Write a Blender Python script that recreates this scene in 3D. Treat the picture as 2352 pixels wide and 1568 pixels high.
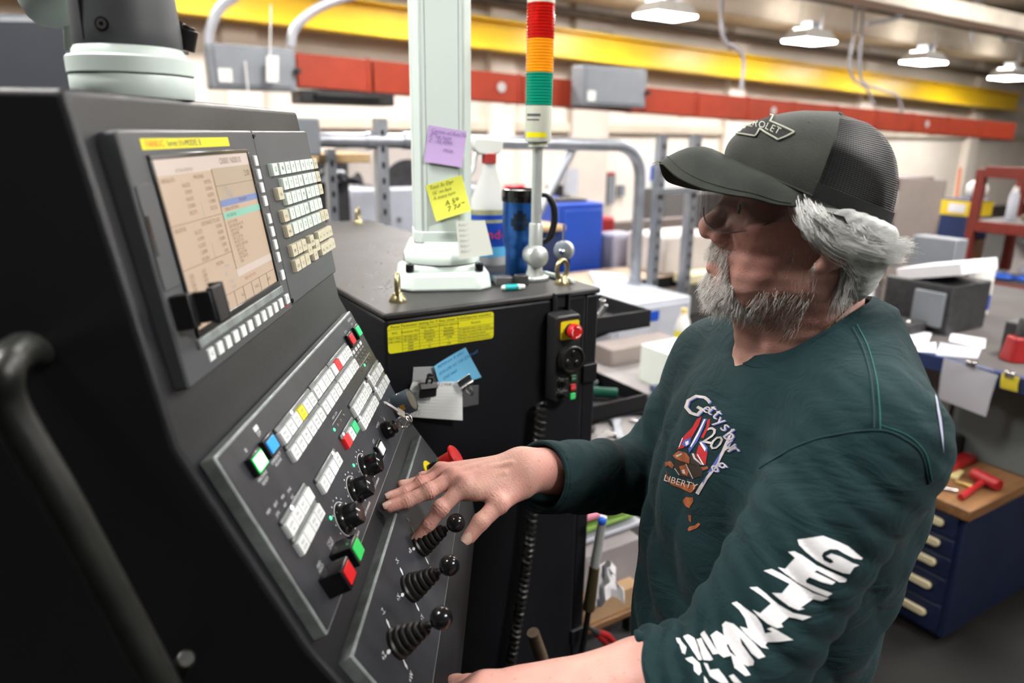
import bpy, bmesh, math, random, time
import numpy as np
from mathutils import Vector, Matrix
from mathutils.bvhtree import BVHTree
from mathutils.geometry import tessellate_polygon

for _o in list(bpy.data.objects):
    bpy.data.objects.remove(_o)
SC = bpy.context.scene
COL = SC.collection
R_ = math.radians

# ------------------------------------------------------------------ camera
CAM_H = 1.70                       # eye height of the photographer
FPX = 1650.0                       # focal length in pixels of a 2352 px wide frame
PITCH, ROLL = R_(16.2), R_(-0.85)
_cp, _sp, _cr, _sr = math.cos(PITCH), math.sin(PITCH), math.cos(ROLL), math.sin(ROLL)
CAMR = np.array([[1, 0, 0], [0, -_sp, _cp], [0, -_cp, -_sp]]) @ np.array([[_cr, -_sr, 0], [_sr, _cr, 0], [0, 0, 1]])
CAMP = np.array([0, 0, CAM_H])
cam_data = bpy.data.cameras.new('camera')
cam = bpy.data.objects.new('camera', cam_data)
COL.objects.link(cam)
cam_data.sensor_width = 36
cam_data.lens = FPX / 2352 * 36
cam_data.clip_start = 0.02
cam_data.clip_end = 120
_m = Matrix.Identity(4)
for _i in range(3):
    _m[_i][0], _m[_i][1], _m[_i][2], _m[_i][3] = CAMR[_i, 0], -CAMR[_i, 1], -CAMR[_i, 2], CAMP[_i]
cam.matrix_world = _m
cam_data.dof.use_dof = True
cam_data.dof.focus_distance = 0.93
cam_data.dof.aperture_fstop = 3.2
SC.camera = cam

# ------------------------------------------------------------------ world, exposure
world = bpy.data.worlds.new('hall_air')
SC.world = world
world.use_nodes = True
_bg = world.node_tree.nodes['Background']
_bg.inputs[0].default_value = (0.75, 0.82, 1.0, 1)
_bg.inputs[1].default_value = 0.01
SC.view_settings.view_transform = 'Standard'
SC.view_settings.look = 'None'
SC.view_settings.gamma = 1.0
SC.view_settings.use_curve_mapping = False
SC.view_settings.exposure = 0.0
SC.cycles.use_denoising = True
SC.cycles.max_bounces = 6
SC.cycles.sample_clamp_indirect = 6.0
LAMP_E = 92.0                      # radiance of a high-bay lamp lens

# the building: BD runs along the far wall, ND points from the camera to it
AZ = R_(58)
BD = np.array([math.sin(AZ), math.cos(AZ), 0.0])
ND = np.array([-math.cos(AZ), math.sin(AZ), 0.0])
ZV = np.array([0, 0, 1.0])

def hall(b, n, z):
    return BD * b + ND * n + ZV * z

def ray(px, py):
    return CAMR @ np.array([(px - 1176) / FPX, (py - 784) / FPX, 1.0])

def at_y(px, py, y):
    d = ray(px, py)
    return CAMP + d * (y / d[1])

def at_d(px, py, dist):
    return CAMP + ray(px, py) * dist

def on_plane(px, py, p0, nrm):
    d = ray(px, py)
    p0, nrm = np.asarray(p0, float), np.asarray(nrm, float)
    return CAMP + d * (nrm @ (p0 - CAMP) / (nrm @ d))

def at_n(px, py, n):
    return on_plane(px, py, ND * n, ND)

def at_z(px, py, z):
    return on_plane(px, py, (0, 0, z), (0, 0, 1))

# ------------------------------------------------------------------ materials
MATS = {}

def mat(name, col, rough=0.5, metal=0.0, var=0.0, vscale=8.0, bump=0.0, bscale=200.0, spec=0.5, emit=None, estr=0.0,
        alpha=1.0, trans=0.0, ior=1.45, rvar=0.0, sheen=0.0, coat=0.0, sss=0.0, col2=None, stretch=None, detail=4.0):
    """Principled material; colour wear and fine relief come from object-space noise."""
    if name in MATS:
        return MATS[name]
    m = bpy.data.materials.new(name)
    MATS[name] = m
    m.use_nodes = True
    nt = m.node_tree
    b = nt.nodes['Principled BSDF']
    I = b.inputs
    I['Base Color'].default_value = (*col, 1)
    I['Roughness'].default_value = rough
    I['Metallic'].default_value = metal
    I['Specular IOR Level'].default_value = spec
    I['IOR'].default_value = ior
    if trans:
        I['Transmission Weight'].default_value = trans
    if alpha < 1:
        I['Alpha'].default_value = alpha
    if emit:
        I['Emission Color'].default_value = (*emit, 1)
        I['Emission Strength'].default_value = estr
    if sheen:
        I['Sheen Weight'].default_value = sheen
    if coat:
        I['Coat Weight'].default_value = coat
    if sss:
        I['Subsurface Weight'].default_value = sss
        I['Subsurface Radius'].default_value = (0.012, 0.005, 0.003)
        I['Subsurface Scale'].default_value = 0.5
    tc = nt.nodes.new('ShaderNodeTexCoord')
    src = tc.outputs['Object']
    if stretch:
        mp = nt.nodes.new('ShaderNodeMapping')
        mp.inputs['Scale'].default_value = stretch
        nt.links.new(src, mp.inputs['Vector'])
        src = mp.outputs['Vector']
    if var or col2:
        n = nt.nodes.new('ShaderNodeTexNoise')
        n.inputs['Scale'].default_value = vscale
        n.inputs['Detail'].default_value = detail
        nt.links.new(src, n.inputs['Vector'])
        r = nt.nodes.new('ShaderNodeValToRGB')
        r.color_ramp.elements[0].position = 0.32
        r.color_ramp.elements[1].position = 0.68
        c2 = col2 if col2 else tuple(min(1, c * (1 + var)) for c in col)
        c1 = col if col2 else tuple(c * (1 - var) for c in col)
        r.color_ramp.elements[0].color = (*c1, 1)
        r.color_ramp.elements[1].color = (*c2, 1)
        nt.links.new(n.outputs['Fac'], r.inputs['Fac'])
        nt.links.new(r.outputs['Color'], I['Base Color'])
        if rvar:
            mr = nt.nodes.new('ShaderNodeMapRange')
            mr.inputs['To Min'].default_value = max(0, rough - rvar)
            mr.inputs['To Max'].default_value = min(1, rough + rvar)
            nt.links.new(n.outputs['Fac'], mr.inputs['Value'])
            nt.links.new(mr.outputs['Result'], I['Roughness'])
    if bump:
        n2 = nt.nodes.new('ShaderNodeTexNoise')
        n2.inputs['Scale'].default_value = bscale
        n2.inputs['Detail'].default_value = 3
        nt.links.new(src, n2.inputs['Vector'])
        bp = nt.nodes.new('ShaderNodeBump')
        bp.inputs['Strength'].default_value = bump
        bp.inputs['Distance'].default_value = 0.001
        nt.links.new(n2.outputs['Fac'], bp.inputs['Height'])
        nt.links.new(bp.outputs['Normal'], I['Normal'])
    return m

# ------------------------------------------------------------------ mesh building
def frame(o, ex, ey, ez):
    m = Matrix.Identity(4)
    for i in range(3):
        m[i][0], m[i][1], m[i][2], m[i][3] = ex[i], ey[i], ez[i], o[i]
    return m

def unit(v):
    v = np.asarray(v, float)
    return v / np.linalg.norm(v)

def axis_frame(o, z, up=(0, 0, 1)):
    """frame whose z axis is z and whose y axis leans to up"""
    z = unit(z)
    x = np.cross(up, z)
    if np.linalg.norm(x) < 1e-4:
        x = np.cross((0, 1, 0), z)
    x = unit(x)
    return frame(o, x, np.cross(z, x), z)

def wframe(o, az):
    """upright frame: x along compass azimuth az, y to the left of it (away from the camera), z up"""
    return frame(o, (math.sin(az), math.cos(az), 0), (-math.cos(az), math.sin(az), 0), (0, 0, 1))

class MB:
    """collects boxes, prisms, tubes and lathes into one mesh"""
    def __init__(self, M=None):
        self.v, self.f, self.fm, self.M, self.cm = [], [], [], M, 0

    def put(self, vs, fs, M=None):
        o = len(self.v)
        T = self.M if self.M is not None else None
        for p in vs:
            p = Vector(p)
            if M is not None:
                p = M @ p
            if T is not None:
                p = T @ p
            self.v.append(p)
        for f in fs:
            self.f.append([i + o for i in f])
            self.fm.append(self.cm)
        return self

    def box(self, x0, x1, y0, y1, z0, z1, M=None):
        vs = [(x, y, z) for x in (x0, x1) for y in (y0, y1) for z in (z0, z1)]
        return self.put(vs, [(0, 1, 3, 2), (4, 6, 7, 5), (0, 4, 5, 1), (2, 3, 7, 6), (0, 2, 6, 4), (1, 5, 7, 3)], M)

    def cbox(self, c, s, M=None):
        return self.box(c[0] - s[0] / 2, c[0] + s[0] / 2, c[1] - s[1] / 2, c[1] + s[1] / 2, c[2] - s[2] / 2, c[2] + s[2] / 2, M)

    def prism(self, poly, z0, z1, M=None, top=None):
        """poly in xy extruded from z0 to z1; top = scale of the upper outline about its centre"""
        n = len(poly)
        cx = sum(p[0] for p in poly) / n
        cy = sum(p[1] for p in poly) / n
        k = top if top else 1
        vs = [(p[0], p[1], z0) for p in poly] + [(cx + (p[0] - cx) * k, cy + (p[1] - cy) * k, z1) for p in poly]
        fs = [tuple(reversed(range(n))), tuple(range(n, 2 * n))] + [(i, (i + 1) % n, n + (i + 1) % n, n + i) for i in range(n)]
        return self.put(vs, fs, M)

    def lathe(self, prof, M=None, seg=24, cap0=True, cap1=True):
        """prof = [(r, z)...] turned about z"""
        vs, fs = [], []
        for r, z in prof:
            for i in range(seg):
                a = 2 * math.pi * i / seg
                vs.append((r * math.cos(a), r * math.sin(a), z))
        for k in range(len(prof) - 1):
            for i in range(seg):
                j = (i + 1) % seg
                fs.append((k * seg + i, k * seg + j, (k + 1) * seg + j, (k + 1) * seg + i))
        if cap0:
            fs.append(tuple(reversed(range(seg))))
        if cap1:
            fs.append(tuple(range((len(prof) - 1) * seg, len(prof) * seg)))
        return self.put(vs, fs, M)

    def cyl(self, p0, p1, r0, r1=None, seg=16):
        p0, p1 = np.asarray(p0, float), np.asarray(p1, float)
        r1 = r0 if r1 is None else r1
        return self.lathe([(r0, 0), (r1, float(np.linalg.norm(p1 - p0)))], axis_frame(p0, p1 - p0), seg)

    def ball(self, c, r, M=None, seg=20, rings=12, sc=(1, 1, 1)):
        vs, fs = [(0, 0, r)], []
        for k in range(1, rings):
            t = math.pi * k / rings
            for i in range(seg):
                a = 2 * math.pi * i / seg
                vs.append((r * math.sin(t) * math.cos(a), r * math.sin(t) * math.sin(a), r * math.cos(t)))
        vs.append((0, 0, -r))
        for i in range(seg):
            fs.append((0, 1 + i, 1 + (i + 1) % seg))
        for k in range(rings - 2):
            for i in range(seg):
                j = (i + 1) % seg
                fs.append((1 + k * seg + i, 1 + (k + 1) * seg + i, 1 + (k + 1) * seg + j, 1 + k * seg + j))
        b = len(vs) - 1
        o = 1 + (rings - 2) * seg
        for i in range(seg):
            fs.append((b, o + (i + 1) % seg, o + i))
        vs = [(c[0] + p[0] * sc[0], c[1] + p[1] * sc[1], c[2] + p[2] * sc[2]) for p in vs]
        return self.put(vs, fs, M)

    def tube(self, path, r, seg=10, closed=False, M=None, caps=True):
        """a tube of radius r (number or one per point) swept along path"""
        P = [np.asarray(p, float) for p in path]
        n = len(P)
        rr = r if hasattr(r, '__len__') else [r] * n
        vs, fs = [], []
        prev = None
        for i in range(n):
            a = P[(i - 1) % n] if (closed or i > 0) else P[0]
            b = P[(i + 1) % n] if (closed or i < n - 1) else P[-1]
            t = unit(b - a)
            if prev is None:
                x = np.cross(t, (0, 0, 1))
                if np.linalg.norm(x) < 1e-3:
                    x = np.cross(t, (1, 0, 0))
                x = unit(x)
            else:
                x = unit(prev - t * (prev @ t))
            prev = x
            y = np.cross(t, x)
            for k in range(seg):
                an = 2 * math.pi * k / seg
                vs.append(P[i] + rr[i] * (math.cos(an) * x + math.sin(an) * y))
        m = n if closed else n - 1
        for i in range(m):
            j = (i + 1) % n
            for k in range(seg):
                l = (k + 1) % seg
                fs.append((i * seg + k, i * seg + l, j * seg + l, j * seg + k))
        if not closed and caps:
            fs.append(tuple(reversed(range(seg))))
            fs.append(tuple(range((n - 1) * seg, n * seg)))
        return self.put(vs, fs, M)

    def sheet(self, grid, th=None):
        """grid[i][j] of points -> a quad sheet, given thickness th along its normals"""
        ni, nj = len(grid), len(grid[0])
        G = np.array(grid, float)
        vs = [G[i, j] for i in range(ni) for j in range(nj)]
        fs = [(i * nj + j, i * nj + j + 1, (i + 1) * nj + j + 1, (i + 1) * nj + j) for i in range(ni - 1) for j in range(nj - 1)]
        if th:
            du = np.gradient(G, axis=0)
            dv = np.gradient(G, axis=1)
            N = np.cross(dv, du)
            N /= np.linalg.norm(N, axis=2, keepdims=True) + 1e-12
            G2 = G + N * th
            o = len(vs)
            vs += [G2[i, j] for i in range(ni) for j in range(nj)]
            fs += [tuple(o + k for k in reversed(f)) for f in list(fs)]
            ring = [(0, j) for j in range(nj)] + [(i, nj - 1) for i in range(1, ni)] + [(ni - 1, j) for j in range(nj - 2, -1, -1)] + [(i, 0) for i in range(ni - 2, 0, -1)]
            ids = [i * nj + j for i, j in ring]
            for k in range(len(ids)):
                a, b = ids[k], ids[(k + 1) % len(ids)]
                fs.append((b, a, a + o, b + o))
        return self.put(vs, fs)

    def mesh(self, name, mats, Minv=None):
        me = bpy.data.meshes.new(name)
        vs = self.v if Minv is None else [Minv @ p for p in self.v]
        me.from_pydata([tuple(p) for p in vs], [], self.f)
        for m in (mats if isinstance(mats, (list, tuple)) else [mats]):
            me.materials.append(m)
        if any(self.fm):
            me.polygons.foreach_set('material_index', self.fm)
        bm = bmesh.new()
        bm.from_mesh(me)
        bmesh.ops.recalc_face_normals(bm, faces=bm.faces)
        bm.to_mesh(me)
        bm.free()
        return me

    def build(self, name, mats, parent=None, bevel=0.0, smooth=None, seg=2, **tags):
        Minv = parent_world(parent).inverted() if parent else None
        if parent is None and self.v:
            lo = Vector((min(p.x for p in self.v), min(p.y for p in self.v), min(p.z for p in self.v)))
            hi = Vector((max(p.x for p in self.v), max(p.y for p in self.v), max(p.z for p in self.v)))
            org = Matrix.Translation(((lo.x + hi.x) / 2, (lo.y + hi.y) / 2, lo.z))
            Minv = org.inverted()
        me = self.mesh(name, mats, Minv)
        o = bpy.data.objects.new(name, me)
        COL.objects.link(o)
        if parent:
            o.parent = parent
            WORLD[o] = parent_world(parent)
        else:
            o.matrix_world = org
            WORLD[o] = org
        finish(o, bevel, smooth, seg)
        tag(o, **tags)
        return o

WORLD = {}

def parent_world(p):
    return WORLD[p]

def finish(o, bevel=0.0, smooth=None, seg=2):
    me = o.data
    if smooth is None:
        smooth = 40
    if smooth:
        me.polygons.foreach_set('use_smooth', [True] * len(me.polygons))
        me.set_sharp_from_angle(angle=R_(smooth))
    if bevel:
        b = o.modifiers.new('bevel', 'BEVEL')
        b.width = bevel
        b.segments = seg
        b.limit_method = 'ANGLE'
        b.angle_limit = R_(40)
        b.harden_normals = False

def tag(o, label=None, cat=None, group=None, kind=None):
    if label:
        o['label'] = label
    if cat:
        o['category'] = cat
    if group:
        o['group'] = group
    if kind:
        o['kind'] = kind

def thing(name, label, cat, M, group=None):
    """an Empty at the base of a thing; M a 4x4 frame or a point"""
    o = bpy.data.objects.new(name, None)
    COL.objects.link(o)
    o.empty_display_size = 0.05
    M = M if isinstance(M, Matrix) else Matrix.Translation(M)
    o.matrix_world = M
    WORLD[o] = M
    tag(o, label, cat, group)
    return o

def struct(o):
    o['kind'] = 'structure'
    return o

def place(name, me, parent, M):
    """one more object of shared mesh data; M = world frame"""
    o = bpy.data.objects.new(name, me)
    COL.objects.link(o)
    if parent:
        o.parent = parent
        o.matrix_local = parent_world(parent).inverted() @ M
    else:
        o.matrix_world = M
    WORLD[o] = M
    return o

def copy_tree(src, M, label, group=None):
    """a copy of a thing with its parts and sub-parts, standing in frame M"""
    def cp(o, par):
        c = o.copy()
        COL.objects.link(c)
        c.parent = par
        if par is not None:
            c.matrix_parent_inverse = o.matrix_parent_inverse.copy()
            c.matrix_local = o.matrix_local.copy()
        for ch in [x for x in bpy.data.objects if x.parent == o]:
            cp(ch, c)
        return c
    c = cp(src, None)
    c.matrix_world = M
    WORLD[c] = M
    c['label'] = label
    if group:
        c['group'] = group
    return c

_TXT = {}

def text2d(s, size, align='CENTER', shear=0.0, spacing=1.0):
    """flat letters as (verts, faces) in xy, capital height about 0.7 size"""
    key = (s, size, align, shear, spacing)
    if key in _TXT:
        return _TXT[key]
    cu = bpy.data.curves.new('t', 'FONT')
    cu.body = s
    cu.size = size
    cu.align_x = align
    cu.align_y = 'CENTER'
    cu.shear = shear
    cu.space_character = spacing
    cu.resolution_u = 2
    ob = bpy.data.objects.new('t', cu)
    COL.objects.link(ob)
    me = bpy.data.meshes.new_from_object(ob)
    vs = [tuple(v.co) for v in me.vertices]
    fs = [tuple(p.vertices) for p in me.polygons]
    bpy.data.objects.remove(ob)
    bpy.data.curves.remove(cu)
    bpy.data.meshes.remove(me)
    _TXT[key] = (vs, fs)
    return vs, fs

def put_text(mb, s, size, M, align='CENTER', shear=0.0, spacing=1.0, sx=1.0):
    vs, fs = text2d(s, size, align, shear, spacing)
    mb.put([(v[0] * sx, v[1], v[2]) for v in vs], fs, M)

def rrect(x0, x1, y0, y1, r, k=4):
    out = []
    for cx, cy, a0 in ((x1 - r, y1 - r, 0), (x0 + r, y1 - r, 90), (x0 + r, y0 + r, 180), (x1 - r, y0 + r, 270)):
        for i in range(k + 1):
            a = R_(a0 + 90 * i / k)
            out.append((cx + r * math.cos(a), cy + r * math.sin(a)))
    return out

def bez(pts, n=12):
    """Catmull-Rom through pts"""
    P = [np.asarray(p, float) for p in pts]
    P = [2 * P[0] - P[1]] + P + [2 * P[-1] - P[-2]]
    out = []
    for i in range(1, len(P) - 2):
        for k in range(n):
            t = k / n
            out.append(0.5 * (2 * P[i] + (P[i + 1] - P[i - 1]) * t + (2 * P[i - 1] - 5 * P[i] + 4 * P[i + 1] - P[i + 2]) * t * t
                              + (3 * P[i] - P[i - 1] - 3 * P[i + 1] + P[i + 2]) * t ** 3))
    out.append(P[-2])
    return out

RNG = random.Random(7)
# ------------------------------------------------------------------ the hall
HALL = frame((0, 0, 0), BD, ND, ZV)
CEIL = 4.5
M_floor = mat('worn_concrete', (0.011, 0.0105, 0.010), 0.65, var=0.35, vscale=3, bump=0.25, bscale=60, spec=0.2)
M_wall = mat('cream_paint', (0.86, 0.78, 0.69), 0.8, var=0.05, vscale=1.5, bump=0.1, bscale=40)
M_wall2 = mat('pale_block_paint', (0.62, 0.56, 0.50), 0.85, var=0.06, vscale=2, bump=0.15, bscale=30)
M_ceil = mat('brown_roof_deck', (0.34, 0.28, 0.21), 0.8, var=0.15, vscale=2)
M_ceilbeam = mat('beige_duct', (0.68, 0.60, 0.49), 0.6, var=0.08, vscale=3)
M_darkbeam = mat('brown_steel', (0.10, 0.075, 0.05), 0.6, var=0.2)
M_yellow = mat('crane_yellow', (0.86, 0.56, 0.015), 0.32, var=0.06, vscale=2)
M_red = mat('bus_duct_red', (0.29, 0.030, 0.009), 0.5, var=0.10, vscale=5)
M_greybox = mat('switchgear_grey', (0.20, 0.215, 0.24), 0.5, var=0.06)
M_galv = mat('galvanised_steel', (0.42, 0.45, 0.50), 0.38, metal=0.75, var=0.12, vscale=14, rvar=0.1)
M_conduit = mat('conduit_grey', (0.40, 0.41, 0.45), 0.45, metal=0.4, var=0.1)
M_lamp = mat('lamp_lens', (1, 1, 1), 0.5, emit=(1.0, 0.97, 0.935), estr=LAMP_E)
M_upfill = mat('added_upfill_glow', (1, 1, 1), 0.5, emit=(1.0, 0.95, 0.88), estr=LAMP_E * 0.55)  # upward fill glow, an added source
M_black = mat('matt_black', (0.012, 0.012, 0.014), 0.5, var=0.2, bump=0.1)
M_white = mat('white_enamel', (0.75, 0.75, 0.72), 0.45, var=0.04)

B0, B1, N0, N1 = -7.0, 25.0, -5.0, 9.80
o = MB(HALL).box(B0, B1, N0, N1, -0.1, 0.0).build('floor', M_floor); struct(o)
o = MB(HALL).box(B0, B1, N0, N1, CEIL, CEIL + 0.1).build('ceiling', M_ceil); struct(o)
wall_back = MB(HALL).box(B0, B1, N1, N1 + 0.15, 0, CEIL).build('wall_back', M_wall); struct(wall_back)
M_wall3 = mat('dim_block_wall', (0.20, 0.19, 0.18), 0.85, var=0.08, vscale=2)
o = MB(HALL).box(B0, B1, N0 - 0.15, N0, 0, CEIL).build('wall_front', M_wall3); struct(o)
o = MB(HALL).box(B0 - 0.15, B0, N0, N1, 0, CEIL).build('wall_left', M_wall3); struct(o)
o = MB(HALL).box(B1, B1 + 0.15, N0, N1, 0, CEIL).build('wall_right', M_wall2); struct(o)
# pilasters and a ledge on the far wall
for k, b in enumerate((1.9, 5.6, 7.1, 10.6, 14.6, 19.2)):
    o = MB(HALL).box(b, b + (0.75 if k == 2 else 0.42), N1 - 0.16, N1, 0, CEIL).build('trim_%d' % (k + 1), M_wall2 if k == 2 else M_wall, bevel=0.01); struct(o)
o = MB(HALL).box(B0, B1, N1 - 0.10, N1, 1.72, 1.86).build('trim_7', M_ceilbeam, bevel=0.01); struct(o)
# roof members that run along the hall
def long_beam(name, label, cat, n0, n1, z0, z1, slope, m, b0=B0 + 0.02, b1=B1 - 0.02):
    mb = MB(HALL)
    d = slope * (b1 - b0)
    vs = [(b, n, z + (d if b == b1 else 0)) for b in (b0, b1) for n in (n0, n1) for z in (z0, z1)]
    mb.put(vs, [(0, 1, 3, 2), (4, 6, 7, 5), (0, 4, 5, 1), (2, 3, 7, 6), (0, 2, 6, 4), (1, 5, 7, 3)])
    return mb.build(name, m, bevel=0.012, label=label, cat=cat)

long_beam('air_duct', 'long beige rectangular air duct high under the roof above the lamps', 'duct', 8.5, 9.3, 3.70, 4.10, -0.012, M_ceilbeam)
long_beam('roof_beam', 'dark brown steel roof beam just above the yellow crane beam', 'beam', 9.40, 9.55, 3.66, 3.76, -0.02, M_darkbeam)
long_beam('roof_beam', 'pale beige roof beam under the ceiling, nearest the camera', 'beam', 5.85, 6.15, 3.50, 3.72, -0.012, M_ceilbeam)
# crane runway beam: an I section
sl = -0.0275
mb = MB(HALL)
for (n0, n1, z0, z1) in ((9.25, 9.55, 3.22, 3.25), (9.25, 9.55, 2.85, 2.88), (9.385, 9.415, 2.88, 3.22)):
    vs = [(b, n, z + sl * (b - 4.0)) for b in (-3.0, 20.6) for n in (n0, n1) for z in (z0, z1)]
    mb.put(vs, [(0, 1, 3, 2), (4, 6, 7, 5), (0, 4, 5, 1), (2, 3, 7, 6), (0, 2, 6, 4), (1, 5, 7, 3)])
mb.build('crane_beam', M_yellow, label='long bright yellow crane runway beam along the far wall', cat='beam')

# red bus duct made of bolted sections
SLR = -0.0278
def red_z(b):
    return 2.19 + SLR * (b - 1.86)
duct = thing('bus_duct', 'long orange-red electrical bus duct of bolted sections across the hall', 'bus duct', HALL @ Matrix.Translation((1.9, 6.65, red_z(1.9) - 0.14)))
secs = [1.20, 1.86, 2.55, 3.35, 4.15, 4.95, 5.80, 6.65, 7.55, 8.45, 9.35, 10.3, 11.25, 12.25, 13.25, 14.4]
for a, b in zip(secs[:-1], secs[1:]):
    mb = MB(HALL)
    h = 0.138
    g = 0.012
    for (n0, n1, hh, c0, c1) in ((6.52, 6.78, h, a + g, b - g), (6.51, 6.79, h + 0.008, b - 0.05, b - g)):
        vs = [(bb, n, red_z(bb) + z) for bb in (c0, c1) for n in (n0, n1) for z in (-hh, hh)]
        mb.put(vs, [(0, 1, 3, 2), (4, 6, 7, 5), (0, 4, 5, 1), (2, 3, 7, 6), (0, 2, 6, 4), (1, 5, 7, 3)])
    mb.build('duct_section', M_red, duct, bevel=0.006)
mb = MB(HALL)
for b in (3.9, 8.0, 11.6):
    mb.lathe([(0.05, 0), (0.05, 0.004)], Matrix.Translation((b, 6.508, red_z(b))) @ Matrix.Rotation(R_(90), 4, 'X'), 12)
mb.build('warning_decal', mat('decal_grey', (0.45, 0.42, 0.42), 0.6, var=0.2), duct)
# the dark tap-off box that hangs under it
mb = MB(HALL)
mb.box(1.88, 2.75, 6.5, 6.8, red_z(2.3) - 0.26, red_z(2.3) - 0.148)
mb.box(2.0, 2.6, 6.45, 6.85, red_z(2.3) - 0.21, red_z(2.3) - 0.17)
mb.build('cable_tray', M_black, bevel=0.01, label='black cable tray slung under the red bus duct at left', cat='cable tray')

def switch_box(label, b0, b1, z0, z1, n0=6.30, n1=6.505):
    t = thing('switch_box', label, 'switch box', HALL @ Matrix.Translation(((b0 + b1) / 2, n0, z0)), 'grey switch boxes on the red duct')
    MB(HALL).box(b0, b1, n0, n1, z0, z1).build('case', M_greybox, t, bevel=0.012)
    MB(HALL).box(b0 + 0.04, b1 - 0.04, n0 - 0.012, n0, z0 + 0.03, z1 - 0.03).build('cover', M_greybox, t, bevel=0.006)
    MB(HALL).box(b0 + 0.06, b0 + 0.16, n0 - 0.016, n0 - 0.012, z0 + 0.05, z0 + 0.15).build('rating_plate', M_white, t)
    MB(HALL).box(b1 - 0.02, b1 + 0.03, n0 - 0.05, n0 + 0.02, z0 + 0.14, z0 + 0.18).build('lever', M_black, t, bevel=0.004)
    return t
switch_box('grey switch box on the red bus duct behind the signal tower', 4.75, 5.62, 1.98, 2.38)
switch_box('grey switch box at the left end of the red bus duct', 1.13, 1.80, 2.00, 2.335)

# conduits dropping to the duct
def conduit(label, pix, n, r, m=M_conduit, name='conduit', cat='conduit'):
    pts = bez([at_n(x, y, n) for x, y in pix], 8)
    MB().tube(pts, r, 8).build(name, m, label=label, cat=cat)
conduit('thick grey conduit curving up from the left switch box', [(478, 112), (482, 70), (505, 20), (545, -12)], 6.4, 0.038)
conduit('thick grey conduit arching right beside the first, above the red duct', [(668, 108), (675, 70), (710, 32), (760, 5), (820, -12)], 6.4, 0.038)
conduit('thin grey conduit with a double bend above the red duct, left of the cap', [(1658, -20), (1657, 65), (1668, 98), (1692, 110), (1708, 140), (1702, 208)], 6.5, 0.022)
conduit('left of two thin grey conduits dropping to the duct right of the cap', [(1968, -20), (1962, 70), (1951, 140), (1960, 180), (1992, 205), (2006, 240)], 6.5, 0.020)
conduit('right of two thin grey conduits dropping to the duct right of the cap', [(1985, -20), (1979, 70), (1974, 150), (1984, 190), (2030, 208), (2062, 222), (2072, 258)], 6.5, 0.020)
conduit('grey strut brace sloping under the roof at top right', [(2236, -20), (2310, 95)], 7.5, 0.03)
conduit('upright grey strut under the roof at top right', [(2244, -10), (2230, 95)], 7.5, 0.03)
conduit('bent grey pipe near the ceiling left of the roof braces', [(2040, -10), (2068, 30), (2060, 42), (1990, 55)], 7.2, 0.03)
long_beam('cable_rail', 'thin dark cable rail under the roof at upper right', 'rail', 7.45, 7.52, 3.62, 3.67, -0.012, M_darkbeam, 8.5, 24.0)
for k, (p, q) in enumerate((((563, 140), (572, 230)), ((622, 10), (620, 130)))):
    MB().tube([at_n(*p, 6.25), at_n(*q, 6.25)], 0.006, 6).build('pull_cable', M_white, label=('thin white cord hanging below the left switch box', 'thin pale cord hanging in front of the left switch box')[k], cat='cord')
MB().sheet([[at_n(x, y, 6.22) for x in (612, 625, 640)] for y in (128, 158, 188)], 0.004).build('paper_tag', M_white, label='white paper tag hanging in front of the left switch box', cat='tag')

# ------------------------------------------------------------------ lamps
def lamp(b, n, z, label, w=0.75, d=0.42):
    M = HALL @ Matrix.Translation((b, n, z))
    t = thing('high_bay_lamp', label, 'lamp', M, 'high bay lamps under the roof')
    mb = MB(M)
    mb.prism(rrect(-w / 2, w / 2, -d / 2, d / 2, 0.04), 0.0, 0.16, top=0.72)
    mb.build('reflector_housing', M_white, t, bevel=0.008)
    MB(M).prism(rrect(-w / 2 + 0.02, w / 2 - 0.02, -d / 2 + 0.02, d / 2 - 0.02, 0.03), -0.02, 0.0).build('lens', M_lamp, t)
    for sx_ in (-1, 1):
        MB(M).prism(rrect(sx_ * w * 0.22 - w * 0.10, sx_ * w * 0.22 + w * 0.10, -d * 0.26, d * 0.26, 0.02), 0.16, 0.168).build('added_upfill_panel', M_upfill, t)  # added glowing tops that brighten the ceiling and upper wall
    mb = MB(M)
    mb.cbox((0, 0, 0.22), (0.22, 0.18, 0.12))
    mb.cyl(np.array((-w / 3, 0, 0.1)), np.array((-w / 3, 0, CEIL - z)), 0.006, seg=6)
    mb.cyl(np.array((w / 3, 0, 0.1)), np.array((w / 3, 0, CEIL - z)), 0.006, seg=6)
    mb.build('ballast_and_rods', M_greybox, t)
    return t
for k, (b, z) in enumerate(((7.4, 3.27), (10.5, 3.17), (13.8, 3.05), (17.0, 2.93))):
    lamp(b, 8.0, z, ['bright high bay lamp nearest the signal tower', 'second bright lamp of the far row, above the cap', 'third bright lamp of the far row, right of the cap', 'farthest bright lamp at the right end of the row'][k], 0.8, 0.5)
for k, (b, n) in enumerate(((-1.5, 4.6), (2.6, 4.6), (6.5, 4.6), (10.5, 4.2), (-1.0, 1.2), (3.4, 0.6), (0.8, 8.0), (4.1, 8.0), (-3.8, 7.0), (8.5, 0.5), (14.5, 4.2), (14, 0.5), (2.1, -1.6))):
    lamp(b, n, 3.5 if n < 0 else 4.0 if n < 7 else 3.9, 'high bay lamp over the work floor outside the picture', 1.1, 0.6)
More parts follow.
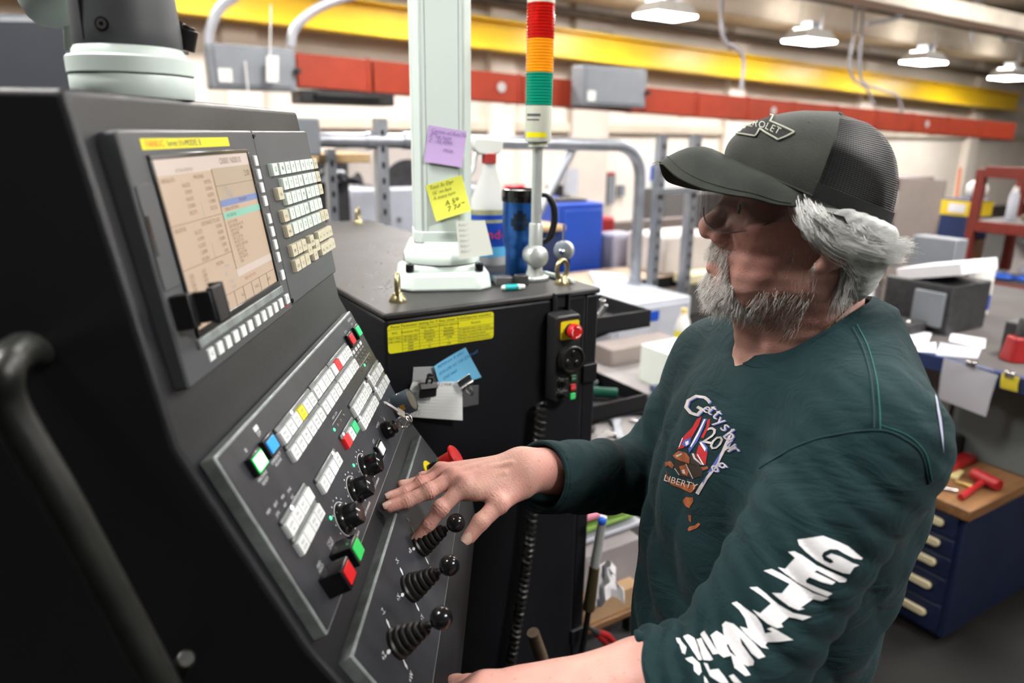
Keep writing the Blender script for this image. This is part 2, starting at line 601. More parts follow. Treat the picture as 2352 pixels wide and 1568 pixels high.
# ------------------------------------------------------------------ control console
def slope_frame(tilt, x0, z0, v0, s0=0.545):
    """frame on a leaning panel: x along the console (+Y), y up the slope, z out of it; origin at s=0, d=0"""
    t = R_(tilt)
    n = np.array([math.cos(t), 0, math.sin(t)])
    up = np.array([-math.sin(t), 0, math.cos(t)])
    c = n @ np.array([x0, 0, z0])
    o = n * c + up * v0 + np.array([0, s0, CAM_H])
    return frame(o, (0, 1, 0), up, n)
DIF = slope_frame(9, -0.265, -0.209, 0.045)
OPF = slope_frame(26, -0.2461, -0.261, -0.1276)
LOF = slope_frame(34.5, -0.142, -0.46, -0.29868)
def sd(F, s, d, z=0.0):
    """frame at (s, d) in millimetres on panel F"""
    return F @ Matrix.Translation((s / 1000, -d / 1000, z / 1000))

M_cons = mat('console_powder_coat', (0.0085, 0.009, 0.0115), 0.42, var=0.15, vscale=6, bump=0.35, bscale=900, spec=0.5)
M_bezel = mat('bezel_grey_plastic', (0.066, 0.071, 0.077), 0.45, var=0.08, vscale=10, bump=0.2, bscale=900)
M_plate = mat('panel_film', (0.032, 0.034, 0.041), 0.36, var=0.22, vscale=14, bump=0.12, bscale=500, stretch=(1, 3, 1))
M_edge = mat('panel_worn_edge', (0.24, 0.27, 0.27), 0.45, metal=0.3, var=0.25, vscale=60)
M_key = mat('key_white', (0.72, 0.75, 0.76), 0.42, var=0.05, vscale=90)
M_keybeige = mat('key_beige', (0.62, 0.58, 0.43), 0.45, var=0.06, vscale=90)
M_keymint = mat('key_mint', (0.70, 0.80, 0.74), 0.42, var=0.05, vscale=90)
M_keyred = mat('key_red', (0.80, 0.025, 0.03), 0.4)
M_keyyel = mat('key_yellow', (0.80, 0.70, 0.03), 0.4)
M_keygrn = mat('key_green', (0.05, 0.55, 0.22), 0.4)
M_bar = mat('led_bar', (0.17, 0.19, 0.19), 0.22, var=0.15, vscale=60, spec=0.7)
M_ink = mat('legend_white', (0.62, 0.64, 0.66), 0.6)
M_inkdark = mat('legend_dark', (0.10, 0.10, 0.11), 0.6)
M_gloss = mat('gloss_black', (0.008, 0.008, 0.009), 0.16, spec=0.6)
M_rubber = mat('black_rubber', (0.008, 0.0075, 0.007), 0.40, var=0.3, vscale=60, bump=0.2, bscale=300)
M_chrome = mat('chrome', (0.75, 0.75, 0.75), 0.15, metal=1.0)
M_greenlit = mat('lit_green_button', (0.9, 1, 0.9), 0.3, emit=(0.75, 1.0, 0.78), estr=2.2)
M_greenrim = mat('lit_green_rim', (0.0, 0.5, 0.1), 0.3, emit=(0.0, 0.9, 0.12), estr=0.8)
M_bluebtn = mat('blue_button', (0.02, 0.28, 0.75), 0.3, emit=(0.02, 0.30, 0.85), estr=0.45)
M_onbtn = mat('on_button_green', (0.02, 0.62, 0.20), 0.3, emit=(0.02, 0.75, 0.22), estr=0.25)
M_redbtn = mat('red_button', (0.62, 0.01, 0.015), 0.35, emit=(0.6, 0.01, 0.01), estr=0.12)
M_pbgreen = mat('start_button_green', (0.03, 0.60, 0.13), 0.35, emit=(0.03, 0.7, 0.13), estr=0.12)
M_led = mat('led_green', (0.1, 0.9, 0.3), 0.3, emit=(0.03, 1.0, 0.25), estr=2.5)
M_ledw = mat('led_white', (0.9, 0.9, 1), 0.3, emit=(0.85, 0.85, 1.0), estr=2.5)
M_ledoff = mat('led_off', (0.13, 0.11, 0.08), 0.3)

con = thing('control_console', 'black machine control console with screen, key panels and joysticks at left', 'control console', (-0.40, 0.82, 0))
PROF = [(-0.70, 0.026), (-0.318, 0.026), (-0.270, -0.249), (-0.174, -0.442), (-0.157, -0.466), (-0.089, -0.566), (-0.064, -0.588),
        (-0.056, -0.64), (-0.12, -0.71), (-0.30, -0.79), (-0.33, -1.70), (-0.70, -1.70)]
FXZ = frame((0, 0.532, CAM_H), (1, 0, 0), (0, 0, 1), (0, -1, 0))     # x right, y up, z towards the camera
MB(FXZ).prism(PROF, -0.563, 0.0).build('body', M_cons, con, bevel=0.006, seg=3)

# --- screen unit
du = MB(DIF).prism(rrect(0.012, 0.300, -0.209, 0.0, 0.004), -0.020, 0.0).build('screen_bezel', M_bezel, con, bevel=0.0025)
ku = MB(DIF).prism(rrect(0.302, 0.526, -0.206, 0.0, 0.004), -0.020, -0.001).build('keyboard_bezel', M_bezel, con, bevel=0.0025)
mb = MB(DIF)
mb.box(0.0, 0.020, -0.20, -0.010, -0.034, -0.0205)
mb.build('side_cover', M_cons, con, bevel=0.002)
# recessed frame round the screen
S0, S1, D0, D1 = 51.0, 266.0, 24.0, 168.0
mb = MB(DIF)
for (a, b, c, d) in ((S0 - 4, S1 + 4, D0 - 4, D0), (S0 - 4, S1 + 4, D1, D1 + 6), (S0 - 4, S0, D0, D1), (S1, S1 + 4, D0, D1)):
    mb.box(a / 1000, b / 1000, -d / 1000, -c / 1000, -0.002, 0.0022)
mb.build('screen_frame', M_gloss, du, bevel=0.0006)
mb = MB(DIF)
mb.box((S0 - 8) / 1000, (S1 + 6) / 1000, -0.183, -0.1745, -0.002, 0.0035)
mb.build('screen_ledge', M_edge, du, bevel=0.001)
M_scr = mat('screen_peach', (0.1, 0.1, 0.1), 0.3, emit=(0.62, 0.42, 0.265), estr=0.80)
M_scr_t = mat('screen_pink_title', (0.1, 0.1, 0.1), 0.3, emit=(0.70, 0.55, 0.46), estr=0.85)
M_scr_b = mat('screen_blue', (0.1, 0.1, 0.1), 0.3, emit=(0.10, 0.20, 0.52), estr=0.8)
M_scr_c = mat('screen_cyan', (0.1, 0.1, 0.1), 0.3, emit=(0.18, 0.65, 0.46), estr=0.8)
M_scr_k = mat('screen_text_brown', (0.05, 0.03, 0.02), 0.3, emit=(0.16, 0.09, 0.06), estr=0.6)
M_scr_g = mat('screen_text_green', (0.05, 0.05, 0.02), 0.3, emit=(0.15, 0.38, 0.12), estr=0.7)
M_scr_v = mat('screen_text_blue', (0.05, 0.05, 0.02), 0.3, emit=(0.30, 0.36, 0.50), estr=0.8)
M_scr_p = mat('screen_tan', (0.1, 0.1, 0.1), 0.3, emit=(0.50, 0.36, 0.21), estr=0.8)
W_, H_ = S1 - S0, D1 - D0
def scr_rect(mb, u0, u1, v0, v1, z):
    mb.box((S0 + u0 * W_) / 1000, (S0 + u1 * W_) / 1000, -(D0 + v1 * H_) / 1000, -(D0 + v0 * H_) / 1000, z / 1000 - 0.0002, z / 1000)
mb = MB(DIF); scr_rect(mb, 0, 1, 0, 1, 0.4)
scr = mb.build('screen', M_scr, du, smooth=0)
for r_ in ((0, 0.52, 0, 0.095, 0.6), (0.52, 1, 0.0, 0.085, 0.62), (0.52, 1, 0.775, 0.825, 0.6)):
    mb = MB(DIF); scr_rect(mb, *r_); mb.build('screen_title_bar', M_scr_t, du, smooth=0)
mb = MB(DIF); scr_rect(mb, 0.52, 1, 0.085, 0.30, 0.6)
mb.build('screen_tan_block', M_scr_p, du, smooth=0)
mb = MB(DIF); scr_rect(mb, 0.53, 1, 0.30, 0.345, 0.8)
mb.build('screen_blue_bar', M_scr_b, du, smooth=0)
mb = MB(DIF); scr_rect(mb, 0.53, 1, 0.385, 0.43, 0.8)
mb.build('screen_cyan_bar', M_scr_c, du, smooth=0)
def scr_text(mb, s, u, v, size, align='LEFT'):
    put_text(mb, s, size / 1000, sd(DIF, S0 + u * W_, D0 + v * H_, 0.95), align)
mb = MB(DIF); tk, tg, tv = MB(), MB(), MB()
for v in (0.205,):
    scr_rect(mb, 0.52, 1, v - 0.003, v, 0.9)
for v in (0.385, 0.645):
    scr_rect(mb, 0.0, 0.52, v - 0.003, v, 0.9)
scr_rect(mb, 0.517, 0.521, 0.09, 0.77, 0.9)
for u in (0.10, 0.21, 0.32, 0.43, 0.54, 0.65, 0.76, 0.87):
    scr_rect(mb, u, u + 0.003, 0.90, 1.0, 0.9)
scr_rect(mb, 0.0, 1.0, 0.897, 0.90, 0.9)
mb.build('screen_rules', M_scr_k, du, smooth=0)
for (s, u, v, z, al) in (('O0001 N00010', 0.76, 0.045, 9, 'CENTER'), ('ACTUAL POSITION', 0.25, 0.075, 4, 'CENTER'), ('ABSOLUTE', 0.03, 0.125, 5, 'LEFT'), ('MACHINE', 0.42, 0.125, 5, 'RIGHT'),
        ('2.00', 0.97, 0.145, 9, 'RIGHT'), ('RELATIVE', 0.03, 0.415, 5, 'LEFT'), ('DISTANCE TO GO', 0.47, 0.415, 5, 'RIGHT'), ('MODAL', 0.32, 0.685, 5, 'LEFT')):
    scr_text(tk, s, u, v, z, al)
for i in range(5):
    v = 0.165 + i * 0.042
    scr_text(tk, ['36.6235', '0.0000', '10.4157', '12.0000', '18.2170'][i], 0.27, v, 5, 'RIGHT')
    scr_text(tk, ['18.9735', '33.8060', '16.5070', '11.9800', '20.2125'][i], 0.48, v, 5, 'RIGHT')
    v = 0.455 + i * 0.042
    scr_text(tk, ['36.1272', '0.1090', '12.3572', '2.0090', '18.2500'][i], 0.27, v, 5, 'RIGHT')
    scr_text(tk, ['0.0000', '0.0000', '0.0000', '0.000', '0.00'][i], 0.48, v, 5, 'RIGHT')
for i in range(4):
    scr_text(tg, 'I', 0.325, 0.29 + i * 0.025, 6)
    scr_text(tg, 'I', 0.325, 0.56 + i * 0.025, 6)
for i in range(7):
    scr_text(tk, ['G00', 'G17', 'G90', 'G20', 'G40', 'G49', 'G80'][i], 0.05, 0.69 + i * 0.028, 4.6)
    scr_text(tk, ['G15', 'G98', 'G50', 'G67', 'G97', 'G54', 'G64'][i], 0.17, 0.69 + i * 0.028, 4.6)
for (s, u, v) in (('F 0.0', 0.40, 0.72), ('S 0', 0.38, 0.77), ('T 0012', 0.40, 0.83), ('M 08', 0.42, 0.87), ('AUX', 0.60, 0.225), ('DATA', 0.62, 0.258), ('TIME', 0.64, 0.285)):
    scr_text(tv, s, u, v, 4.8)
for i, s in enumerate(('N10 T12 M06', 'G00 G90 G54 X0 Y0', 'G43 H12 Z2. M08', 'S2500 M03', 'G01 Z-.25 F10.', 'X4.125 Y1.75', 'G03 X5. I.875 F18.', 'G01 Y-2.25', 'G00 Z2. M09', 'G91 G28 Z0', 'M30')):
    scr_text(tk, s, 0.55 + 0.004 * i, 0.455 + i * 0.028, 4.4)
for (s, u, v) in (('PROGRAM', 0.75, 0.323), ('(DRILL PATTERN)', 0.56, 0.365), ('N10 G00 X0.', 0.56, 0.408)):
    scr_text(tk, s, u, v, 4.6)
for i, s in enumerate(('ABS', 'REL', 'ALL', 'HNDL', 'OPRT')):
    scr_text(tk, s, 0.14 + i * 0.18, 0.95, 5)
tk.build('screen_dark_text', M_scr_k, du, smooth=0)
tg.build('screen_green_text', M_scr_g, du, smooth=0)
tv.build('screen_blue_text', M_scr_v, du, smooth=0)
mb = MB(); put_text(mb, 'MEM STRT MTN', 0.0045, sd(DIF, S0 + 0.66 * W_, D0 + 0.86 * H_, 0.95)); mb.build('screen_red_text', mat('screen_text_red', (0.1, 0, 0), 0.3, emit=(0.5, 0.1, 0.12), estr=0.6), du, smooth=0)

# yellow maker's strip
MB(DIF).prism(rrect(0.043, 0.224, -0.0160, -0.0072, 0.0006), 0.0, 0.0004).build('maker_strip', mat('strip_yellow', (0.85, 0.76, 0.01), 0.45), du, smooth=0)
mb = MB(); put_text(mb, 'FANUC', 0.0085, sd(DIF, 49, 11.7, 0.7), 'LEFT', sx=1.15); mb.build('maker_lettering_red', mat('print_red', (0.75, 0.10, 0.01), 0.5), du, smooth=0)
mb = MB(); put_text(mb, 'Series 31i-MODEL B', 0.0082, sd(DIF, 86, 11.7, 0.7), 'LEFT'); mb.build('maker_lettering_black', M_inkdark, du, smooth=0)
mb = MB(); put_text(mb, 'FANUC', 0.0042, sd(DIF, 281, 201.5, 0.4)); mb.build('small_maker_mark', M_keyred, du, smooth=0)
# card slot door and its open black latch
MB(DIF).prism(rrect(0.0155, 0.0435, -0.126, -0.042, 0.002), 0.0, 0.0012).build('card_door', M_bezel, du, bevel=0.0005)
MB(DIF).box(0.016, 0.021, -0.098, -0.066, 0.0, 0.0016).build('door_slot', M_gloss, du)
mb = MB(DIF)
mb.box(0.018, 0.030, -0.160, -0.131, 0.0, 0.016)
mb.box(0.028, 0.034, -0.158, -0.132, 0.012, 0.030)
mb.box(0.030, 0.050, -0.160, -0.130, 0.026, 0.032)
mb.box(0.049, 0.054, -0.161, -0.129, 0.020, 0.032)
mb.build('card_door_flap', M_black, du, bevel=0.0012)
# screws
for s_, d_ in ((304, 6), (304, 200)):
    MB(sd(DIF, s_, d_)).lathe([(0.0028, -0.001), (0.0028, 0.0006), (0.0018, 0.0006), (0.0015, -0.0006)], seg=12).build('screw', M_gloss, du)

def key_mesh(name, w, h, t, m, bev=0.0012):
    """a keycap with sloping sides and a softly rounded top"""
    mb = MB()
    mb.prism(rrect(-w / 2, w / 2, -h / 2, h / 2, 0.0008, 2), 0, t * 0.55)
    mb.prism(rrect(-w / 2, w / 2, -h / 2, h / 2, 0.0008, 2), t * 0.55, t, top=0.93)
    return mb.mesh(name, m)
def keys(name, me, F, parent, pts, z=0.0):
    out = []
    for s, d in pts:
        o = place(name, me, parent, sd(F, s, d, z))
        out.append(o)
    return out
soft = key_mesh('soft_key', 0.0125, 0.0115, 0.0022, M_key)
softv = key_mesh('soft_key_upright', 0.0105, 0.0118, 0.0022, M_key)
keys('soft_key', soft, DIF, du, [(62.5 + i * 19.5 + (2 if i > 5 else 0) + (4 if i > 10 else 0), 193.3) for i in range(12)])
keys('soft_key', softv, DIF, du, [(286.8, d) for d in (33.4, 48.4, 63.4, 78.4, 98.6, 113.6, 128.8, 143.8, 165.0)])
mb = MB()
put_text(mb, '\u25C0' if False else '<', 0.008, sd(DIF, 62.5, 193.3, 2.4)); put_text(mb, '>', 0.008, sd(DIF, 283, 193.3, 2.4))
mb.build('soft_key_arrows', M_inkdark, du, smooth=0)
mint = key_mesh('mdi_key', 0.0196, 0.0150, 0.0055, M_keymint)
beig = key_mesh('mdi_key_beige', 0.0196, 0.0150, 0.0055, M_keybeige)
rows = {46: ([338], [364.5, 387, 409, 431, 453.5, 474.5, 495.5], [519.5 - 2]), 64.6: ([], [364.5, 386, 407, 428, 453.5, 474.5, 495.5], [517.5]),
        82.8: ([], [364.5, 386, 407, 428, 453.5, 474.5, 495.5], [517.5]), 101.3: ([], [364.5, 386, 407, 428, 455, 476, 497], []),
        119.8: ([], [364.5, 386, 408, 430, 453.5, 475], [497, 518])}
kp, kb = [], []
for d, (sg, mi, be) in rows.items():
    kp += [(s, d) for s in sg + mi]
    kb += [(s, d) for s in be]
kb += [(338, 74.5), (338.5, 101.3), (339.5, 119.8)]
kb += [(341.5 + i * 21, 144.4) for i in range(3)] + [(341.5 + i * 21.6, 163.4) for i in range(3)]
kb += [(421.5, 144.2), (404, 153.5), (442, 153.5), (424, 163.4)]
kb += [(463.5 + i * 18.6, 144.2) for i in range(4)] + [(464.5 + i * 18.6, 163.0) for i in range(4)]
keys('mdi_key', mint, DIF, ku, kp, -1)
keys('mdi_key', beig, DIF, ku, kb, -1)
mb = MB()
lets = 'ONGP789MXYZR456SFTMH123IJKL-0/BDQEUW;.'
for i, (s, d) in enumerate(kp):
    put_text(mb, lets[i % len(lets)], 0.0085, sd(DIF, s + 1, d, 4.75))
for i, (s, d) in enumerate(kb):
    put_text(mb, ('SFT', 'CAN', 'INP', 'ALT', 'INS', 'DEL', 'POS', 'PRG', 'OFS', 'SYS', 'MSG', 'GRP', 'CST')[i % 13], 0.0050, sd(DIF, s, d + 1, 4.75))
mb.build('key_legends', M_inkdark, ku, smooth=0, kind='stuff')

# --- operation panel
op = MB(OPF).prism(rrect(0.0, 0.513, -0.1935, 0.0, 0.002), -0.016, -0.0006).build('operation_panel', M_edge, con, bevel=0.0022)
MB(OPF).prism(rrect(0.003, 0.510, -0.1905, -0.003, 0.002), -0.0008, 0.0).build('operation_film', M_plate, op, smooth=0)
kw = {}
for nm, m in (('w', M_key), ('r', M_keyred), ('y', M_keyyel), ('g', M_keygrn)):
    kw[nm] = key_mesh('panel_key_' + nm, 0.0186, 0.0142, 0.0052, m)
def group(s0, d, n, pitch=19.6, cols=None, leds=()):
    """one row of push keys under its translucent lamp bar"""
    for i in range(n):
        c = (cols[i] if cols else 'w')
        place('panel_key', kw[c], op, sd(OPF, s0 + i * pitch, d, 0))
        KEYPOS.append((s0 + i * pitch, d))
    mb = MB(sd(OPF, s0 - 10, d - 7.6))
    L = (n * pitch + 0.6) / 1000
    mb.prism([(0, -0.0004), (L, -0.0004), (L, 0.0046), (0, 0.0046)], 0, 0.0034, top=None)
    mb.build('lamp_bar', M_bar, op, bevel=0.0012)
    for i in leds:
        MB(sd(OPF, s0 + i * pitch, d - 9.7)).ball((0, 0, 0.0034), 0.0026, seg=10, rings=6, sc=(1, 0.8, 0.45)).build('key_lamp', M_ledw, op)
KEYPOS = []
group(118.5, 37.5, 6, 19.8, 'wwwyww', (2,))
group(118.5, 58.2, 6, 19.8)
group(241.5, 37.0, 4, 19.6)
group(240.5, 58.0, 4, 19.8)
group(323.5, 37.0, 5, 19.8, 'wrwww')
group(323.0, 57.8, 5, 19.5)
group(321.5, 96.3, 5, 19.6, None, (4,))
group(321.0, 117.0, 5, 19.6, None, (0,))
group(430.5, 96.2, 4, 20.6, None, (0,))
group(430.5, 117.0, 4, 20.4, None, (0,))
group(247.5, 108.0, 3, 20.4, 'rwg', (0,))
group(137.0, 108.2, 4, 19.4, None, (3,))
group(38.0, 98.3, 4, 18.8, None, (1,))
group(38.5, 119.0, 4, 18.8)
mb = MB()
for i, (s, d) in enumerate(KEYPOS):
    if RNG.random() < 0.75:
        put_text(mb, ('MPG', 'AXIS', 'JOG', 'OFF', 'ON', 'TOOL', 'CHIP', 'LAMP', 'SBK', 'BDT', 'DRN', 'MLK')[i % 12], 0.0042, sd(OPF, s, d - 2, 5.3))
        put_text(mb, ('START', 'SEL', 'LOCK', 'COOL', 'STOP', 'HOME')[i % 6], 0.0036, sd(OPF, s, d + 3, 5.3))
mb.build('panel_key_legends', M_inkdark, op, smooth=0, kind='stuff')

def square_button(name, s, d, w, h, t, m, rim=None, house=None, z1=None):
    """a square illuminated button in its black collar"""
    b = MB(sd(OPF, s, d)).prism(rrect(-w / 2 - 0.0035, w / 2 + 0.0035, -h / 2 - 0.003, h / 2 + 0.003, 0.001), 0, t).build(name, M_gloss, con if False else op, bevel=0.0008)
    face = MB(sd(OPF, s, d)).prism(rrect(-w / 2, w / 2, -h / 2, h / 2, 0.0012), t - 0.0005, t + 0.0012)
    face.build(name + '_face', m, op, bevel=0.0005)
    if rim:
        mbr = MB(sd(OPF, s, d))
        for (a, b_, c, e) in ((-w / 2 - 0.0012, w / 2 + 0.0012, h / 2, h / 2 + 0.0012), (-w / 2 - 0.0012, w / 2 + 0.0012, -h / 2 - 0.0012, -h / 2), (-w / 2 - 0.0012, -w / 2, -h / 2, h / 2), (w / 2, w / 2 + 0.0012, -h / 2, h / 2)):
            mbr.box(a, b_, c, e, t, t + 0.0008)
        mbr.build(name + '_glow_rim', rim, op)
square_button('cycle_button', 47.6, 32.3, 0.0200, 0.0125, 0.006, M_greenlit, M_greenrim)
square_button('ready_button', 83.0, 31.8, 0.0195, 0.0130, 0.006, M_bluebtn)
square_button('power_on_button', 484.6, 29.6, 0.0185, 0.0138, 0.005, M_onbtn)
square_button('power_off_button', 440.8, 29.4, 0.0195, 0.0138, 0.005, M_redbtn)
square_button('limit_release_button', 329.2, 161.0, 0.0200, 0.0135, 0.005, M_key)
square_button('start_button', 86.0, 167.5, 0.0200, 0.0165, 0.024, M_pbgreen)
square_button('stop_button', 46.5, 167.5, 0.0200, 0.0165, 0.024, M_redbtn)

def rotary(s, d, r, turn):
    M = sd(OPF, s, d)
    k = MB(M).lathe([(r * 0.98, 0), (r * 0.98, 0.0015), (r * 0.90, 0.004), (r * 0.78, 0.006)], seg=32).build('rotary_knob', M_gloss, op)
    g = MB(M @ Matrix.Rotation(R_(turn), 4, 'Z'))
    g.prism([(-0.0125, -0.0065), (-0.006, -0.011), (0.006, -0.011), (0.0125, -0.0065), (0.0125, 0.0065), (0.006, 0.011), (-0.006, 0.011), (-0.0125, 0.0065)], 0.004, 0.021, top=0.9)
    g.build('rotary_grip', M_gloss, op, bevel=0.0012)
    MB(M @ Matrix.Rotation(R_(turn), 4, 'Z')).box(-0.0008, 0.0008, 0.003, 0.0105, 0.0211, 0.0216).build('rotary_pointer', M_key, op)
    a = MB()
    pts = [M @ Vector(((r + 0.0012) * math.cos(R_(t)), (r + 0.0012) * math.sin(R_(t)), 0.0003)) for t in range(-60, 241, 10)]
    a.tube([np.array(p) for p in pts], 0.00045, 4)
    for t in range(-60, 241, 25):
        p = M @ Vector(((r + 0.0058) * math.cos(R_(t)), (r + 0.0058) * math.sin(R_(t)), 0.0002))
        a.lathe([(0.0011, 0), (0.0011, 0.0002)], Matrix.Translation(p) @ OPF.to_3x3().to_4x4(), 8)
    a.build('dial_scale', M_ink, op, smooth=0)
rotary(261.5, 152.5, 0.0172, 45)
rotary(201.5, 152.8, 0.0172, 40)
rotary(142.0, 154.5, 0.0178, 40)
def leds(pts, m, name='indicator_lamp'):
    for s, d in pts:
        MB(sd(OPF, s, d)).ball((0, 0, 0), 0.0022, seg=10, rings=6, sc=(1.0, 1.0, 0.6)).build(name, m, op)
leds([(446.9, 72.8), (238.5, 86.0), (118, 138), (235, 135)], M_led)
leds([(418 + i * 15.5, 60.0) for i in range(5)] + [(425, 73), (433, 73), (461, 73), (476, 73), (491, 73), (254, 87), (269, 87), (285, 87)], M_ledoff)
# key switch, its keys, and the clear cover over the far selector
M = sd(OPF, 385, 157.5)
ks = MB(M).lathe([(0.0125, 0), (0.0125, 0.010), (0.0095, 0.013), (0.0095, 0.017)], seg=24).build('key_switch', M_gloss, op)
KX = M @ Matrix.Translation((0, 0, 0.017)) @ Matrix.Rotation(R_(20), 4, 'Z')
mb = MB(KX)
mb.box(-0.001, 0.001, -0.0045, 0.0045, 0.0, 0.006)
mb.tube([(0, 0.010 * math.cos(a), 0.014 + 0.009 * math.sin(a)) for a in np.linspace(0, 2 * math.pi, 21)[:-1]], 0.0022, 6, closed=True)
mb.box(-0.0013, 0.0013, -0.009, 0.009, 0.0055, 0.0085)
mb.build('switch_key', M_chrome, ks, bevel=0.0004)
mb = MB(KX @ Matrix.Translation((0.003, 0.002, 0.022)) @ Matrix.Rotation(R_(160), 4, 'X'))
mb.tube([(0.007 * math.cos(a), 0.007 * math.sin(a), 0) for a in np.linspace(0, 2 * math.pi, 21)[:-1]], 0.0009, 6, closed=True)
mb.box(-0.007, 0.007, -0.020, -0.007, -0.001, 0.001)
mb.prism([(-0.003, -0.020), (0.003, -0.020), (0.003, -0.040), (0.0005, -0.045), (-0.003, -0.042)], -0.001, 0.001)
mb.build('spare_key', M_chrome, ks, bevel=0.0004)
M_clear = mat('clear_acrylic', (0.80, 0.88, 0.92), 0.12, trans=0.92, ior=1.2)
M = sd(OPF, 484, 160)
cv = MB(M).lathe([(0.0185, 0.0), (0.0185, 0.026), (0.0175, 0.028), (0.0, 0.0281)], seg=32, cap0=False).build('clear_cover', M_clear, op)
mb = MB(M); mb.lathe([(0.0165, 0.0), (0.0165, 0.018), (0.0150, 0.0255)], seg=28); mb.build('selector_knob', mat('selector_slate', (0.10, 0.16, 0.23), 0.4), cv)
mb = MB(M); mb.lathe([(0.0150, 0.0256), (0.0150, 0.0262)], seg=28); mb.build('selector_cap', mat('selector_cap_tan', (0.62, 0.47, 0.30), 0.5), cv)
MB(M).box(-0.0188, -0.0183, -0.004, 0.004, 0.010, 0.017).build('cover_sticker', mat('sticker_orange', (0.75, 0.42, 0.04), 0.5), cv)
# printed legends on the film
mb = MB()
for s_, d_, t_, z_ in ((488, 9, 'DOOSAN', 5.2), (488, 16.5, 'ON  I', 5.0), (445, 17, 'OFF O', 5.0), (48, 46.5, 'MACHINE', 5), (48, 51.5, 'READY', 5), (86, 46.5, 'EMERGENCY', 4.6), (86, 51, 'RELEASE', 4.6),
        (83, 17, 'ESP', 6.0), (47, 18, '\u00a4', 8), (418, 53, 'AXIS', 4), (433.5, 53, 'MODE', 4), (449, 53, 'TOOL', 4), (464.5, 53, 'HOME', 4), (480, 53, 'ALM', 4),
        (418, 66, 'X', 3.6), (433.5, 66, 'Y', 3.6), (449, 66, 'Z', 3.6), (464.5, 66, 'W', 3.6), (480, 66, 'B', 3.6), (452, 78, '1   2   3   4   5', 4),
        (25, 72, 'MEM', 4.4), (42, 74, 'EDIT', 4.4), (59, 76, 'MDI', 4.4), (76, 78, 'DNC', 4.4), (36, 81, 'JOG', 4.4), (55, 83, 'REF', 4.4), (74, 85, 'INC', 4.4),
        (262, 180, 'FEEDRATE OVERRIDE', 4.4), (203, 181, 'SPINDLE OVERRIDE', 4.4), (142, 182, 'RAPID OVERRIDE', 4.4), (90, 149.5, 'CYCLE', 5), (90, 154, 'START', 5), (50, 149.5, 'FEED', 5), (50, 154, 'HOLD', 5),
        (329, 147.5, 'OT', 6), (329, 174, 'LIMIT RELEASE', 4.4), (372, 142, 'PROTECT', 4.4), (400, 142, 'I', 6), (408, 148, 'O', 6), (462, 178, 'DOOR', 4.4), (466, 142, 'SETUP', 4.4), (70, 186, 'PROGRAM', 4.6), (260, 76, 'HIGH  LOW', 4.2)):
    put_text(mb, t_, z_ / 1000, sd(OPF, s_, d_, 0.25))
for (a, b, c, d) in ((424, 495, 68, 68.5), (240, 287, 80, 80.5)):
    mb.box(a / 1000, b / 1000, -d / 1000, -c / 1000, 0.0002, 0.0003, OPF)
for s_, d_ in ((83, 17), (418, 46.5), (433.5, 46.5), (449, 46.5), (464.5, 46.5), (480, 46.5)):
    mb.prism(rrect(-0.0052, 0.0052, -0.0026, 0.0026, 0.0008, 2), 0.0001, 0.0002, sd(OPF, s_, d_ + (0 if s_ > 100 else -6)))
mb.build('panel_legends', M_ink, op, smooth=0, kind='stuff')

# --- joystick panel
lo = MB(LOF).prism(rrect(0.004, 0.505, -0.116, 0.0, 0.002), -0.018, -0.0006).build('joystick_panel', M_edge, con, bevel=0.0022)
MB(LOF).prism(rrect(0.007, 0.502, -0.113, -0.003, 0.002), -0.0008, 0.0).build('joystick_film', M_plate, lo, smooth=0)
prof = [(0.0165, 0.0), (0.0170, 0.004), (0.0150, 0.006)]
z, r = 0.007, 0.0152
for i in range(5):
    prof += [(r, z), (r + 0.0008, z + 0.0022), (r, z + 0.0044), (r - 0.0032, z + 0.0058)]
    z += 0.0066
    r -= 0.0019
prof += [(0.0042, z + 0.001), (0.0038, z + 0.003)]
for i, s_ in enumerate((71, 162.5, 254.3)):
    M = sd(LOF, s_, 50.3)
    j = MB(M).lathe(prof, seg=26).build('joystick_boot', M_rubber, con)
    MB(M).lathe([(0.0022, 0.030), (0.0022, 0.052)], seg=10).build('joystick_rod', M_chrome, j)
    MB(M).ball((0, 0, 0.0565), 0.0118, seg=28, rings=18).build('joystick_ball', M_gloss, j)
mb = MB()
for k, (s_, n4) in enumerate(((71, ('+Z', '-Z', '+W', '-W')), (162.5, ('+X', '-X', '+Y', '-Y')), (254.3, ('+B', '-B', '+C', '-C')))):
    for (ds, dd, t_, a) in ((-30, -12, n4[0], 0), (20, -28, n4[1], 0), (-18, 30, n4[2], 0), (28, 22, n4[3], 0)):
        put_text(mb, t_, 0.0085, sd(LOF, s_ + ds, 50.3 + dd, 0.25))
        q = 0.62
        mb.prism([(-0.0008, -0.005), (0.0008, -0.005), (0.0022, 0.002), (0.0, 0.0055), (-0.0022, 0.002)], 0.0001, 0.0002,
                 sd(LOF, s_ + ds * q, 50.3 + dd * q, 0.2) @ Matrix.Rotation(math.atan2(-dd, ds) - math.pi / 2, 4, 'Z'))
mb.build('joystick_legends', M_ink, lo, smooth=0, kind='stuff')
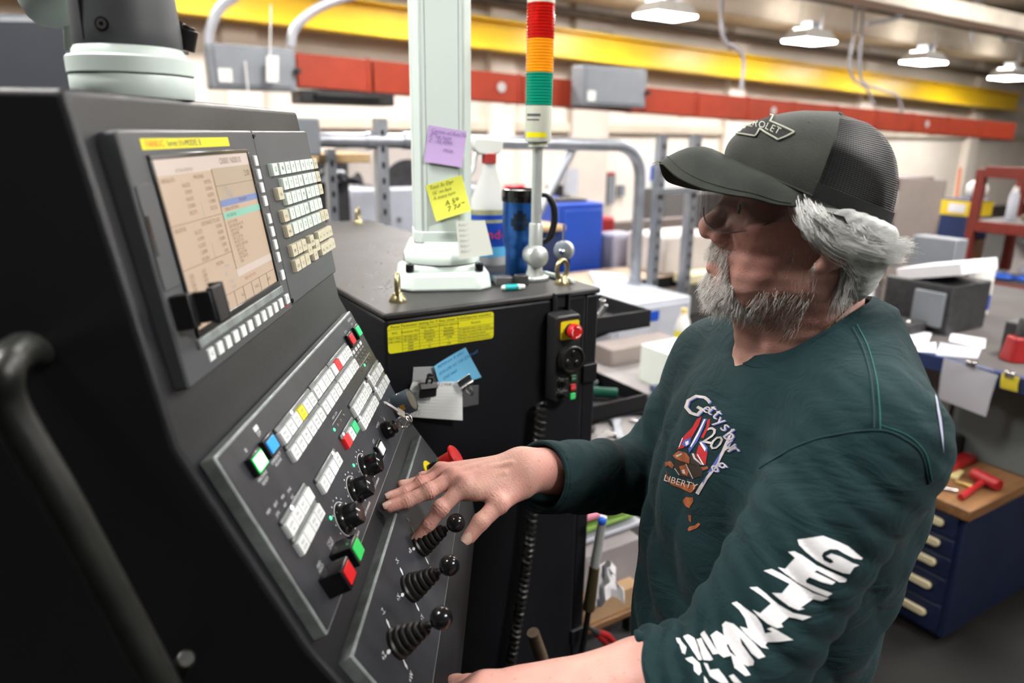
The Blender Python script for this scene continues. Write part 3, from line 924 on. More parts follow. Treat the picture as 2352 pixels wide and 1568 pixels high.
# emergency stop of the console
M = sd(LOF, 438, 39)
es = MB(M).lathe([(0.019, 0.0), (0.019, 0.0012)], seg=32).build('emergency_stop', mat('estop_yellow', (0.85, 0.70, 0.01), 0.4), con)
MB(M).lathe([(0.0115, 0.001), (0.0115, 0.005), (0.0105, 0.005), (0.0105, 0.008), (0.0115, 0.008), (0.0115, 0.012), (0.0098, 0.013), (0.0098, 0.020)], seg=28).build('estop_neck', M_gloss, es)
MB(M).lathe([(0.0125, 0.0195), (0.0125, 0.0225)], seg=28).build('estop_green_ring', mat('estop_green', (0.0, 0.30, 0.08), 0.4), es)
M_estop = mat('estop_red', (0.60, 0.012, 0.015), 0.35, var=0.1, vscale=40)
MB(M).lathe([(0.0125, 0.0225), (0.0125, 0.041), (0.0150, 0.042), (0.0185, 0.0445), (0.0190, 0.0470), (0.0165, 0.0495), (0.0, 0.0500)], seg=32, cap1=False).build('estop_cap', M_estop, es)
# grab handle on the near side, and its lower mount
HP = [at_y(85, 812, 0.50), at_y(62, 800, 0.44), at_y(25, 822, 0.40), at_y(8, 860, 0.385), at_y(25, 945, 0.385), at_y(150, 1160, 0.385), at_y(290, 1420, 0.385), at_y(380, 1590, 0.385), at_y(420, 1680, 0.40), at_y(440, 1700, 0.52)]
HP[0] = at_y(95, 818, 0.54)
MB().tube(bez(HP, 8), 0.0105, 14).build('grab_handle', mat('handle_black', (0.008, 0.009, 0.008), 0.38, var=0.3, vscale=30, bump=0.3, bscale=120), con)
MB().cyl(at_y(405, 1548, 0.535), at_y(428, 1512, 0.50), 0.009, 0.008).build('side_peg', MATS['handle_black'], con, bevel=0.002)

# --- swivel joint that carries the console
M_tintwhite = mat('light_tinted_enamel', (0.66, 0.76, 0.72), 0.38, var=0.03, vscale=6)  # white enamel with the green cast of the lamps mixed in
JC = np.array([-0.372, 0.74, CAM_H + 0.026])
jt = thing('swivel_joint', 'white ring and dark grey tapered swivel joint on top of the console', 'swivel joint', Matrix.Translation(JC))
JM = Matrix.Translation(JC)
MB(JM).lathe([(0.053, 0.0), (0.0545, 0.002), (0.0545, 0.0195), (0.054, 0.0205)], seg=48).build('lower_ring', M_tintwhite, jt)
MB(JM).lathe([(0.0545, 0.0215), (0.0555, 0.0225), (0.0555, 0.036), (0.054, 0.0375), (0.050, 0.0378), (0.049, 0.043), (0.047, 0.046)], seg=48).build('upper_ring', M_tintwhite, jt)
mb = MB(JM)
pr_ = []
for zz, rx in ((0.043, 0.046), (0.048, 0.0475), (0.060, 0.0475), (0.10, 0.0445), (0.16, 0.041), (0.22, 0.039), (0.70, 0.037)):
    pr_.append((rx, zz))
mb.lathe(pr_, seg=48)
mb.build('tapered_cover', M_bezel, jt)
MB(JM @ Matrix.Rotation(R_(-112), 4, 'Z')).box(0.0445, 0.0480, -0.0003, 0.0003, 0.049, 0.15).build('cover_seam', M_gloss, jt)
SM = axis_frame(JC + np.array([-0.002 + 0.004, -0.0462, 0.062]), (0.05, -1, 0.0))
MB(SM).lathe([(0.0062, -0.004), (0.0062, 0.0015), (0.0050, 0.0018)], seg=20).build('screw_recess', M_gloss, jt)
MB(SM).lathe([(0.0045, 0.0), (0.0045, 0.0024), (0.002, 0.0024), (0.0018, 0.001)], seg=16).build('cover_screw', M_chrome, jt)
lv = MB(); c0 = at_y(432, 105, 0.77)
lv.cyl(at_y(424, 125, 0.77), at_y(424, 118, 0.77), 0.004); lv.build('clamp_stud', M_chrome, jt)
lv = MB(); lv.cyl(at_y(426, 116, 0.77), at_y(432, 68, 0.77), 0.0088, 0.0098, 16); lv.cyl(at_y(432, 70, 0.77), at_y(434, 60, 0.77), 0.006, 0.006, 12)
lv.tube([at_y(430, 80, 0.77), at_y(415, 62, 0.775), at_y(400, 55, 0.79)], 0.0055, 8)
lv.build('clamp_lever', M_rubber, jt, bevel=0.001)
# the white arm beside it
ar = MB(); A0 = at_y(135, -80, 0.80)
ar.lathe([(0.0, -0.006), (0.018, -0.004), (0.026, 0.004), (0.032, 0.016), (0.034, 0.03), (0.034, 0.62)], Matrix.Translation(at_y(134, 52, 0.80)), seg=32, cap0=False)
ar.build('arm_boss', M_tintwhite, jt)
ar = MB()
ar.tube(bez([at_y(160, 20, 0.80), at_y(172, 60, 0.80), at_y(172, 120, 0.80)], 6), 0.010, 12)
ar.build('arm_strut', M_tintwhite, jt)
# big grey machine cover behind the console at the left edge
mb = MB(frame((0, 0, 0), (1, 0, 0), (0, 1, 0), (0, 0, 1)))
p0, p1 = at_y(160, 30, 1.6), at_y(168, 205, 1.6)
mb.box(-2.2, p0[0], 1.6, 1.82, 0.0, p0[2])
mb.build('machine_cover', mat('slate_cover', (0.055, 0.06, 0.072), 0.5, var=0.06), bevel=0.02, label='large slate grey machine cover behind the console at the left edge', cat='machine')
# ------------------------------------------------------------------ black machine cabinet (stands square to the hall)
CB0, CB1, CN0, CN1, CZ = 0.445, 0.915, 1.125, 2.42, 1.40
M_cab = mat('cabinet_black', (0.006, 0.0065, 0.009), 0.45, var=0.25, vscale=5, bump=0.25, bscale=700)
M_cabtop = mat('cabinet_top_dusty', (0.030, 0.029, 0.029), 0.5, var=0.35, vscale=9, bump=0.3, bscale=500, rvar=0.12)
cab = thing('machine_cabinet', 'tall black machine cabinet behind the console with a white column on top', 'cabinet', HALL @ Matrix.Translation(((CB0 + CB1) / 2, CN0, 0)))
MB(HALL).box(CB0, CB1 - 0.035, CN0, CN1, 0.02, CZ - 0.012).build('body', M_cab, cab, bevel=0.006)
MB(HALL).box(CB0 - 0.002, CB1 - 0.002, CN0 - 0.003, CN1, CZ - 0.012, CZ).build('top_plate', M_cabtop, cab, bevel=0.004)
MB(HALL).box(CB1 - 0.034, CB1, CN0 + 0.004, CN1, 0.02, CZ - 0.014).build('side_door', M_cab, cab, bevel=0.005)
for z in (1.20, 0.55):
    mb = MB(HALL); mb.box(CB1 - 0.040, CB1 - 0.004, CN0 - 0.006, CN0 + 0.004, z, z + 0.04)
    mb.build('hinge', M_cab, cab, bevel=0.002)
def on_top(px, py):
    return at_z(px, py, CZ)
def on_face(px, py, out=0.0):
    return on_plane(px, py, ND * (CN0 - out), ND)
FACE = frame((0, 0, 0), BD, ZV, -ND)          # x right, y up, z out of the front face

# yellow parameter table label
q = [on_face(*p) for p in ((889, 746), (1134, 716), (1133, 779), (892, 810))]
b0 = (BD @ q[0] + BD @ q[3]) / 2; b1 = (BD @ q[1] + BD @ q[2]) / 2
z0 = (q[2][2] + q[3][2]) / 2; z1 = (q[0][2] + q[1][2]) / 2
LBF = frame(BD * b0 + ND * CN0 + ZV * z0, BD, ZV, -ND)
LW, LH = b1 - b0, z1 - z0
MB(LBF).prism(rrect(0, LW, 0, LH, 0.006), 0, 0.0005).build('parameter_label', mat('label_yellow', (0.88, 0.84, 0.02), 0.45, var=0.02), cab, smooth=0)
mb = MB(LBF)
def lt(s, u, v, z=0.0062, al='CENTER'):
    put_text(mb, s, z, Matrix.Translation((u * LW, v * LH, 0.0008)), al)
lt('Fanuc Parameter setting for Y Axis Linear Scale(Separate encoder)', 0.5, 0.915, 0.0074)
for v in (0.82, 0.56):
    mb.box(0.0 if v > 0.6 else 0, LW, v * LH, v * LH + 0.0004, 0.0006, 0.0008)
for u in (0.125, 0.28, 0.465, 0.645):
    mb.box(u * LW, u * LW + 0.0004, 0.0, 0.82 * LH, 0.0006, 0.0008)
for k in range(1, 5):
    v = 0.56 - 0.112 * k
    mb.box(0.125 * LW, LW, v * LH, v * LH + 0.0003, 0.0006, 0.0008)
lt('M/C', 0.062, 0.69); lt('Parameter NO.', 0.20, 0.69, 0.0056); lt('With separate', 0.372, 0.75, 0.0058); lt('Encoder', 0.372, 0.63, 0.0058)
lt('Without separate', 0.555, 0.75, 0.0058); lt('Encoder', 0.555, 0.63, 0.0058); lt('Remark', 0.82, 0.69)
lt('DBC130(L)', 0.063, 0.50, 0.0054); lt('DBC250(L)', 0.063, 0.39, 0.0054)
for k, (a, b, c, d) in enumerate((('1815(Bit #1)', '00000010', '00000000', 'A separate pulse coder is used'), ('1815(Bit #5)', '00100010', '00000000', 'A separate pulse coder is absolute'),
                                  ('2024', '20000', '12500', 'Number of position pulses'), ('2084', '1', '1', 'Flexible feed gear(Numerator)'), ('2085', '20', '250', 'Flexible feed gear(Denominator)'))):
    v = 0.51 - 0.112 * k
    lt(a, 0.20, v, 0.0054); lt(b, 0.372, v, 0.0054); lt(c, 0.555, v, 0.0054); lt(d, 0.655, v, 0.0052, 'LEFT')
mb.build('label_print', mat('print_black', (0.03, 0.03, 0.03), 0.6), cab, smooth=0)

# ---- white column
M_col = mat('column_light_tint', (0.76, 0.87, 0.82), 0.36, var=0.025, vscale=5)  # white paint; green cast of the hall light put into its colour
CAZ = R_(80)
CND = np.array([-math.cos(CAZ), math.sin(CAZ), 0.0])
cc = on_top(1016, 648)
col = thing('support_column', 'white column with a painted-in green light cast on a bolted flange on top of the black cabinet', 'column', wframe(cc, CAZ))
CM = wframe(cc, CAZ)
def flange(w, d, c):
    return [(-w + c, -d), (w - c, -d), (w, -d + c), (w, d - c), (w - c, d), (-w + c, d), (-w, d - c), (-w, -d + c)]
mb = MB(CM)
mb.prism(flange(0.094, 0.094, 0.026), 0.0, 0.034, top=0.94)
mb.build('flange', M_col, col, bevel=0.006, seg=3)
mb = MB(CM); mb.prism(flange(0.074, 0.074, 0.034), 0.032, 0.046, top=0.97); mb.build('flange_step', M_col, col, bevel=0.004)
MB(CM).lathe([(0.074, 0.046), (0.074, 0.0485)], seg=48).build('black_seal', M_gloss, col)
MB(CM).lathe([(0.0765, 0.0485), (0.077, 0.050), (0.077, 0.066), (0.075, 0.069), (0.0665, 0.088), (0.0645, 0.091), (0.05, 0.091)], seg=56).build('collar', M_col, col)
pw, pd = 0.0565, 0.052
poly = []
for x, y in ((-1, -1), (1, -1), (1, 1), (-1, 1)):
    ch = 0.016
    a = (x * pw, y * (pd - ch)); b = (x * (pw - ch), y * pd)
    poly += [a, b] if (x * y > 0) else [b, a]
poly = sorted(poly, key=lambda p: math.atan2(p[1], p[0]))
MB(CM).prism([(p[0] * 1.03, p[1] * 1.03) for p in poly], 0.088, 0.112).build('pillar_socket', M_col, col, bevel=0.002)
MB(CM).prism(poly, 0.110, 1.6).build('pillar', M_col, col, bevel=0.003)
for x in (-0.031, 0.031):
    MB(CM).box(x - 0.0006, x + 0.0006, -pd - 0.0004, -pd + 0.001, 0.112, 1.6).build('pillar_groove', mat('groove_grey', (0.40, 0.48, 0.45), 0.5), col)
for x, y in ((-0.068, -0.068), (0.068, -0.068), (0.068, 0.068), (-0.068, 0.068)):
    MB(CM).lathe([(0.0085, 0.036), (0.0085, 0.050), (0.0078, 0.051), (0.0045, 0.051), (0.0045, 0.046)], Matrix.Translation((x, y, 0)), seg=16).build('bolt', M_gloss, col)

# sticky notes on the column
def sheet_on(px, p0, nrm, out, curl, n=8, bend=(0, 0)):
    """a paper quad through four pixels laid on a plane, lifted by curl(u, v)"""
    Q = [on_plane(x, y, np.asarray(p0) , nrm) for x, y in px]
    g = []
    for j in range(n + 1):
        v = j / n
        row = []
        for i in range(n + 1):
            u = i / n
            p = Q[0] * (1 - u) * (1 - v) + Q[1] * u * (1 - v) + Q[2] * u * v + Q[3] * (1 - u) * v
            row.append(p + unit(nrm) * (out + curl(u, v)))
        g.append(row)
    return g, Q
def paper(name, label, px, p0, nrm, m, curl, lines=(), ink=None, out=0.0012, rot=0.0, cat='note', group=None):
    g, Q = sheet_on(px, p0, nrm, out, curl)
    t = thing(name, label, cat, Matrix.Translation((Q[2] + Q[3]) / 2), group)
    MB().sheet(g, 0.00025).build('paper_sheet', m, t)
    if lines:
        mb = MB()
        ex = unit(Q[1] - Q[0]); ey = unit(Q[0] - Q[3]); ez = unit(nrm)
        W, H = np.linalg.norm(Q[1] - Q[0]), np.linalg.norm(Q[0] - Q[3])
        for s, u, v, z in lines:
            c = Q[0] * (1 - u) * (1 - v) + Q[1] * u * (1 - v) + Q[2] * u * v + Q[3] * (1 - u) * v + ez * (out + curl(u, v) + 0.0012)
            put_text(mb, s, z, frame(c, ex, ey, ez) @ Matrix.Rotation(rot, 4, 'Z'), 'LEFT', 0.25)
        mb.build('handwriting', ink or M_inkdark, t, smooth=0)
    return t
CF = cc - CND * pd
SN = 0.0
M_pur = mat('note_purple', (0.62, 0.44, 0.80), 0.7)
M_yno = mat('note_yellow', (0.80, 0.82, 0.10), 0.7, var=0.03)
M_wno = mat('note_cream', (0.80, 0.84, 0.76), 0.75, var=0.03)
M_blu = mat('note_blue', (0.20, 0.60, 0.90), 0.7)
M_pen = mat('pen_violet', (0.30, 0.18, 0.45), 0.6)
paper('sticky_note', 'purple sticky note high on the white column', ((984, 287), (1072, 302), (1060, 384), (974, 371)), CF, -CND, M_pur, lambda u, v: 0.004 * v * v + 0.003 * max(0, u - 0.7),
      (('Center of Rot/Tn', 0.08, 0.12, 0.0095), ('une', 0.08, 0.2, 0.008), ('X  18.7609', 0.04, 0.28, 0.0095), ('Z  -33.4999', 0.04, 0.40, 0.0095), ('09/24', 0.45, 0.6, 0.008)), M_pen, group='sticky notes on the column')
paper('sticky_note', 'yellow sticky note below the purple one on the column', ((977, 426), (1060, 402), (1080, 482), (1001, 506)), CF, -CND, M_yno, lambda u, v: 0.012 * v * v + 0.008 * max(0, u - 0.6),
      (('Tool 3c Dynam', 0.08, 0.1, 0.0095), ('15\u00b0 on face', 0.1, 0.26, 0.0085), ('A every turn', 0.1, 0.4, 0.0085), ('A 59', 0.36, 0.62, 0.014), ('7.7479', 0.36, 0.8, 0.016)), mat('pen_dark_olive', (0.10, 0.10, 0.02), 0.6), group='sticky notes on the column')
paper('sticky_note', 'cream ruled note stuck low on the column, over the collar', ((1047, 508), (1113, 505), (1131, 582), (1054, 594)), CF - CND * 0.030, -CND, M_wno, lambda u, v: 0.006 * v + 0.004 * u,
      tuple(('B' + 'abcd efg'[: 5 + k % 3] + ' ' + str(37 + 11 * k), 0.06, 0.1 + 0.14 * k, 0.0075) for k in range(6)), mat('pen_grey', (0.42, 0.45, 0.44), 0.7), group='sticky notes on the column')

# ---- papers clipped to magnetic plates on the cabinet face
FP = ND * CN0
for lab, px, m in (('pale grey magnetic plate behind the lined sheet', ((949, 843), (1003, 841), (1003, 900), (945, 900)), mat('plate_pale', (0.42, 0.44, 0.46), 0.5)),
                   ('dark grey magnetic plate at right of the lined sheet', ((1048, 890), (1098, 884), (1098, 927), (1053, 936)), mat('plate_dark', (0.10, 0.10, 0.105), 0.5, var=0.15))):
    g, Q = sheet_on(px, FP, -ND, 0.002, lambda u, v: 0, 1)
    MB().sheet(g, 0.0018).build('magnet_plate', m, label=lab, cat='magnet plate', group='magnetic plates on the cabinet')
paper('lined_sheet', 'torn white lined sheet with pencil notes under a black clip', ((943, 874), (1057, 873), (1051, 957), (915, 952)), FP, -ND, mat('lined_paper', (0.78, 0.80, 0.78), 0.75), lambda u, v: 0.007 + 0.012 * v * u,
      (('Suttil        see 2.9438', 0.10, 0.08, 0.0080), ('Gm', 0.12, 0.18, 0.008), ('11    M50 A1     length only', 0.06, 0.34, 0.0085), ('M50 A2    length', 0.22, 0.47, 0.0080), ('M50 A3  636 3.436  run', 0.22, 0.57, 0.0080),
       ('0 Z -33.4997 (X)  . 18.762 in', 0.14, 0.72, 0.0082), ('(rotated)', 0.16, 0.82, 0.008), ('1 Y 30.4629 x 18.7609', 0.2, 0.92, 0.0080)), mat('pencil', (0.12, 0.12, 0.15), 0.7), cat='paper')
mb = MB()
g, Q = sheet_on(((943, 874), (1057, 873), (1051, 957), (915, 952)), FP, -ND, 0.0, lambda u, v: 0, 1)
for k in range(1, 11):
    v = k / 11
    a, b = Q[0] * (1 - v) + Q[3] * v, Q[1] * (1 - v) + Q[2] * v
    pts = [a + (b - a) * u - ND * (0.0012 + 0.007 + 0.012 * v * u + 0.0005) for u in np.linspace(0.02, 0.98, 9)]
    mb.tube(pts, 0.00022, 3, caps=False)
_ls = [o for o in COL.objects if o.name == 'lined_sheet'][0]
mb.build('ruled_lines', mat('rule_blue', (0.50, 0.58, 0.66), 0.7), _ls, smooth=0)
paper('sticky_note', 'bright blue sticky note with pen writing on the black cabinet', ((992, 838), (1064, 795), (1101, 863), (1010, 898)), FP, -ND, M_blu, lambda u, v: 0.005 + 0.010 * (u - 0.5) ** 2,
      (('REF(from A side)', 0.08, 0.1, 0.0082), ('G10 L90 X2 Y30 Z200 wid', 0.06, 0.34, 0.0078), ('G43 H60', 0.12, 0.56, 0.0082)), mat('pen_blue', (0.04, 0.16, 0.42), 0.6))
# bulldog clips
def bulldog(label, p, ang, m, s=1.0):
    M = frame(p, BD, ZV, -ND) @ Matrix.Rotation(R_(ang), 4, 'Z') @ Matrix.Scale(s, 4)
    t = thing('bulldog_clip', label, 'clip', M, 'clips on the cabinet')
    mb = MB(M)
    mb.prism([(0.0, 0.004), (0.0, 0.012), (0.010, 0.0165), (0.012, 0.013), (0.006, 0.006)], -0.017, 0.017, Matrix(((0, 0, 1, 0), (-1, 0, 0, 0.006), (0, 1, 0, 0), (0, 0, 0, 1))))
    mb.prism(rrect(-0.017, 0.017, -0.022, -0.004, 0.003), 0.009, 0.0115)
    mb.build('jaw', m, t, bevel=0.0012)
    for dz, rr in ((0.012, 0.006), (0.003, 0.005)):
        h = MB(M)
        h.tube([(-0.005, 0.002, 0.012 - dz * 0.3), (-0.0055, 0.012, 0.012 + dz * 0.4), (-0.0035, 0.018, 0.012 + dz * 0.5), (0.0035, 0.018, 0.012 + dz * 0.5), (0.0055, 0.012, 0.012 + dz * 0.4), (0.005, 0.002, 0.012 - dz * 0.3)], 0.0018, 6)
        h.lathe([(0.0055, 0), (0.0055, 0.0016), (0.0028, 0.0016)], Matrix.Translation((0, 0.019, 0.011 + dz * 0.5)), seg=14)
        h.build('grip', m, t)
    return t
bulldog('black bulldog clip on the lined sheet', on_face(978, 882, 0.010), -4, mat('clip_black', (0.05, 0.05, 0.05), 0.35, metal=0.7))
bulldog('silver bulldog clip upside down at the corner of the blue note', on_face(1067, 882, 0.010), 205, mat('clip_silver', (0.6, 0.6, 0.6), 0.25, metal=1.0), 0.85)

# ---- hand wheel pendant in its bracket
pp0 = on_face(1278, 912)
PM = frame(pp0, BD, ZV, -ND)
pen = thing('handwheel_pendant', 'black handheld pendant with red stop button and hand wheel on the cabinet', 'pendant', PM)
PH = np.linalg.norm(on_face(1274, 712) - on_face(1278, 912))
MB(PM).prism(rrect(-0.033, 0.030, 0.0, PH, 0.008), 0.004, 0.034, top=0.95).build('case', mat('pendant_black', (0.016, 0.016, 0.017), 0.4, var=0.2, bump=0.25, bscale=600), pen, bevel=0.003)
k = PH / 0.175
MB(PM).prism(rrect(-0.020, 0.024, 0.125 * k, 0.160 * k, 0.004), 0.034, 0.0352).build('yellow_plate', mat('estop_yellow', (0.85, 0.70, 0.01), 0.4), pen)
EM = PM @ Matrix.Translation((0.002, 0.143 * k, 0.0345))
es2 = MB(EM).lathe([(0.0125, 0.0), (0.0125, 0.007), (0.011, 0.009)], seg=24).build('stop_button_neck', M_gloss, pen)
MB(EM).lathe([(0.013, 0.009), (0.0150, 0.011), (0.0150, 0.021), (0.0140, 0.0225), (0.0, 0.0228)], seg=28, cap1=False).build('stop_button', mat('estop_red', (0.6, 0.01, 0.01), 0.4), es2)
mb = MB(EM)
for a0 in (20, 140, 260):
    mb.tube([(0.0105 * math.cos(R_(a)), 0.0105 * math.sin(R_(a)), 0.0229) for a in range(a0, a0 + 75, 8)], 0.0008, 4)
mb.build('stop_arrows', M_key, es2)
WMx = PM @ Matrix.Translation((0.002, 0.088 * k, 0.0345))
prof_w = [(0.027, 0.0), (0.027, 0.003), (0.0285, 0.003), (0.0285, 0.014), (0.0265, 0.016), (0.0235, 0.016), (0.0225, 0.013), (0.0, 0.013)]
wh = MB(WMx).lathe(prof_w, seg=48, cap1=False).build('hand_wheel', M_rubber, pen)
mb = MB(WMx)
for a in range(0, 360, 10):
    mb.box(0.0282, 0.0292, -0.0011, 0.0011, 0.004, 0.0135, Matrix.Rotation(R_(a), 4, 'Z'))
mb.build('wheel_ribs', M_rubber, wh)
for a in (80, 200, 320):
    MB(WMx).ball((0.013 * math.cos(R_(a)), 0.013 * math.sin(R_(a)), 0.013), 0.0075, seg=16, rings=8, sc=(1, 1, 0.35)).build('finger_dimple', M_gloss, wh)
for y in (0.044, 0.020):
    mb = MB(PM @ Matrix.Translation((-0.012, y * k, 0.0342)))
    mb.lathe([(0.009, 0), (0.009, 0.004), (0.007, 0.006)], seg=20)
    mb.box(-0.0022, 0.0022, -0.009, 0.009, 0.005, 0.012, Matrix.Rotation(R_(50), 4, 'Z'))
    mb.build('selector_switch', M_rubber, pen, bevel=0.0006)
    mb = MB(PM @ Matrix.Translation((-0.012, y * k, 0.0345)))
    for a in range(20, 170, 28):
        put_text(mb, '%d' % (a // 28), 0.004, Matrix.Translation((0.0125 * math.cos(R_(a)), 0.0125 * math.sin(R_(a)), 0.0003)))
    mb.build('selector_marks', M_ink, pen, smooth=0)
for y, m, s_ in ((0.047, mat('pendant_dark_green', (0.01, 0.09, 0.03), 0.4), 'HIGH'), (0.029, mat('estop_red', (0.6, 0.01, 0.01), 0.4), 'NO USE'), (0.011, M_pbgreen, 'ON OFF')):
    bt = MB(PM @ Matrix.Translation((0.014, y * k, 0.0342))).prism(rrect(-0.0062, 0.0062, -0.0062, 0.0062, 0.001), 0, 0.004)
    bt = bt.build('push_button', m, pen, bevel=0.0008)
    mb = MB(); put_text(mb, s_, 0.0036, PM @ Matrix.Translation((0.014, y * k, 0.0385))); mb.build('button_print', M_ink, bt, smooth=0)
mb = MB(PM)
mb.box(-0.016, 0.016, PH + 0.004, PH + 0.034, 0.0, 0.004); mb.box(-0.018, -0.013, PH - 0.01, PH + 0.034, 0.0, 0.012); mb.box(0.013, 0.018, PH - 0.01, PH + 0.034, 0.0, 0.012)
mb.box(-0.018, 0.018, PH + 0.030, PH + 0.035, 0.0, 0.012)
mb.build('bracket', M_black, pen, bevel=0.0015)
# coiled cable under it
def coil_between(p, q, sag, r, turns, tr, m, label, name, seg=6):
    P = bez([p, (np.asarray(p) * 0.5 + np.asarray(q) * 0.5) + sag, q], 20)
    P = np.array(P)
    L = np.r_[0, np.cumsum(np.linalg.norm(np.diff(P, axis=0), axis=1))]
    n = turns * 12
    pts = []
    for i in range(n + 1):
        s = L[-1] * i / n
        c = np.array([np.interp(s, L, P[:, k]) for k in range(3)])
        a = 2 * math.pi * i / 12
        pts.append(c + r * (math.cos(a) * BD + math.sin(a) * ND))
    return MB().tube(pts, tr, seg).build(name, m, label=label, cat='cable')
top = on_face(1243, 925, 0.02)
coil_between(on_face(1245, 928, 0.022), on_face(1160, 1600, 0.022), BD * 0.012, 0.0088, 50, 0.0042, M_rubber, 'black coiled cable hanging down the cabinet from the pendant', 'coiled_cable')

# ---- things on the cabinet top
def upright(p, az=AZ):
    return wframe(p, az)
def eyebolt(label, px, py, R, r, turn):
    p = on_top(px, py)
    M = upright(p, AZ + R_(turn))
    t = thing('eyebolt', label, 'eyebolt', M, 'lifting eyebolts on the cabinet')
    m = mat('brass_zinc', (0.42, 0.36, 0.20), 0.3, metal=0.95, var=0.2, vscale=40)
    MB(M).lathe([(R * 1.05, 0), (R * 1.05, 0.004), (R * 0.75, 0.010), (R * 0.55, 0.016)], seg=24).build('shoulder', m, t)
    mb = MB(M)
    mb.tube([(R * math.cos(a) * 1.0, 0, 0.012 + R * 1.25 + R * 1.25 * math.sin(a)) for a in np.linspace(0, 2 * math.pi, 33)[:-1]], r, 12, closed=True)
    mb.build('ring', m, t)
eyebolt('brass eyebolt at the front left corner of the cabinet top', 914, 692, 0.0155, 0.0042, -62)
eyebolt('brass eyebolt at the right of the cabinet top beside the tower', 1290, 652, 0.0150, 0.0048, -10)
eyebolt('small brass eyebolt at the far edge of the cabinet top', 823, 513, 0.0150, 0.0045, -50)

# signal tower
tp = on_top(1228, 643)
TMx = upright(tp)
tw = thing('signal_tower', 'signal tower lamp with red, amber and green lenses on a silver pole', 'signal light', TMx)
M_sil = mat('cast_silver', (0.62, 0.66, 0.65), 0.35, metal=0.6, var=0.06, vscale=20)
MB(TMx).prism(rrect(-0.030, 0.030, -0.022, 0.022, 0.018), 0.0, 0.010).build('foot', M_sil, tw, bevel=0.003)
mb = MB(TMx)
mb.lathe([(0.021, 0.008), (0.019, 0.014), (0.016, 0.024), (0.016, 0.05)], seg=28)
mb.lathe([(0.0, -0.030), (0.010, -0.029), (0.021, -0.024), (0.0235, -0.016), (0.0235, 0.016), (0.021, 0.024), (0.010, 0.029), (0.0, 0.030)], Matrix.Translation((0, 0, 0.052)) @ Matrix.Rotation(R_(75), 4, 'Z') @ Matrix.Rotation(R_(90), 4, 'Y'), seg=28, cap0=False, cap1=False)
mb.build('knuckle', M_sil, tw)
MB(TMx).lathe([(0.0145, 0.055), (0.0145, 0.118), (0.0135, 0.120)], seg=24).build('pole_socket', M_sil, tw)
MB(TMx).lathe([(0.0108, 0.118), (0.0108, 0.335)], seg=24).build('pole', M_sil, tw)
def zt(y):
    """height of a tower feature seen at image row y"""
    d = ray(1240, y); s = (ND @ (tp - CAMP)) / (ND @ d)
    return (CAMP + d * s)[2] - tp[2]
zb, zg, za, zr, ztop = zt(325), zt(243), zt(167), zt(90), zt(8)
M_twr = mat('tower_ivory', (0.62, 0.64, 0.54), 0.4)
MB(TMx).lathe([(0.012, zb - 0.012), (0.020, zb - 0.010), (0.020, zb), (0.0258, zb), (0.0268, zb + 0.004), (0.0268, zg)], seg=36).build('tower_base', M_twr, tw)
def lens(name, z0, z1, c, em):
    pf = []
    n = 11
    for i in range(n):
        a, b = z0 + (z1 - z0) * i / n, z0 + (z1 - z0) * (i + 1) / n
        pf += [(0.0262, a + 0.0006), (0.0274, a + 0.0018), (0.0274, b - 0.0018), (0.0262, b - 0.0006)]
    m = mat(name + '_plastic', c, 0.12, trans=0.25, ior=1.3, spec=0.6, emit=c, estr=em)
    MB(TMx).lathe(pf, seg=40).build(name, m, tw)
lens('green_lens', zg, za, (0.005, 0.30, 0.19), 0.08)
lens('amber_lens', za, zr, (0.85, 0.33, 0.01), 0.20)
lens('red_lens', zr, ztop, (0.55, 0.010, 0.006), 0.10)
MB(TMx).lathe([(0.0268, ztop), (0.0268, ztop + 0.012), (0.020, ztop + 0.018)], seg=36).build('tower_cap', M_twr, tw)
TF = axis_frame(tp + ZV * ((zb + zg) / 2), unit(-tp * np.array([1, 1, 0])))
def wrapband(z0, z1, a0, a1, r, m, name):
    rows_ = [[np.array(TMx @ Vector((r * math.cos(R_(a)), r * math.sin(R_(a)), z))) for a in range(a0, a1 + 1, 5)] for z in (z0, z1)]
    MB().sheet(rows_).build(name, m, tw)
ang = math.degrees(math.atan2(-ND @ tp, -BD @ tp))
a_ = int(round(ang / 5) * 5)
wrapband(zb + 0.008, zb + 0.018, a_ - 60, a_ + 40, 0.0270, mat('strip_yellow', (0.85, 0.76, 0.01), 0.45), 'yellow_band')
wrapband(zb + 0.048, zb + 0.053, a_ - 55, a_ + 10, 0.0270, M_inkdark, 'print_line')
wrapband(zb + 0.040, zb + 0.043, a_ - 55, a_ + 5, 0.0270, M_inkdark, 'print_line')

# spray bottle
sp = on_top(1122, 606)
SPM = upright(sp, AZ + R_(10))
sb = thing('spray_bottle', 'white trigger spray bottle with blue label behind the column', 'spray bottle', SPM)
M_pet = mat('bottle_haze', (0.72, 0.74, 0.72), 0.25, trans=0.25, ior=1.2, var=0.05)
kk = 1.02
def oval(prof, wx=0.052, wy=0.034, seg=28):
    vs, fs = [], []
    for s_, z in prof:
        for i in range(seg):
            a = 2 * math.pi * i / seg
            vs.append((wx * s_ * math.cos(a), wy * s_ * math.sin(a), z))
    for q_ in range(len(prof) - 1):
        for i in range(seg):
            j = (i + 1) % seg
            fs.append((q_ * seg + i, q_ * seg + j, (q_ + 1) * seg + j, (q_ + 1) * seg + i))
    fs += [tuple(reversed(range(seg))), tuple(range((len(prof) - 1) * seg, len(prof) * seg))]
    return vs, fs
mb = MB(SPM); mb.put(*oval([(0.92, 0), (1, 0.006), (1, 0.09), (0.98, 0.12), (0.85, 0.150), (0.62, 0.175), (0.50, 0.195), (0.36, 0.215), (0.31, 0.235)])); mb.build('bottle', M_pet, sb)
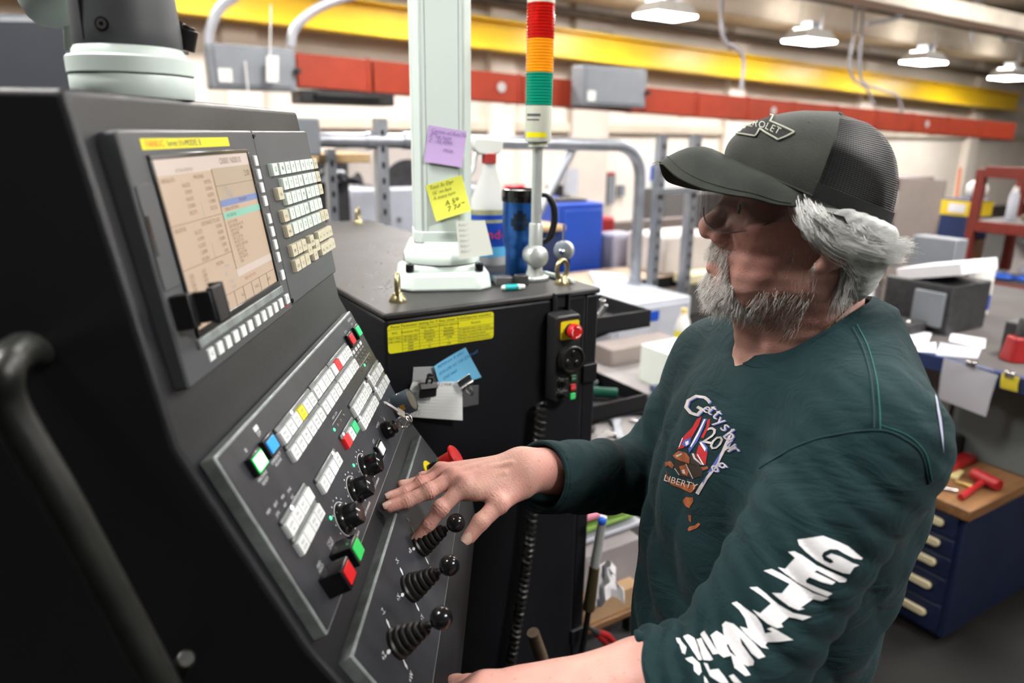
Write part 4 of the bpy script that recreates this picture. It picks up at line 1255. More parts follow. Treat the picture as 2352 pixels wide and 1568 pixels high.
mb = MB(SPM); mb.lathe([(0.0165, 0.233), (0.0165, 0.252), (0.0145, 0.254)], seg=24); mb.build('neck_collar', mat('collar_red', (0.35, 0.03, 0.03), 0.4), sb)
mb = MB(SPM)
mb.prism([(-0.030, 0.0), (-0.008, -0.004), (0.022, 0.0), (0.030, 0.012), (0.030, 0.030), (-0.030, 0.034), (-0.040, 0.030), (-0.040, 0.012)], -0.012, 0.012, Matrix.Translation((0, 0, 0.254)) @ Matrix.Rotation(R_(90), 4, 'X'))
mb.build('spray_head', mat('sprayer_white', (0.72, 0.74, 0.72), 0.4), sb, bevel=0.003)
mb = MB(SPM); mb.tube(bez([(-0.026, 0, 0.262), (-0.034, 0, 0.245), (-0.036, 0, 0.225), (-0.046, 0, 0.205)], 5), [0.006] * 15 + [0.004], 8); mb.build('trigger', mat('sprayer_white', (0.7, 0.7, 0.7), 0.4), sb)
mb = MB(SPM); mb.put(*oval([(1.012, 0.030), (1.012, 0.118)])); mb.build('label_wrap', mat('label_blue', (0.01, 0.06, 0.42), 0.4, var=0.1, vscale=30), sb)
mb = MB(SPM); mb.put(*oval([(1.016, 0.100), (1.0, 0.130)])); mb.build('label_top', mat('label_olive', (0.35, 0.36, 0.22), 0.5, var=0.2, vscale=60), sb)
mb = MB(SPM); mb.put(*oval([(1.018, 0.022), (1.018, 0.045)])); mb.build('label_foot', mat('label_sky', (0.12, 0.48, 0.80), 0.4), sb)
wf = unit((CAMP - sp) * np.array([1, 1, 0]))
mb = MB()
xr = np.cross(ZV, wf)
put_text(mb, 'Windex', 0.030, frame(sp + wf * 0.0385 + ZV * 0.074 + xr * 0.008, xr, ZV, wf))
mb.build('label_lettering', mat('print_red2', (0.75, 0.03, 0.02), 0.5), sb, smooth=0)

# blue travel tumbler
tm = on_top(1192, 629)
TU = upright(tm)
tu = thing('travel_tumbler', 'blue travel tumbler with black lid and loop handle on the cabinet', 'tumbler', TU)
M_tblue = mat('tumbler_blue', (0.012, 0.11, 0.44), 0.28, metal=0.55, coat=0.3)
MB(TU).lathe([(0.029, 0), (0.0305, 0.003), (0.031, 0.055), (0.034, 0.066), (0.0375, 0.073), (0.0378, 0.160)], seg=40).build('cup', M_tblue, tu)
MB(TU).lathe([(0.0385, 0.158), (0.0405, 0.161), (0.0405, 0.178), (0.0390, 0.184), (0.034, 0.185), (0.033, 0.181)], seg=40).build('lid', M_gloss, tu)
hd = MB(TU @ Matrix.Rotation(R_(-28), 4, 'Z'))
hd.tube(bez([(0.038, 0, 0.172), (0.058, 0, 0.170), (0.072, 0, 0.150), (0.075, 0, 0.115), (0.066, 0, 0.082), (0.052, 0, 0.072), (0.040, 0, 0.080)], 6), [0.005] * 8 + [0.0075] * 18 + [0.0055] * 11, 10)
hd.build('handle', M_rubber, tu)
tv_ = unit((CAMP - tm) * np.array([1, 1, 0]))
mb = MB(); xr = np.cross(ZV, tv_); LFm = frame(tm + tv_ * 0.0384 + ZV * 0.118 + xr * -0.004, xr, ZV, tv_)
def on_cup(poly, r=0.0381):
    """bend a flat crest round the cup"""
    out = []
    for x, y in poly:
        a = x / r
        out.append(tm + tv_ * r * math.cos(a) + xr * r * math.sin(a) + ZV * (0.118 + y))
    mb.put(out, [tuple(range(len(out)))])
for (x0, x1, y0, y1) in ((-0.020, 0.020, -0.010, 0.008), (-0.014, 0.014, 0.008, 0.018), (-0.014, 0.014, -0.018, -0.010), (-0.006, 0.006, 0.018, 0.024)):
    for i in range(6):
        a, b = x0 + (x1 - x0) * i / 6, x0 + (x1 - x0) * (i + 1) / 6
        on_cup([(a, y0), (b, y0), (b, y1), (a, y1)])
mb.build('cup_crest', mat('crest_navy', (0.004, 0.018, 0.05), 0.4), tu, smooth=0)
mb = MB(); put_text(mb, 'GRIZZLY', 0.0085, frame(tm + tv_ * 0.0386 + ZV * 0.117, xr, ZV, tv_)); mb.build('crest_lettering', mat('crest_blue', (0.02, 0.10, 0.25), 0.4), tu, smooth=0)

# swivel caster behind the right eyebolt
kp_ = on_top(1300, 610)
KM = upright(kp_ + ND * 0.10 + BD * 0.03, AZ)
kn = thing('dial_gauge', 'silver round dial gauge on a thin stem behind the right eyebolt', 'gauge', KM)
kn_c = at_d(1294, 576, 1.72)
GF = axis_frame(kn_c, unit(-BD * 0.75 - ND * 0.55))
MB(GF).lathe([(0.021, -0.014), (0.0235, -0.012), (0.0235, 0.004), (0.021, 0.006), (0.0, 0.006)], seg=36, cap1=False).build('gauge_case', M_sil, kn, bevel=0.0)
mb = MB(); mb.cyl(kn_c, kn_c + ZV * 0.062 - BD * 0.002, 0.0028); mb.build('stem', M_chrome, kn)
mb = MB(); mb.cyl(np.array([kn_c[0], kn_c[1], CZ]), kn_c - ZV * 0.02, 0.004); mb.cbox((kn_c[0], kn_c[1], CZ + 0.006), (0.03, 0.03, 0.012)); mb.build('stand', M_rubber, kn)
MB(GF).lathe([(0.007, 0.006), (0.007, 0.013), (0.004, 0.016)], seg=16).build('hub', M_chrome, kn)

# markers and small clutter
def marker(label, p, q, r, body, tip, cap):
    p, q = on_top(*p) + ZV * r, on_top(*q) + ZV * r
    t = thing('marker_pen', label, 'marker', Matrix.Translation((p + q) / 2 - ZV * r), 'pens on the cabinet')
    d = q - p
    MB().cyl(p + d * 0.15, p + d * 0.68, r, r, 16).build('barrel', body, t)
    MB().cyl(p + d * 0.69, q, r * 1.02, r * 0.7, 16).build('cap', cap, t, bevel=0.001)
    MB().cyl(p, p + d * 0.14, r * 0.6, r * 0.95, 16).build('end', tip, t, bevel=0.001)
M_teal = mat('teal_barrel', (0.02, 0.40, 0.42), 0.35)
marker('teal and white marker at the front edge of the cabinet top', (1152, 668), (1205, 665), 0.0062, M_teal, M_keymint, M_keymint)
marker('grey and white marker lying behind the right eyebolt', (1242, 632), (1318, 652), 0.006, M_keymint, M_teal, M_keymint)
bp = on_top(1198, 660)
MB(upright(on_top(1197, 655), AZ + R_(8))).cbox((0, 0, 0.011), (0.024, 0.022, 0.022)).build('steel_block', mat('block_steel', (0.10, 0.10, 0.10), 0.35, metal=0.7), bevel=0.0015, label='small dark steel block beside the tower foot', cat='block')
MB(upright(on_top(1155, 652), AZ + R_(15))).cbox((0, 0, 0.008), (0.038, 0.03, 0.016)).build('steel_block', mat('block_grey', (0.16, 0.16, 0.16), 0.45, metal=0.5), bevel=0.0015, label='flat grey steel block between column and tower', cat='block')
mb = MB(); mb.sheet([[on_top(x, y) + ZV * 0.003 for x, y in r] for r in (((1108, 632), (1180, 634)), ((1112, 650), (1178, 640)))], 0.002)
mb.build('glass_plate', mat('tinted_glass', (0.04, 0.07, 0.05), 0.1), label='thin dark glass plate lying behind the column base', cat='plate')
# swarf on the cabinet top
mb = MB()
for i in range(70):
    x, y = RNG.uniform(800, 915), RNG.uniform(560, 690)
    if i < 25:
        x, y = RNG.gauss(885, 12), RNG.gauss(660, 6)
    p = on_top(x, y)
    if not (CB0 + 0.01 < BD @ p < CB1 - 0.02 and ND @ p > CN0 + 0.01):
        continue
    s = RNG.uniform(0.0008, 0.0022)
    mb.cbox((0, 0, s / 2), (s * 1.6, s, s), Matrix.Translation(p) @ Matrix.Rotation(RNG.uniform(0, 6), 4, 'Z'))
mb.build('swarf', mat('swarf_pale', (0.55, 0.58, 0.60), 0.4), label='pale metal chips scattered on the dusty cabinet top', cat='chips', kind='stuff')
# ------------------------------------------------------------------ signed-distance sculpting
def surface_nets(V, lo, h):
    """vertices and quads of the zero surface of the sampled field V"""
    S = V < 0
    nx, ny, nz = V.shape
    cnt = np.zeros((nx - 1, ny - 1, nz - 1), np.int8)
    for i in (0, 1):
        for j in (0, 1):
            for k in (0, 1):
                cnt += S[i:nx - 1 + i, j:ny - 1 + j, k:nz - 1 + k]
    act = (cnt > 0) & (cnt < 8)
    I, J, K = np.nonzero(act)
    idx = np.full(act.shape, -1, np.int64)
    idx[I, J, K] = np.arange(len(I))
    cor = {(i, j, k): V[I + i, J + j, K + k] for i in (0, 1) for j in (0, 1) for k in (0, 1)}
    pos = np.zeros((len(I), 3))
    n = np.zeros(len(I))
    for a in cor:
        for ax in range(3):
            if a[ax]:
                continue
            b = list(a); b[ax] = 1; b = tuple(b)
            va, vb = cor[a], cor[b]
            m = (va < 0) != (vb < 0)
            t = np.where(m, va / np.where(m, va - vb, 1), 0)
            for c in range(3):
                pos[:, c] += np.where(m, a[c] + (t if c == ax else 0), 0)
            n += m
    verts = lo + h * (np.stack([I, J, K], 1) + pos / n[:, None])
    quads = []
    for ax in range(3):
        u, v = [(1, 2), (2, 0), (0, 1)][ax]
        sl0 = [slice(None)] * 3; sl1 = [slice(None)] * 3
        sl0[ax] = slice(0, V.shape[ax] - 1); sl1[ax] = slice(1, V.shape[ax])
        A, B = S[tuple(sl0)], S[tuple(sl1)]
        e = np.stack(np.nonzero(A != B), 1)
        ok = np.ones(len(e), bool)
        for w in (u, v):
            ok &= (e[:, w] >= 1) & (e[:, w] < V.shape[w] - 1)
        e = e[ok]
        sg = A[e[:, 0], e[:, 1], e[:, 2]]
        def cell(du, dv):
            c = e.copy(); c[:, u] -= du; c[:, v] -= dv
            return idx[c[:, 0], c[:, 1], c[:, 2]]
        q = np.stack([cell(1, 1), cell(0, 1), cell(0, 0), cell(1, 0)], 1)
        q = np.where(sg[:, None], q, q[:, ::-1])
        quads.append(q)
    return verts, np.concatenate(quads)

def sculpt(fn, lo, hi, h):
    lo, hi = np.asarray(lo, float), np.asarray(hi, float)
    n = np.ceil((hi - lo) / h).astype(int) + 1
    ax = [lo[i] + h * np.arange(n[i]) for i in range(3)]
    V = np.empty(tuple(n), np.float32)
    st = max(1, int(600000 / (n[1] * n[2])))
    for i in range(0, n[0], st):
        X, Y, Z = np.meshgrid(ax[0][i:i + st], ax[1], ax[2], indexing='ij')
        V[i:i + st] = fn(X.astype(np.float32), Y.astype(np.float32), Z.astype(np.float32))
    return surface_nets(V, lo, h)

def s_ell(P, c, r):
    x, y, z = (P[0] - c[0]) / r[0], (P[1] - c[1]) / r[1], (P[2] - c[2]) / r[2]
    k0 = np.sqrt(x * x + y * y + z * z)
    k1 = np.sqrt((x / r[0]) ** 2 + (y / r[1]) ** 2 + (z / r[2]) ** 2) + 1e-9
    return k0 * (k0 - 1) / k1

def s_cap(P, a, b, ra, rb=None):
    rb = ra if rb is None else rb
    a, b = np.asarray(a, float), np.asarray(b, float)
    d = b - a
    t = ((P[0] - a[0]) * d[0] + (P[1] - a[1]) * d[1] + (P[2] - a[2]) * d[2]) / (d @ d)
    t = np.clip(t, 0, 1)
    q = np.sqrt((P[0] - a[0] - t * d[0]) ** 2 + (P[1] - a[1] - t * d[1]) ** 2 + (P[2] - a[2] - t * d[2]) ** 2)
    return q - (ra + (rb - ra) * t)

def smin(a, b, k):
    h = np.clip(0.5 + 0.5 * (b - a) / k, 0, 1)
    return b + (a - b) * h - k * h * (1 - h)

def smax(a, b, k):
    return -smin(-a, -b, k)

def np_mesh(name, verts, quads, m, smooth=True):
    me = bpy.data.meshes.new(name)
    me.vertices.add(len(verts))
    me.vertices.foreach_set('co', np.asarray(verts, np.float32).ravel())
    k = quads.shape[1]
    me.loops.add(quads.size)
    me.loops.foreach_set('vertex_index', np.asarray(quads, np.int32).ravel())
    me.polygons.add(len(quads))
    me.polygons.foreach_set('loop_start', np.arange(0, quads.size, k, dtype=np.int32))
    me.polygons.foreach_set('loop_total', np.full(len(quads), k, np.int32))
    me.update(calc_edges=True)
    me.validate()
    me.polygons.foreach_set('use_smooth', np.full(len(me.polygons), smooth))
    for q in (m if isinstance(m, (list, tuple)) else [m]):
        me.materials.append(q)
    return me

def part(name, verts, quads, m, parent, smooth=True):
    """mesh part given in world coordinates"""
    Mi = np.array(parent_world(parent).inverted())
    v = np.asarray(verts) @ Mi[:3, :3].T + Mi[:3, 3]
    o = bpy.data.objects.new(name, np_mesh(name, v, quads, m, smooth))
    COL.objects.link(o)
    o.parent = parent
    WORLD[o] = parent_world(parent)
    return o

def bvh_of(verts, quads):
    return BVHTree.FromPolygons([tuple(map(float, v)) for v in verts], [tuple(map(int, q)) for q in quads])

# ------------------------------------------------------------------ the operator
T0_ = time.time()
per = thing('person', 'man in teal long-sleeved shirt, dark cap and safety glasses, right hand on the console', 'person', (0.367, 0.86, 0))

# head frame: x forward, y left, z up, origin midway between the ears
HO = np.array([0.3446, 0.8404, CAM_H - 0.1024])
_yaw, _tilt, _roll = R_(-3.3), R_(-6.0), R_(-3.9)
_B = np.stack([[-math.cos(_yaw), -math.sin(_yaw), 0], [math.sin(_yaw), -math.cos(_yaw), 0], [0, 0, 1]], 1)
HR = _B @ np.array([[math.cos(_tilt), 0, math.sin(_tilt)], [0, 1, 0], [-math.sin(_tilt), 0, math.cos(_tilt)]]) @ np.array([[1, 0, 0], [0, math.cos(_roll), -math.sin(_roll)], [0, math.sin(_roll), math.cos(_roll)]])
def hw(p):
    """head-local metres -> world"""
    return HO + np.asarray(p, float) @ HR.T
HM = frame(HO, HR[:, 0], HR[:, 1], HR[:, 2])

def sdf_head(X, Y, Z):
    P = (X, Y, Z)
    A = (X, np.abs(Y), Z)                      # mirrored
    mm = 0.001
    E = lambda c, r, Q=A: s_ell(Q, np.array(c) * mm, np.array(r) * mm)
    C = lambda a, b, ra, rb=None, Q=A: s_cap(Q, np.array(a) * mm, np.array(b) * mm, ra * mm, None if rb is None else rb * mm)
    d = E((10, 0, 42), (82, 72, 74))
    d = smin(d, E((42, 0, 0), (58, 59, 72)), 0.02)
    d = smin(d, E((52, 30, -50), (36, 31, 38)), 0.02)           # cheeks and jowls
    d = smin(d, C((10, 50, -54), (78, 16, -86), 17, 16), 0.018)  # jaw
    d = smin(d, E((83, 0, -80), (21, 24, 19)), 0.016)            # chin
    d = smin(d, E((62, 46, -2), (27, 20, 18)), 0.016)            # cheekbone
    d = smin(d, C((90, 0, 34), (78, 42, 34), 13, 11), 0.014)     # brow
    d = smax(d, -E((100, 33, 17), (15, 17, 12)), 0.010)          # eye socket
    d = smin(d, E((80, 32, 17), (14, 17, 13)), 0.006)            # closed lid bulge
    d = smin(d, E((84, 0, -46), (24, 30, 22)), 0.014)            # muzzle
    nose = C((92, 0, 26), (112, 0, -8), 8.5, 11)
    nose = smin(nose, E((112, 0, -13), (15, 15, 14)), 0.008)
    nose = smin(nose, E((100, 15, -19), (14, 10, 11)), 0.006)
    nose = smax(nose, -E((109, 7.5, -27), (6, 3.8, 6)), 0.003)
    d = smin(d, nose, 0.009)
    d = smax(d, -C((78, 26, -28), (72, 33, -58), 2.0), 0.010)    # nasolabial fold
    lip = C((102, 0, -51), (90, 22, -54), 5.0, 3.2)
    lip = smin(lip, C((101, 0, -61), (89, 20, -58), 6.6, 3.5), 0.003)
    lip = smax(lip, -C((108, 0, -56), (88, 24, -56.5), 1.4), 0.002)
    d = smin(d, lip, 0.006)
    neck = C((-14, 0, -40), (-42, 0, -190), 57, 63)
    neck = smin(neck, C((-14, 52, -40), (16, 16, -185), 12, 13), 0.016)
    neck = smin(neck, C((42, 0, -90), (6, 0, -185), 30, 34), 0.03)
    neck = smin(neck, E((-20, 0, -225), (95, 120, 50)), 0.04)
    d = smin(d, neck, 0.022)
    ear = E((-6, 78, 2), (19, 7, 31))
    ear = smax(ear, -E((-2, 86, 4), (11, 7, 19)), 0.004)
    ear = smin(ear, E((4, 77, -27), (9, 6, 10)), 0.006)
    d = smin(d, ear, 0.006)
    # lines and unevenness of the skin
    d = d + 0.0006 * np.sin(X * 210 + Z * 95) * np.sin(Y * 180 + 1) + 0.0004 * np.sin(Z * 340 + X * 60)
    return d

v, f = sculpt(sdf_head, (-0.125, -0.135, -0.235), (0.14, 0.135, 0.14), 0.0026)
head_local, head_faces = v, f
head_v = hw(v)

# --- arms: joints in world space
def jp(px, py, y):
    return at_y(px, py, y)
LS, RS = jp(1990, 1010, 0.70), jp(1655, 845, 1.04)
LE, LW_ = jp(1662, 1572, 0.60), jp(1120, 1612, 0.605)
RE, RW = jp(1500, 1092, 1.07), jp(1207, 1078, 0.872)

FING = {   # knuckle, middle joint, end joint, tip : pixel + depth, radius
    'index': [(1068, 1112, 0.828), (1012, 1168, 0.806), (985, 1203, 0.800), (960, 1233, 0.797)],
    'middle': [(1042, 1096, 0.842), (984, 1128, 0.822), (935, 1150, 0.811), (894, 1163, 0.803)],
    'ring': [(1020, 1086, 0.860), (968, 1112, 0.845), (930, 1130, 0.834), (897, 1140, 0.826)],
    'little': [(1012, 1082, 0.882), (972, 1100, 0.880), (950, 1110, 0.874), (922, 1113, 0.868)],
    'thumb': [(1192, 1118, 0.852), (1146, 1158, 0.818), (1104, 1198, 0.800), (1078, 1232, 0.790)]}
FR = {'index': (0.0105, 0.0098, 0.0086, 0.0076), 'middle': (0.0105, 0.0098, 0.0088, 0.0078), 'ring': (0.0098, 0.0092, 0.0082, 0.0072),
      'little': (0.0092, 0.0082, 0.0072, 0.0064), 'thumb': (0.0150, 0.0118, 0.0108, 0.0090)}
FP3 = {k: [jp(*p) for p in v] for k, v in FING.items()}
HOFF = np.mean([FP3['index'][0], RW], axis=0)

def sdf_hand(X, Y, Z):
    P = (X, Y, Z)
    w = RW
    d = s_cap(P, w + (RE - w) * 0.35, w, 0.036, 0.0285)
    # palm: metacarpals fan out from the wrist to each knuckle
    palm = None
    for k, r0 in (('index', 0.019), ('middle', 0.019), ('ring', 0.0185), ('little', 0.0175)):
        c = s_cap(P, w + (FP3[k][0] - w) * 0.12 - ZV * 0.004, FP3[k][0] - ZV * 0.006, r0 + 0.004, r0 - 0.0035)
        palm = c if palm is None else smin(palm, c, 0.012)
    d = smin(d, palm, 0.020)
    # web between thumb and index
    web = s_cap(P, FP3['thumb'][0] + (w - FP3['thumb'][0]) * 0.25, FP3['index'][0] * 0.62 + FP3['thumb'][1] * 0.38, 0.017, 0.009)
    d = smin(d, web, 0.014)
    for k in FP3:
        p, r = FP3[k], FR[k]
        c = s_cap(P, p[0], p[1], r[0], r[1])
        c = smin(c, s_cap(P, p[1], p[2], r[1] * 0.97, r[2]), 0.004)
        c = smin(c, s_cap(P, p[2], p[3], r[2] * 0.98, r[3]), 0.004)
        # swollen joints and knuckles
        c = smin(c, np.sqrt((X - p[1][0]) ** 2 + (Y - p[1][1]) ** 2 + (Z - p[1][2] - 0.0012) ** 2) - r[1] * 1.07, 0.004)
        if k != 'thumb':
            c = smin(c, np.sqrt((X - p[0][0]) ** 2 + (Y - p[0][1]) ** 2 + (Z - p[0][2] - 0.002) ** 2) - r[0] * 1.12, 0.006)
        # wrinkles over the middle joint
        for jn, am in ((1, 0.0009), (2, 0.0006)):
            q = p[jn]; dr = unit(p[jn + 1] - p[jn - 1])
            s = (X - q[0]) * dr[0] + (Y - q[1]) * dr[1] + (Z - q[2]) * dr[2]
            c = c + am * np.exp(-(s / 0.006) ** 2) * np.cos(s * 2 * np.pi / 0.0034)
        d = smin(d, c, 0.0045 if k != 'thumb' else 0.012)
    # tendons
    for k in ('index', 'middle', 'ring', 'little'):
        a = w + (FP3[k][0] - w) * 0.25 + ZV * 0.0155
        b = FP3[k][0] + ZV * 0.007
        d = smin(d, s_cap(P, a, b, 0.0022, 0.0030), 0.009)
    for i, (a, b) in enumerate((((1175, 1062, 0.85), (1105, 1078, 0.845)), ((1160, 1085, 0.84), (1110, 1110, 0.832)), ((1215, 1085, 0.86), (1160, 1090, 0.842)))):
        d = smin(d, s_cap(P, jp(*a), jp(*b), 0.0016), 0.005)
    d = d + 0.00012 * np.sin(X * 900 + Y * 300) * np.sin(Z * 800 + X * 200)
    return d
lo_ = np.min([p for q in FP3.values() for p in q] + [RW], axis=0) - 0.03
hi_ = np.max([p for q in FP3.values() for p in q] + [RW + (RE - RW) * 0.35], axis=0) + 0.045
hand_v, hand_f = sculpt(sdf_hand, lo_, hi_, 0.0016)

# near forearm and the left hand gripping the console's lower edge
LK = {'index': [(1058, 1592, 0.640), (1010, 1600, 0.640), (985, 1630, 0.640), (990, 1668, 0.640)],
      'middle': [(1052, 1606, 0.622), (1000, 1612, 0.620), (974, 1645, 0.620), (982, 1685, 0.620)],
      'ring': [(1050, 1622, 0.604), (998, 1630, 0.600), (975, 1665, 0.600), (985, 1702, 0.600)],
      'little': [(1052, 1640, 0.588), (1006, 1652, 0.584), (988, 1685, 0.584), (996, 1714, 0.584)],
      'thumb': [(1112, 1588, 0.640), (1078, 1573, 0.654), (1050, 1572, 0.664), (1022, 1574, 0.670)]}
LK3 = {k: [jp(*p) for p in v] for k, v in LK.items()}
def sdf_lfore(X, Y, Z):
    P = (X, Y, Z)
    d = s_cap(P, LE, LE + (LW_ - LE) * 0.30, 0.040, 0.0455)
    d = smin(d, s_cap(P, LE + (LW_ - LE) * 0.28, LW_, 0.0465, 0.029), 0.03)
    for k in LK3:
        p, r = LK3[k], FR[k]
        if k != 'thumb':
            d = smin(d, s_cap(P, LW_, p[0], 0.022, 0.0135), 0.014)
        else:
            d = smin(d, s_cap(P, LW_ + (p[0] - LW_) * 0.3, p[0], 0.018, 0.0145), 0.014)
        c = s_cap(P, p[0], p[1], r[0], r[1])
        c = smin(c, s_cap(P, p[1], p[2], r[1], r[2]), 0.004)
        c = smin(c, s_cap(P, p[2], p[3], r[2], r[3]), 0.004)
        d = smin(d, c, 0.005)
    return d + 0.0005 * np.sin(X * 120) * np.sin(Z * 150 + Y * 90)
allp = [p for q in LK3.values() for p in q] + [LW_, LE]
lf_v, lf_f = sculpt(sdf_lfore, np.min(allp, 0) - 0.055, np.max(allp, 0) + 0.055, 0.0032)

# --- torso, sleeves
BA = R_(10)
BF = np.array([-math.cos(BA), -math.sin(BA)]); BL = np.array([math.sin(BA), -math.cos(BA)])
BC = np.array([0.367, 0.862])
TZ = np.array([-1.05, -0.90, -0.70, -0.58, -0.47, -0.38, -0.32, -0.275, -0.235, -0.20]) + CAM_H
TU_ = np.array([0.130, 0.138, 0.150, 0.153, 0.156, 0.150, 0.136, 0.112, 0.085, 0.06])
TV_ = np.array([0.158, 0.162, 0.170, 0.179, 0.191, 0.196, 0.180, 0.150, 0.105, 0.07])
TC_ = np.array([0.026, 0.032, 0.036, 0.034, 0.019, 0.006, -0.004, -0.014, -0.018, -0.02])
def body_fl(X, Y):
    return (X - BC[0]) * BF[0] + (Y - BC[1]) * BF[1], (X - BC[0]) * BL[0] + (Y - BC[1]) * BL[1]
def bw(fw, lf, z):
    q = BC + BF * fw + BL * lf
    return np.array([q[0], q[1], z])
def torso(X, Y, Z, off=0.0):
    fw, lf = body_fl(X, Y)
    ru = np.interp(Z, TZ, TU_).astype(np.float32) + off
    rv = np.interp(Z, TZ, TV_).astype(np.float32) + off
    cf = np.interp(Z, TZ, TC_).astype(np.float32)
    e = np.sqrt(((fw - cf) / ru) ** 2 + (lf / rv) ** 2)
    d = (e - 1) * np.minimum(ru, rv)
    d = np.maximum(d, Z - (CAM_H - 0.205))
    return np.maximum(d, (CAM_H - 0.98) - Z)
LC = LE + (LW_ - LE) * 0.315           # where the pushed-up left sleeve ends
RC = RE + (RW - RE) * 0.90             # right cuff
NB = hw((-0.030, 0, -0.135))           # neck root
def along(P, a, b):
    d = b - a
    L = np.linalg.norm(d); d = d / L
    s = (P[0] - a[0]) * d[0] + (P[1] - a[1]) * d[1] + (P[2] - a[2]) * d[2]
    return s, L, d
def around(P, a, d):
    """angle about the axis, 0 towards +Z"""
    x = unit(np.cross(d, ZV)); y = np.cross(x, d)
    qx = (P[0] - a[0]) * x[0] + (P[1] - a[1]) * x[1] + (P[2] - a[2]) * x[2]
    qy = (P[0] - a[0]) * y[0] + (P[1] - a[1]) * y[1] + (P[2] - a[2]) * y[2]
    return np.arctan2(qx, qy)
NDIR = unit(hw((0.02, 0, -0.05)) - hw((-0.035, 0, -0.20)))
def sdf_shirt(X, Y, Z):
    P = (X, Y, Z)
    fw, lf = body_fl(X, Y)
    t = torso(X, Y, Z)
    # soft vertical and diagonal drape folds
    zz = Z - CAM_H
    rdg = lambda q: np.abs(np.sin(q)) - 0.62
    t = t - 0.0065 * rdg(lf * 44 + zz * 12 + 0.9 * np.sin(zz * 9)) * np.clip((-0.25 - zz) * 5, 0.15, 1) * np.clip(1.2 - np.abs(lf) * 2, 0, 1)
    t = t - 0.0070 * rdg(fw * 30 - zz * 27 + 1.3 * np.sin(lf * 14 + zz * 6)) * np.clip((-0.27 - zz) * 8, 0.1, 1) * (0.5 + 0.5 * np.sin(zz * 11 + lf * 9 + fw * 7)) * np.clip(0.75 + fw * 4, 0.25, 1) + 0.0018 * np.sin(zz * 70 + lf * 40 + fw * 25)
    sh = None
    for s_, J in ((1, LS), (-1, RS)):
        a = bw(-0.02, 0.045 * s_, CAM_H - 0.232)
        c = s_cap(P, a, J + ZV * 0.004, 0.056, 0.069)
        sh = c if sh is None else np.minimum(sh, c)
    d = smin(t, sh, 0.055)
    # left sleeve
    u = s_cap(P, LS, LE, 0.074, 0.062)
    s, L, dr = along(P, LS, LE)
    a = around(P, LS, dr)
    w_ = np.clip(s / L, 0, 1)
    u = u - (0.0040 + 0.0095 * w_) * (0.55 + 0.45 * np.sin(s * 17 + a * 1.6 + 1.0)) * rdg(s * 58 + 1.5 * np.sin(a + 0.6) + 0.8 * np.sin(s * 21)) * (0.6 + 0.4 * np.sin(a + 0.4)) - 0.0036 * rdg(s * 105 + a * 1.5 + 1.2 * np.sin(a * 2))
    d = smin(d, u, 0.030)
    u = s_cap(P, LE, LC, 0.062, 0.059)
    s, L, dr = along(P, LE, LC)
    a = around(P, LE, dr)
    cut = (P[0] - LC[0]) * dr[0] + (P[1] - LC[1]) * dr[1] + (P[2] - LC[2]) * dr[2] - 0.004
    u = smax(u, cut, 0.006)
    d = smin(d, u, 0.018)
    d = np.maximum(d, -np.maximum(s_cap(P, LE, LC + dr * 0.05, 0.046, 0.0475), s * -1 + L * 0.8))
    s, L, dr = along(P, LE, LC)
    a = around(P, LE, dr)
    msk = np.clip((s + 0.045) * 14, 0, 1) * np.clip((0.10 - s_cap(P, LE - (LC - LE) * 0.6, LC, 0.0)) * 30, 0, 1)
    d = d - 0.0080 * (np.abs(np.sin(s * 150 + 1.1 * np.sin(a * 2 + 0.5) + 0.6 * np.sin(a * 5))) - 0.5) * msk
    # right sleeve
    u = s_cap(P, RS, RE, 0.072, 0.062)
    s, L, dr = along(P, RS, RE)
    a = around(P, RS, dr)
    u = u - 0.008 * rdg(s * 47 + 1.2 * np.sin(a)) * np.clip(s * 8, 0, 1)
    d = smin(d, u, 0.030)
    dn = np.array([0, 0, -0.010])
    u = s_cap(P, RE, RC + dn, 0.060, 0.0495)
    s, L, dr = along(P, RE, RC + dn)
    a = around(P, RE, dr)
    u = u - 0.0075 * rdg(s * 48 + 1.7 * np.sin(a + 0.5)) * np.clip(1.15 - s / L, 0.05, 1) + 0.0012 * np.sin(s * 160 + 3 * a) * np.clip(1.1 - s / L, 0.1, 1)
    cut = s - L
    u = smax(u, cut, 0.004)
    d = smin(d, u, 0.022)
    d = np.maximum(d, -np.maximum(s_cap(P, RE, RC + dn + dr * 0.05, 0.0445, 0.0425), L * 0.72 - s))
    # neck opening
    ap = (P[0] - NB[0]) * NDIR[0] + (P[1] - NB[1]) * NDIR[1] + (P[2] - NB[2]) * NDIR[2]
    d = smax(d, -s_cap(P, NB - NDIR * 0.055, NB + NDIR * 0.15, 0.066, 0.090), 0.006)
    return d
lo_ = np.array([0.0, 0.50, CAM_H - 0.985]); hi_ = np.array([0.62, 1.17, CAM_H - 0.17])
sh_v, sh_f = sculpt(sdf_shirt, lo_, hi_, 0.0042)
SH_BVH = bvh_of(sh_v, sh_f)

# inner body: torso core, upper arms and legs under the clothes, so that the figure is one body
def sdf_core(X, Y, Z):
    P = (X, Y, Z)
    d = torso(X, Y, Z, -0.03)
    d = smin(d, s_cap(P, bw(-0.02, 0, CAM_H - 0.26), NB, 0.05), 0.03)
    for J, E_, W_ in ((LS, LE, LC), (RS, RE, RW)):
        d = smin(d, s_cap(P, J, E_, 0.048, 0.042), 0.02)
        d = smin(d, s_cap(P, E_, W_, 0.040, 0.028), 0.02)
    return d
core_v, core_f = sculpt(sdf_core, (0.0, 0.50, CAM_H - 1.0), (0.62, 1.17, CAM_H - 0.12), 0.012)

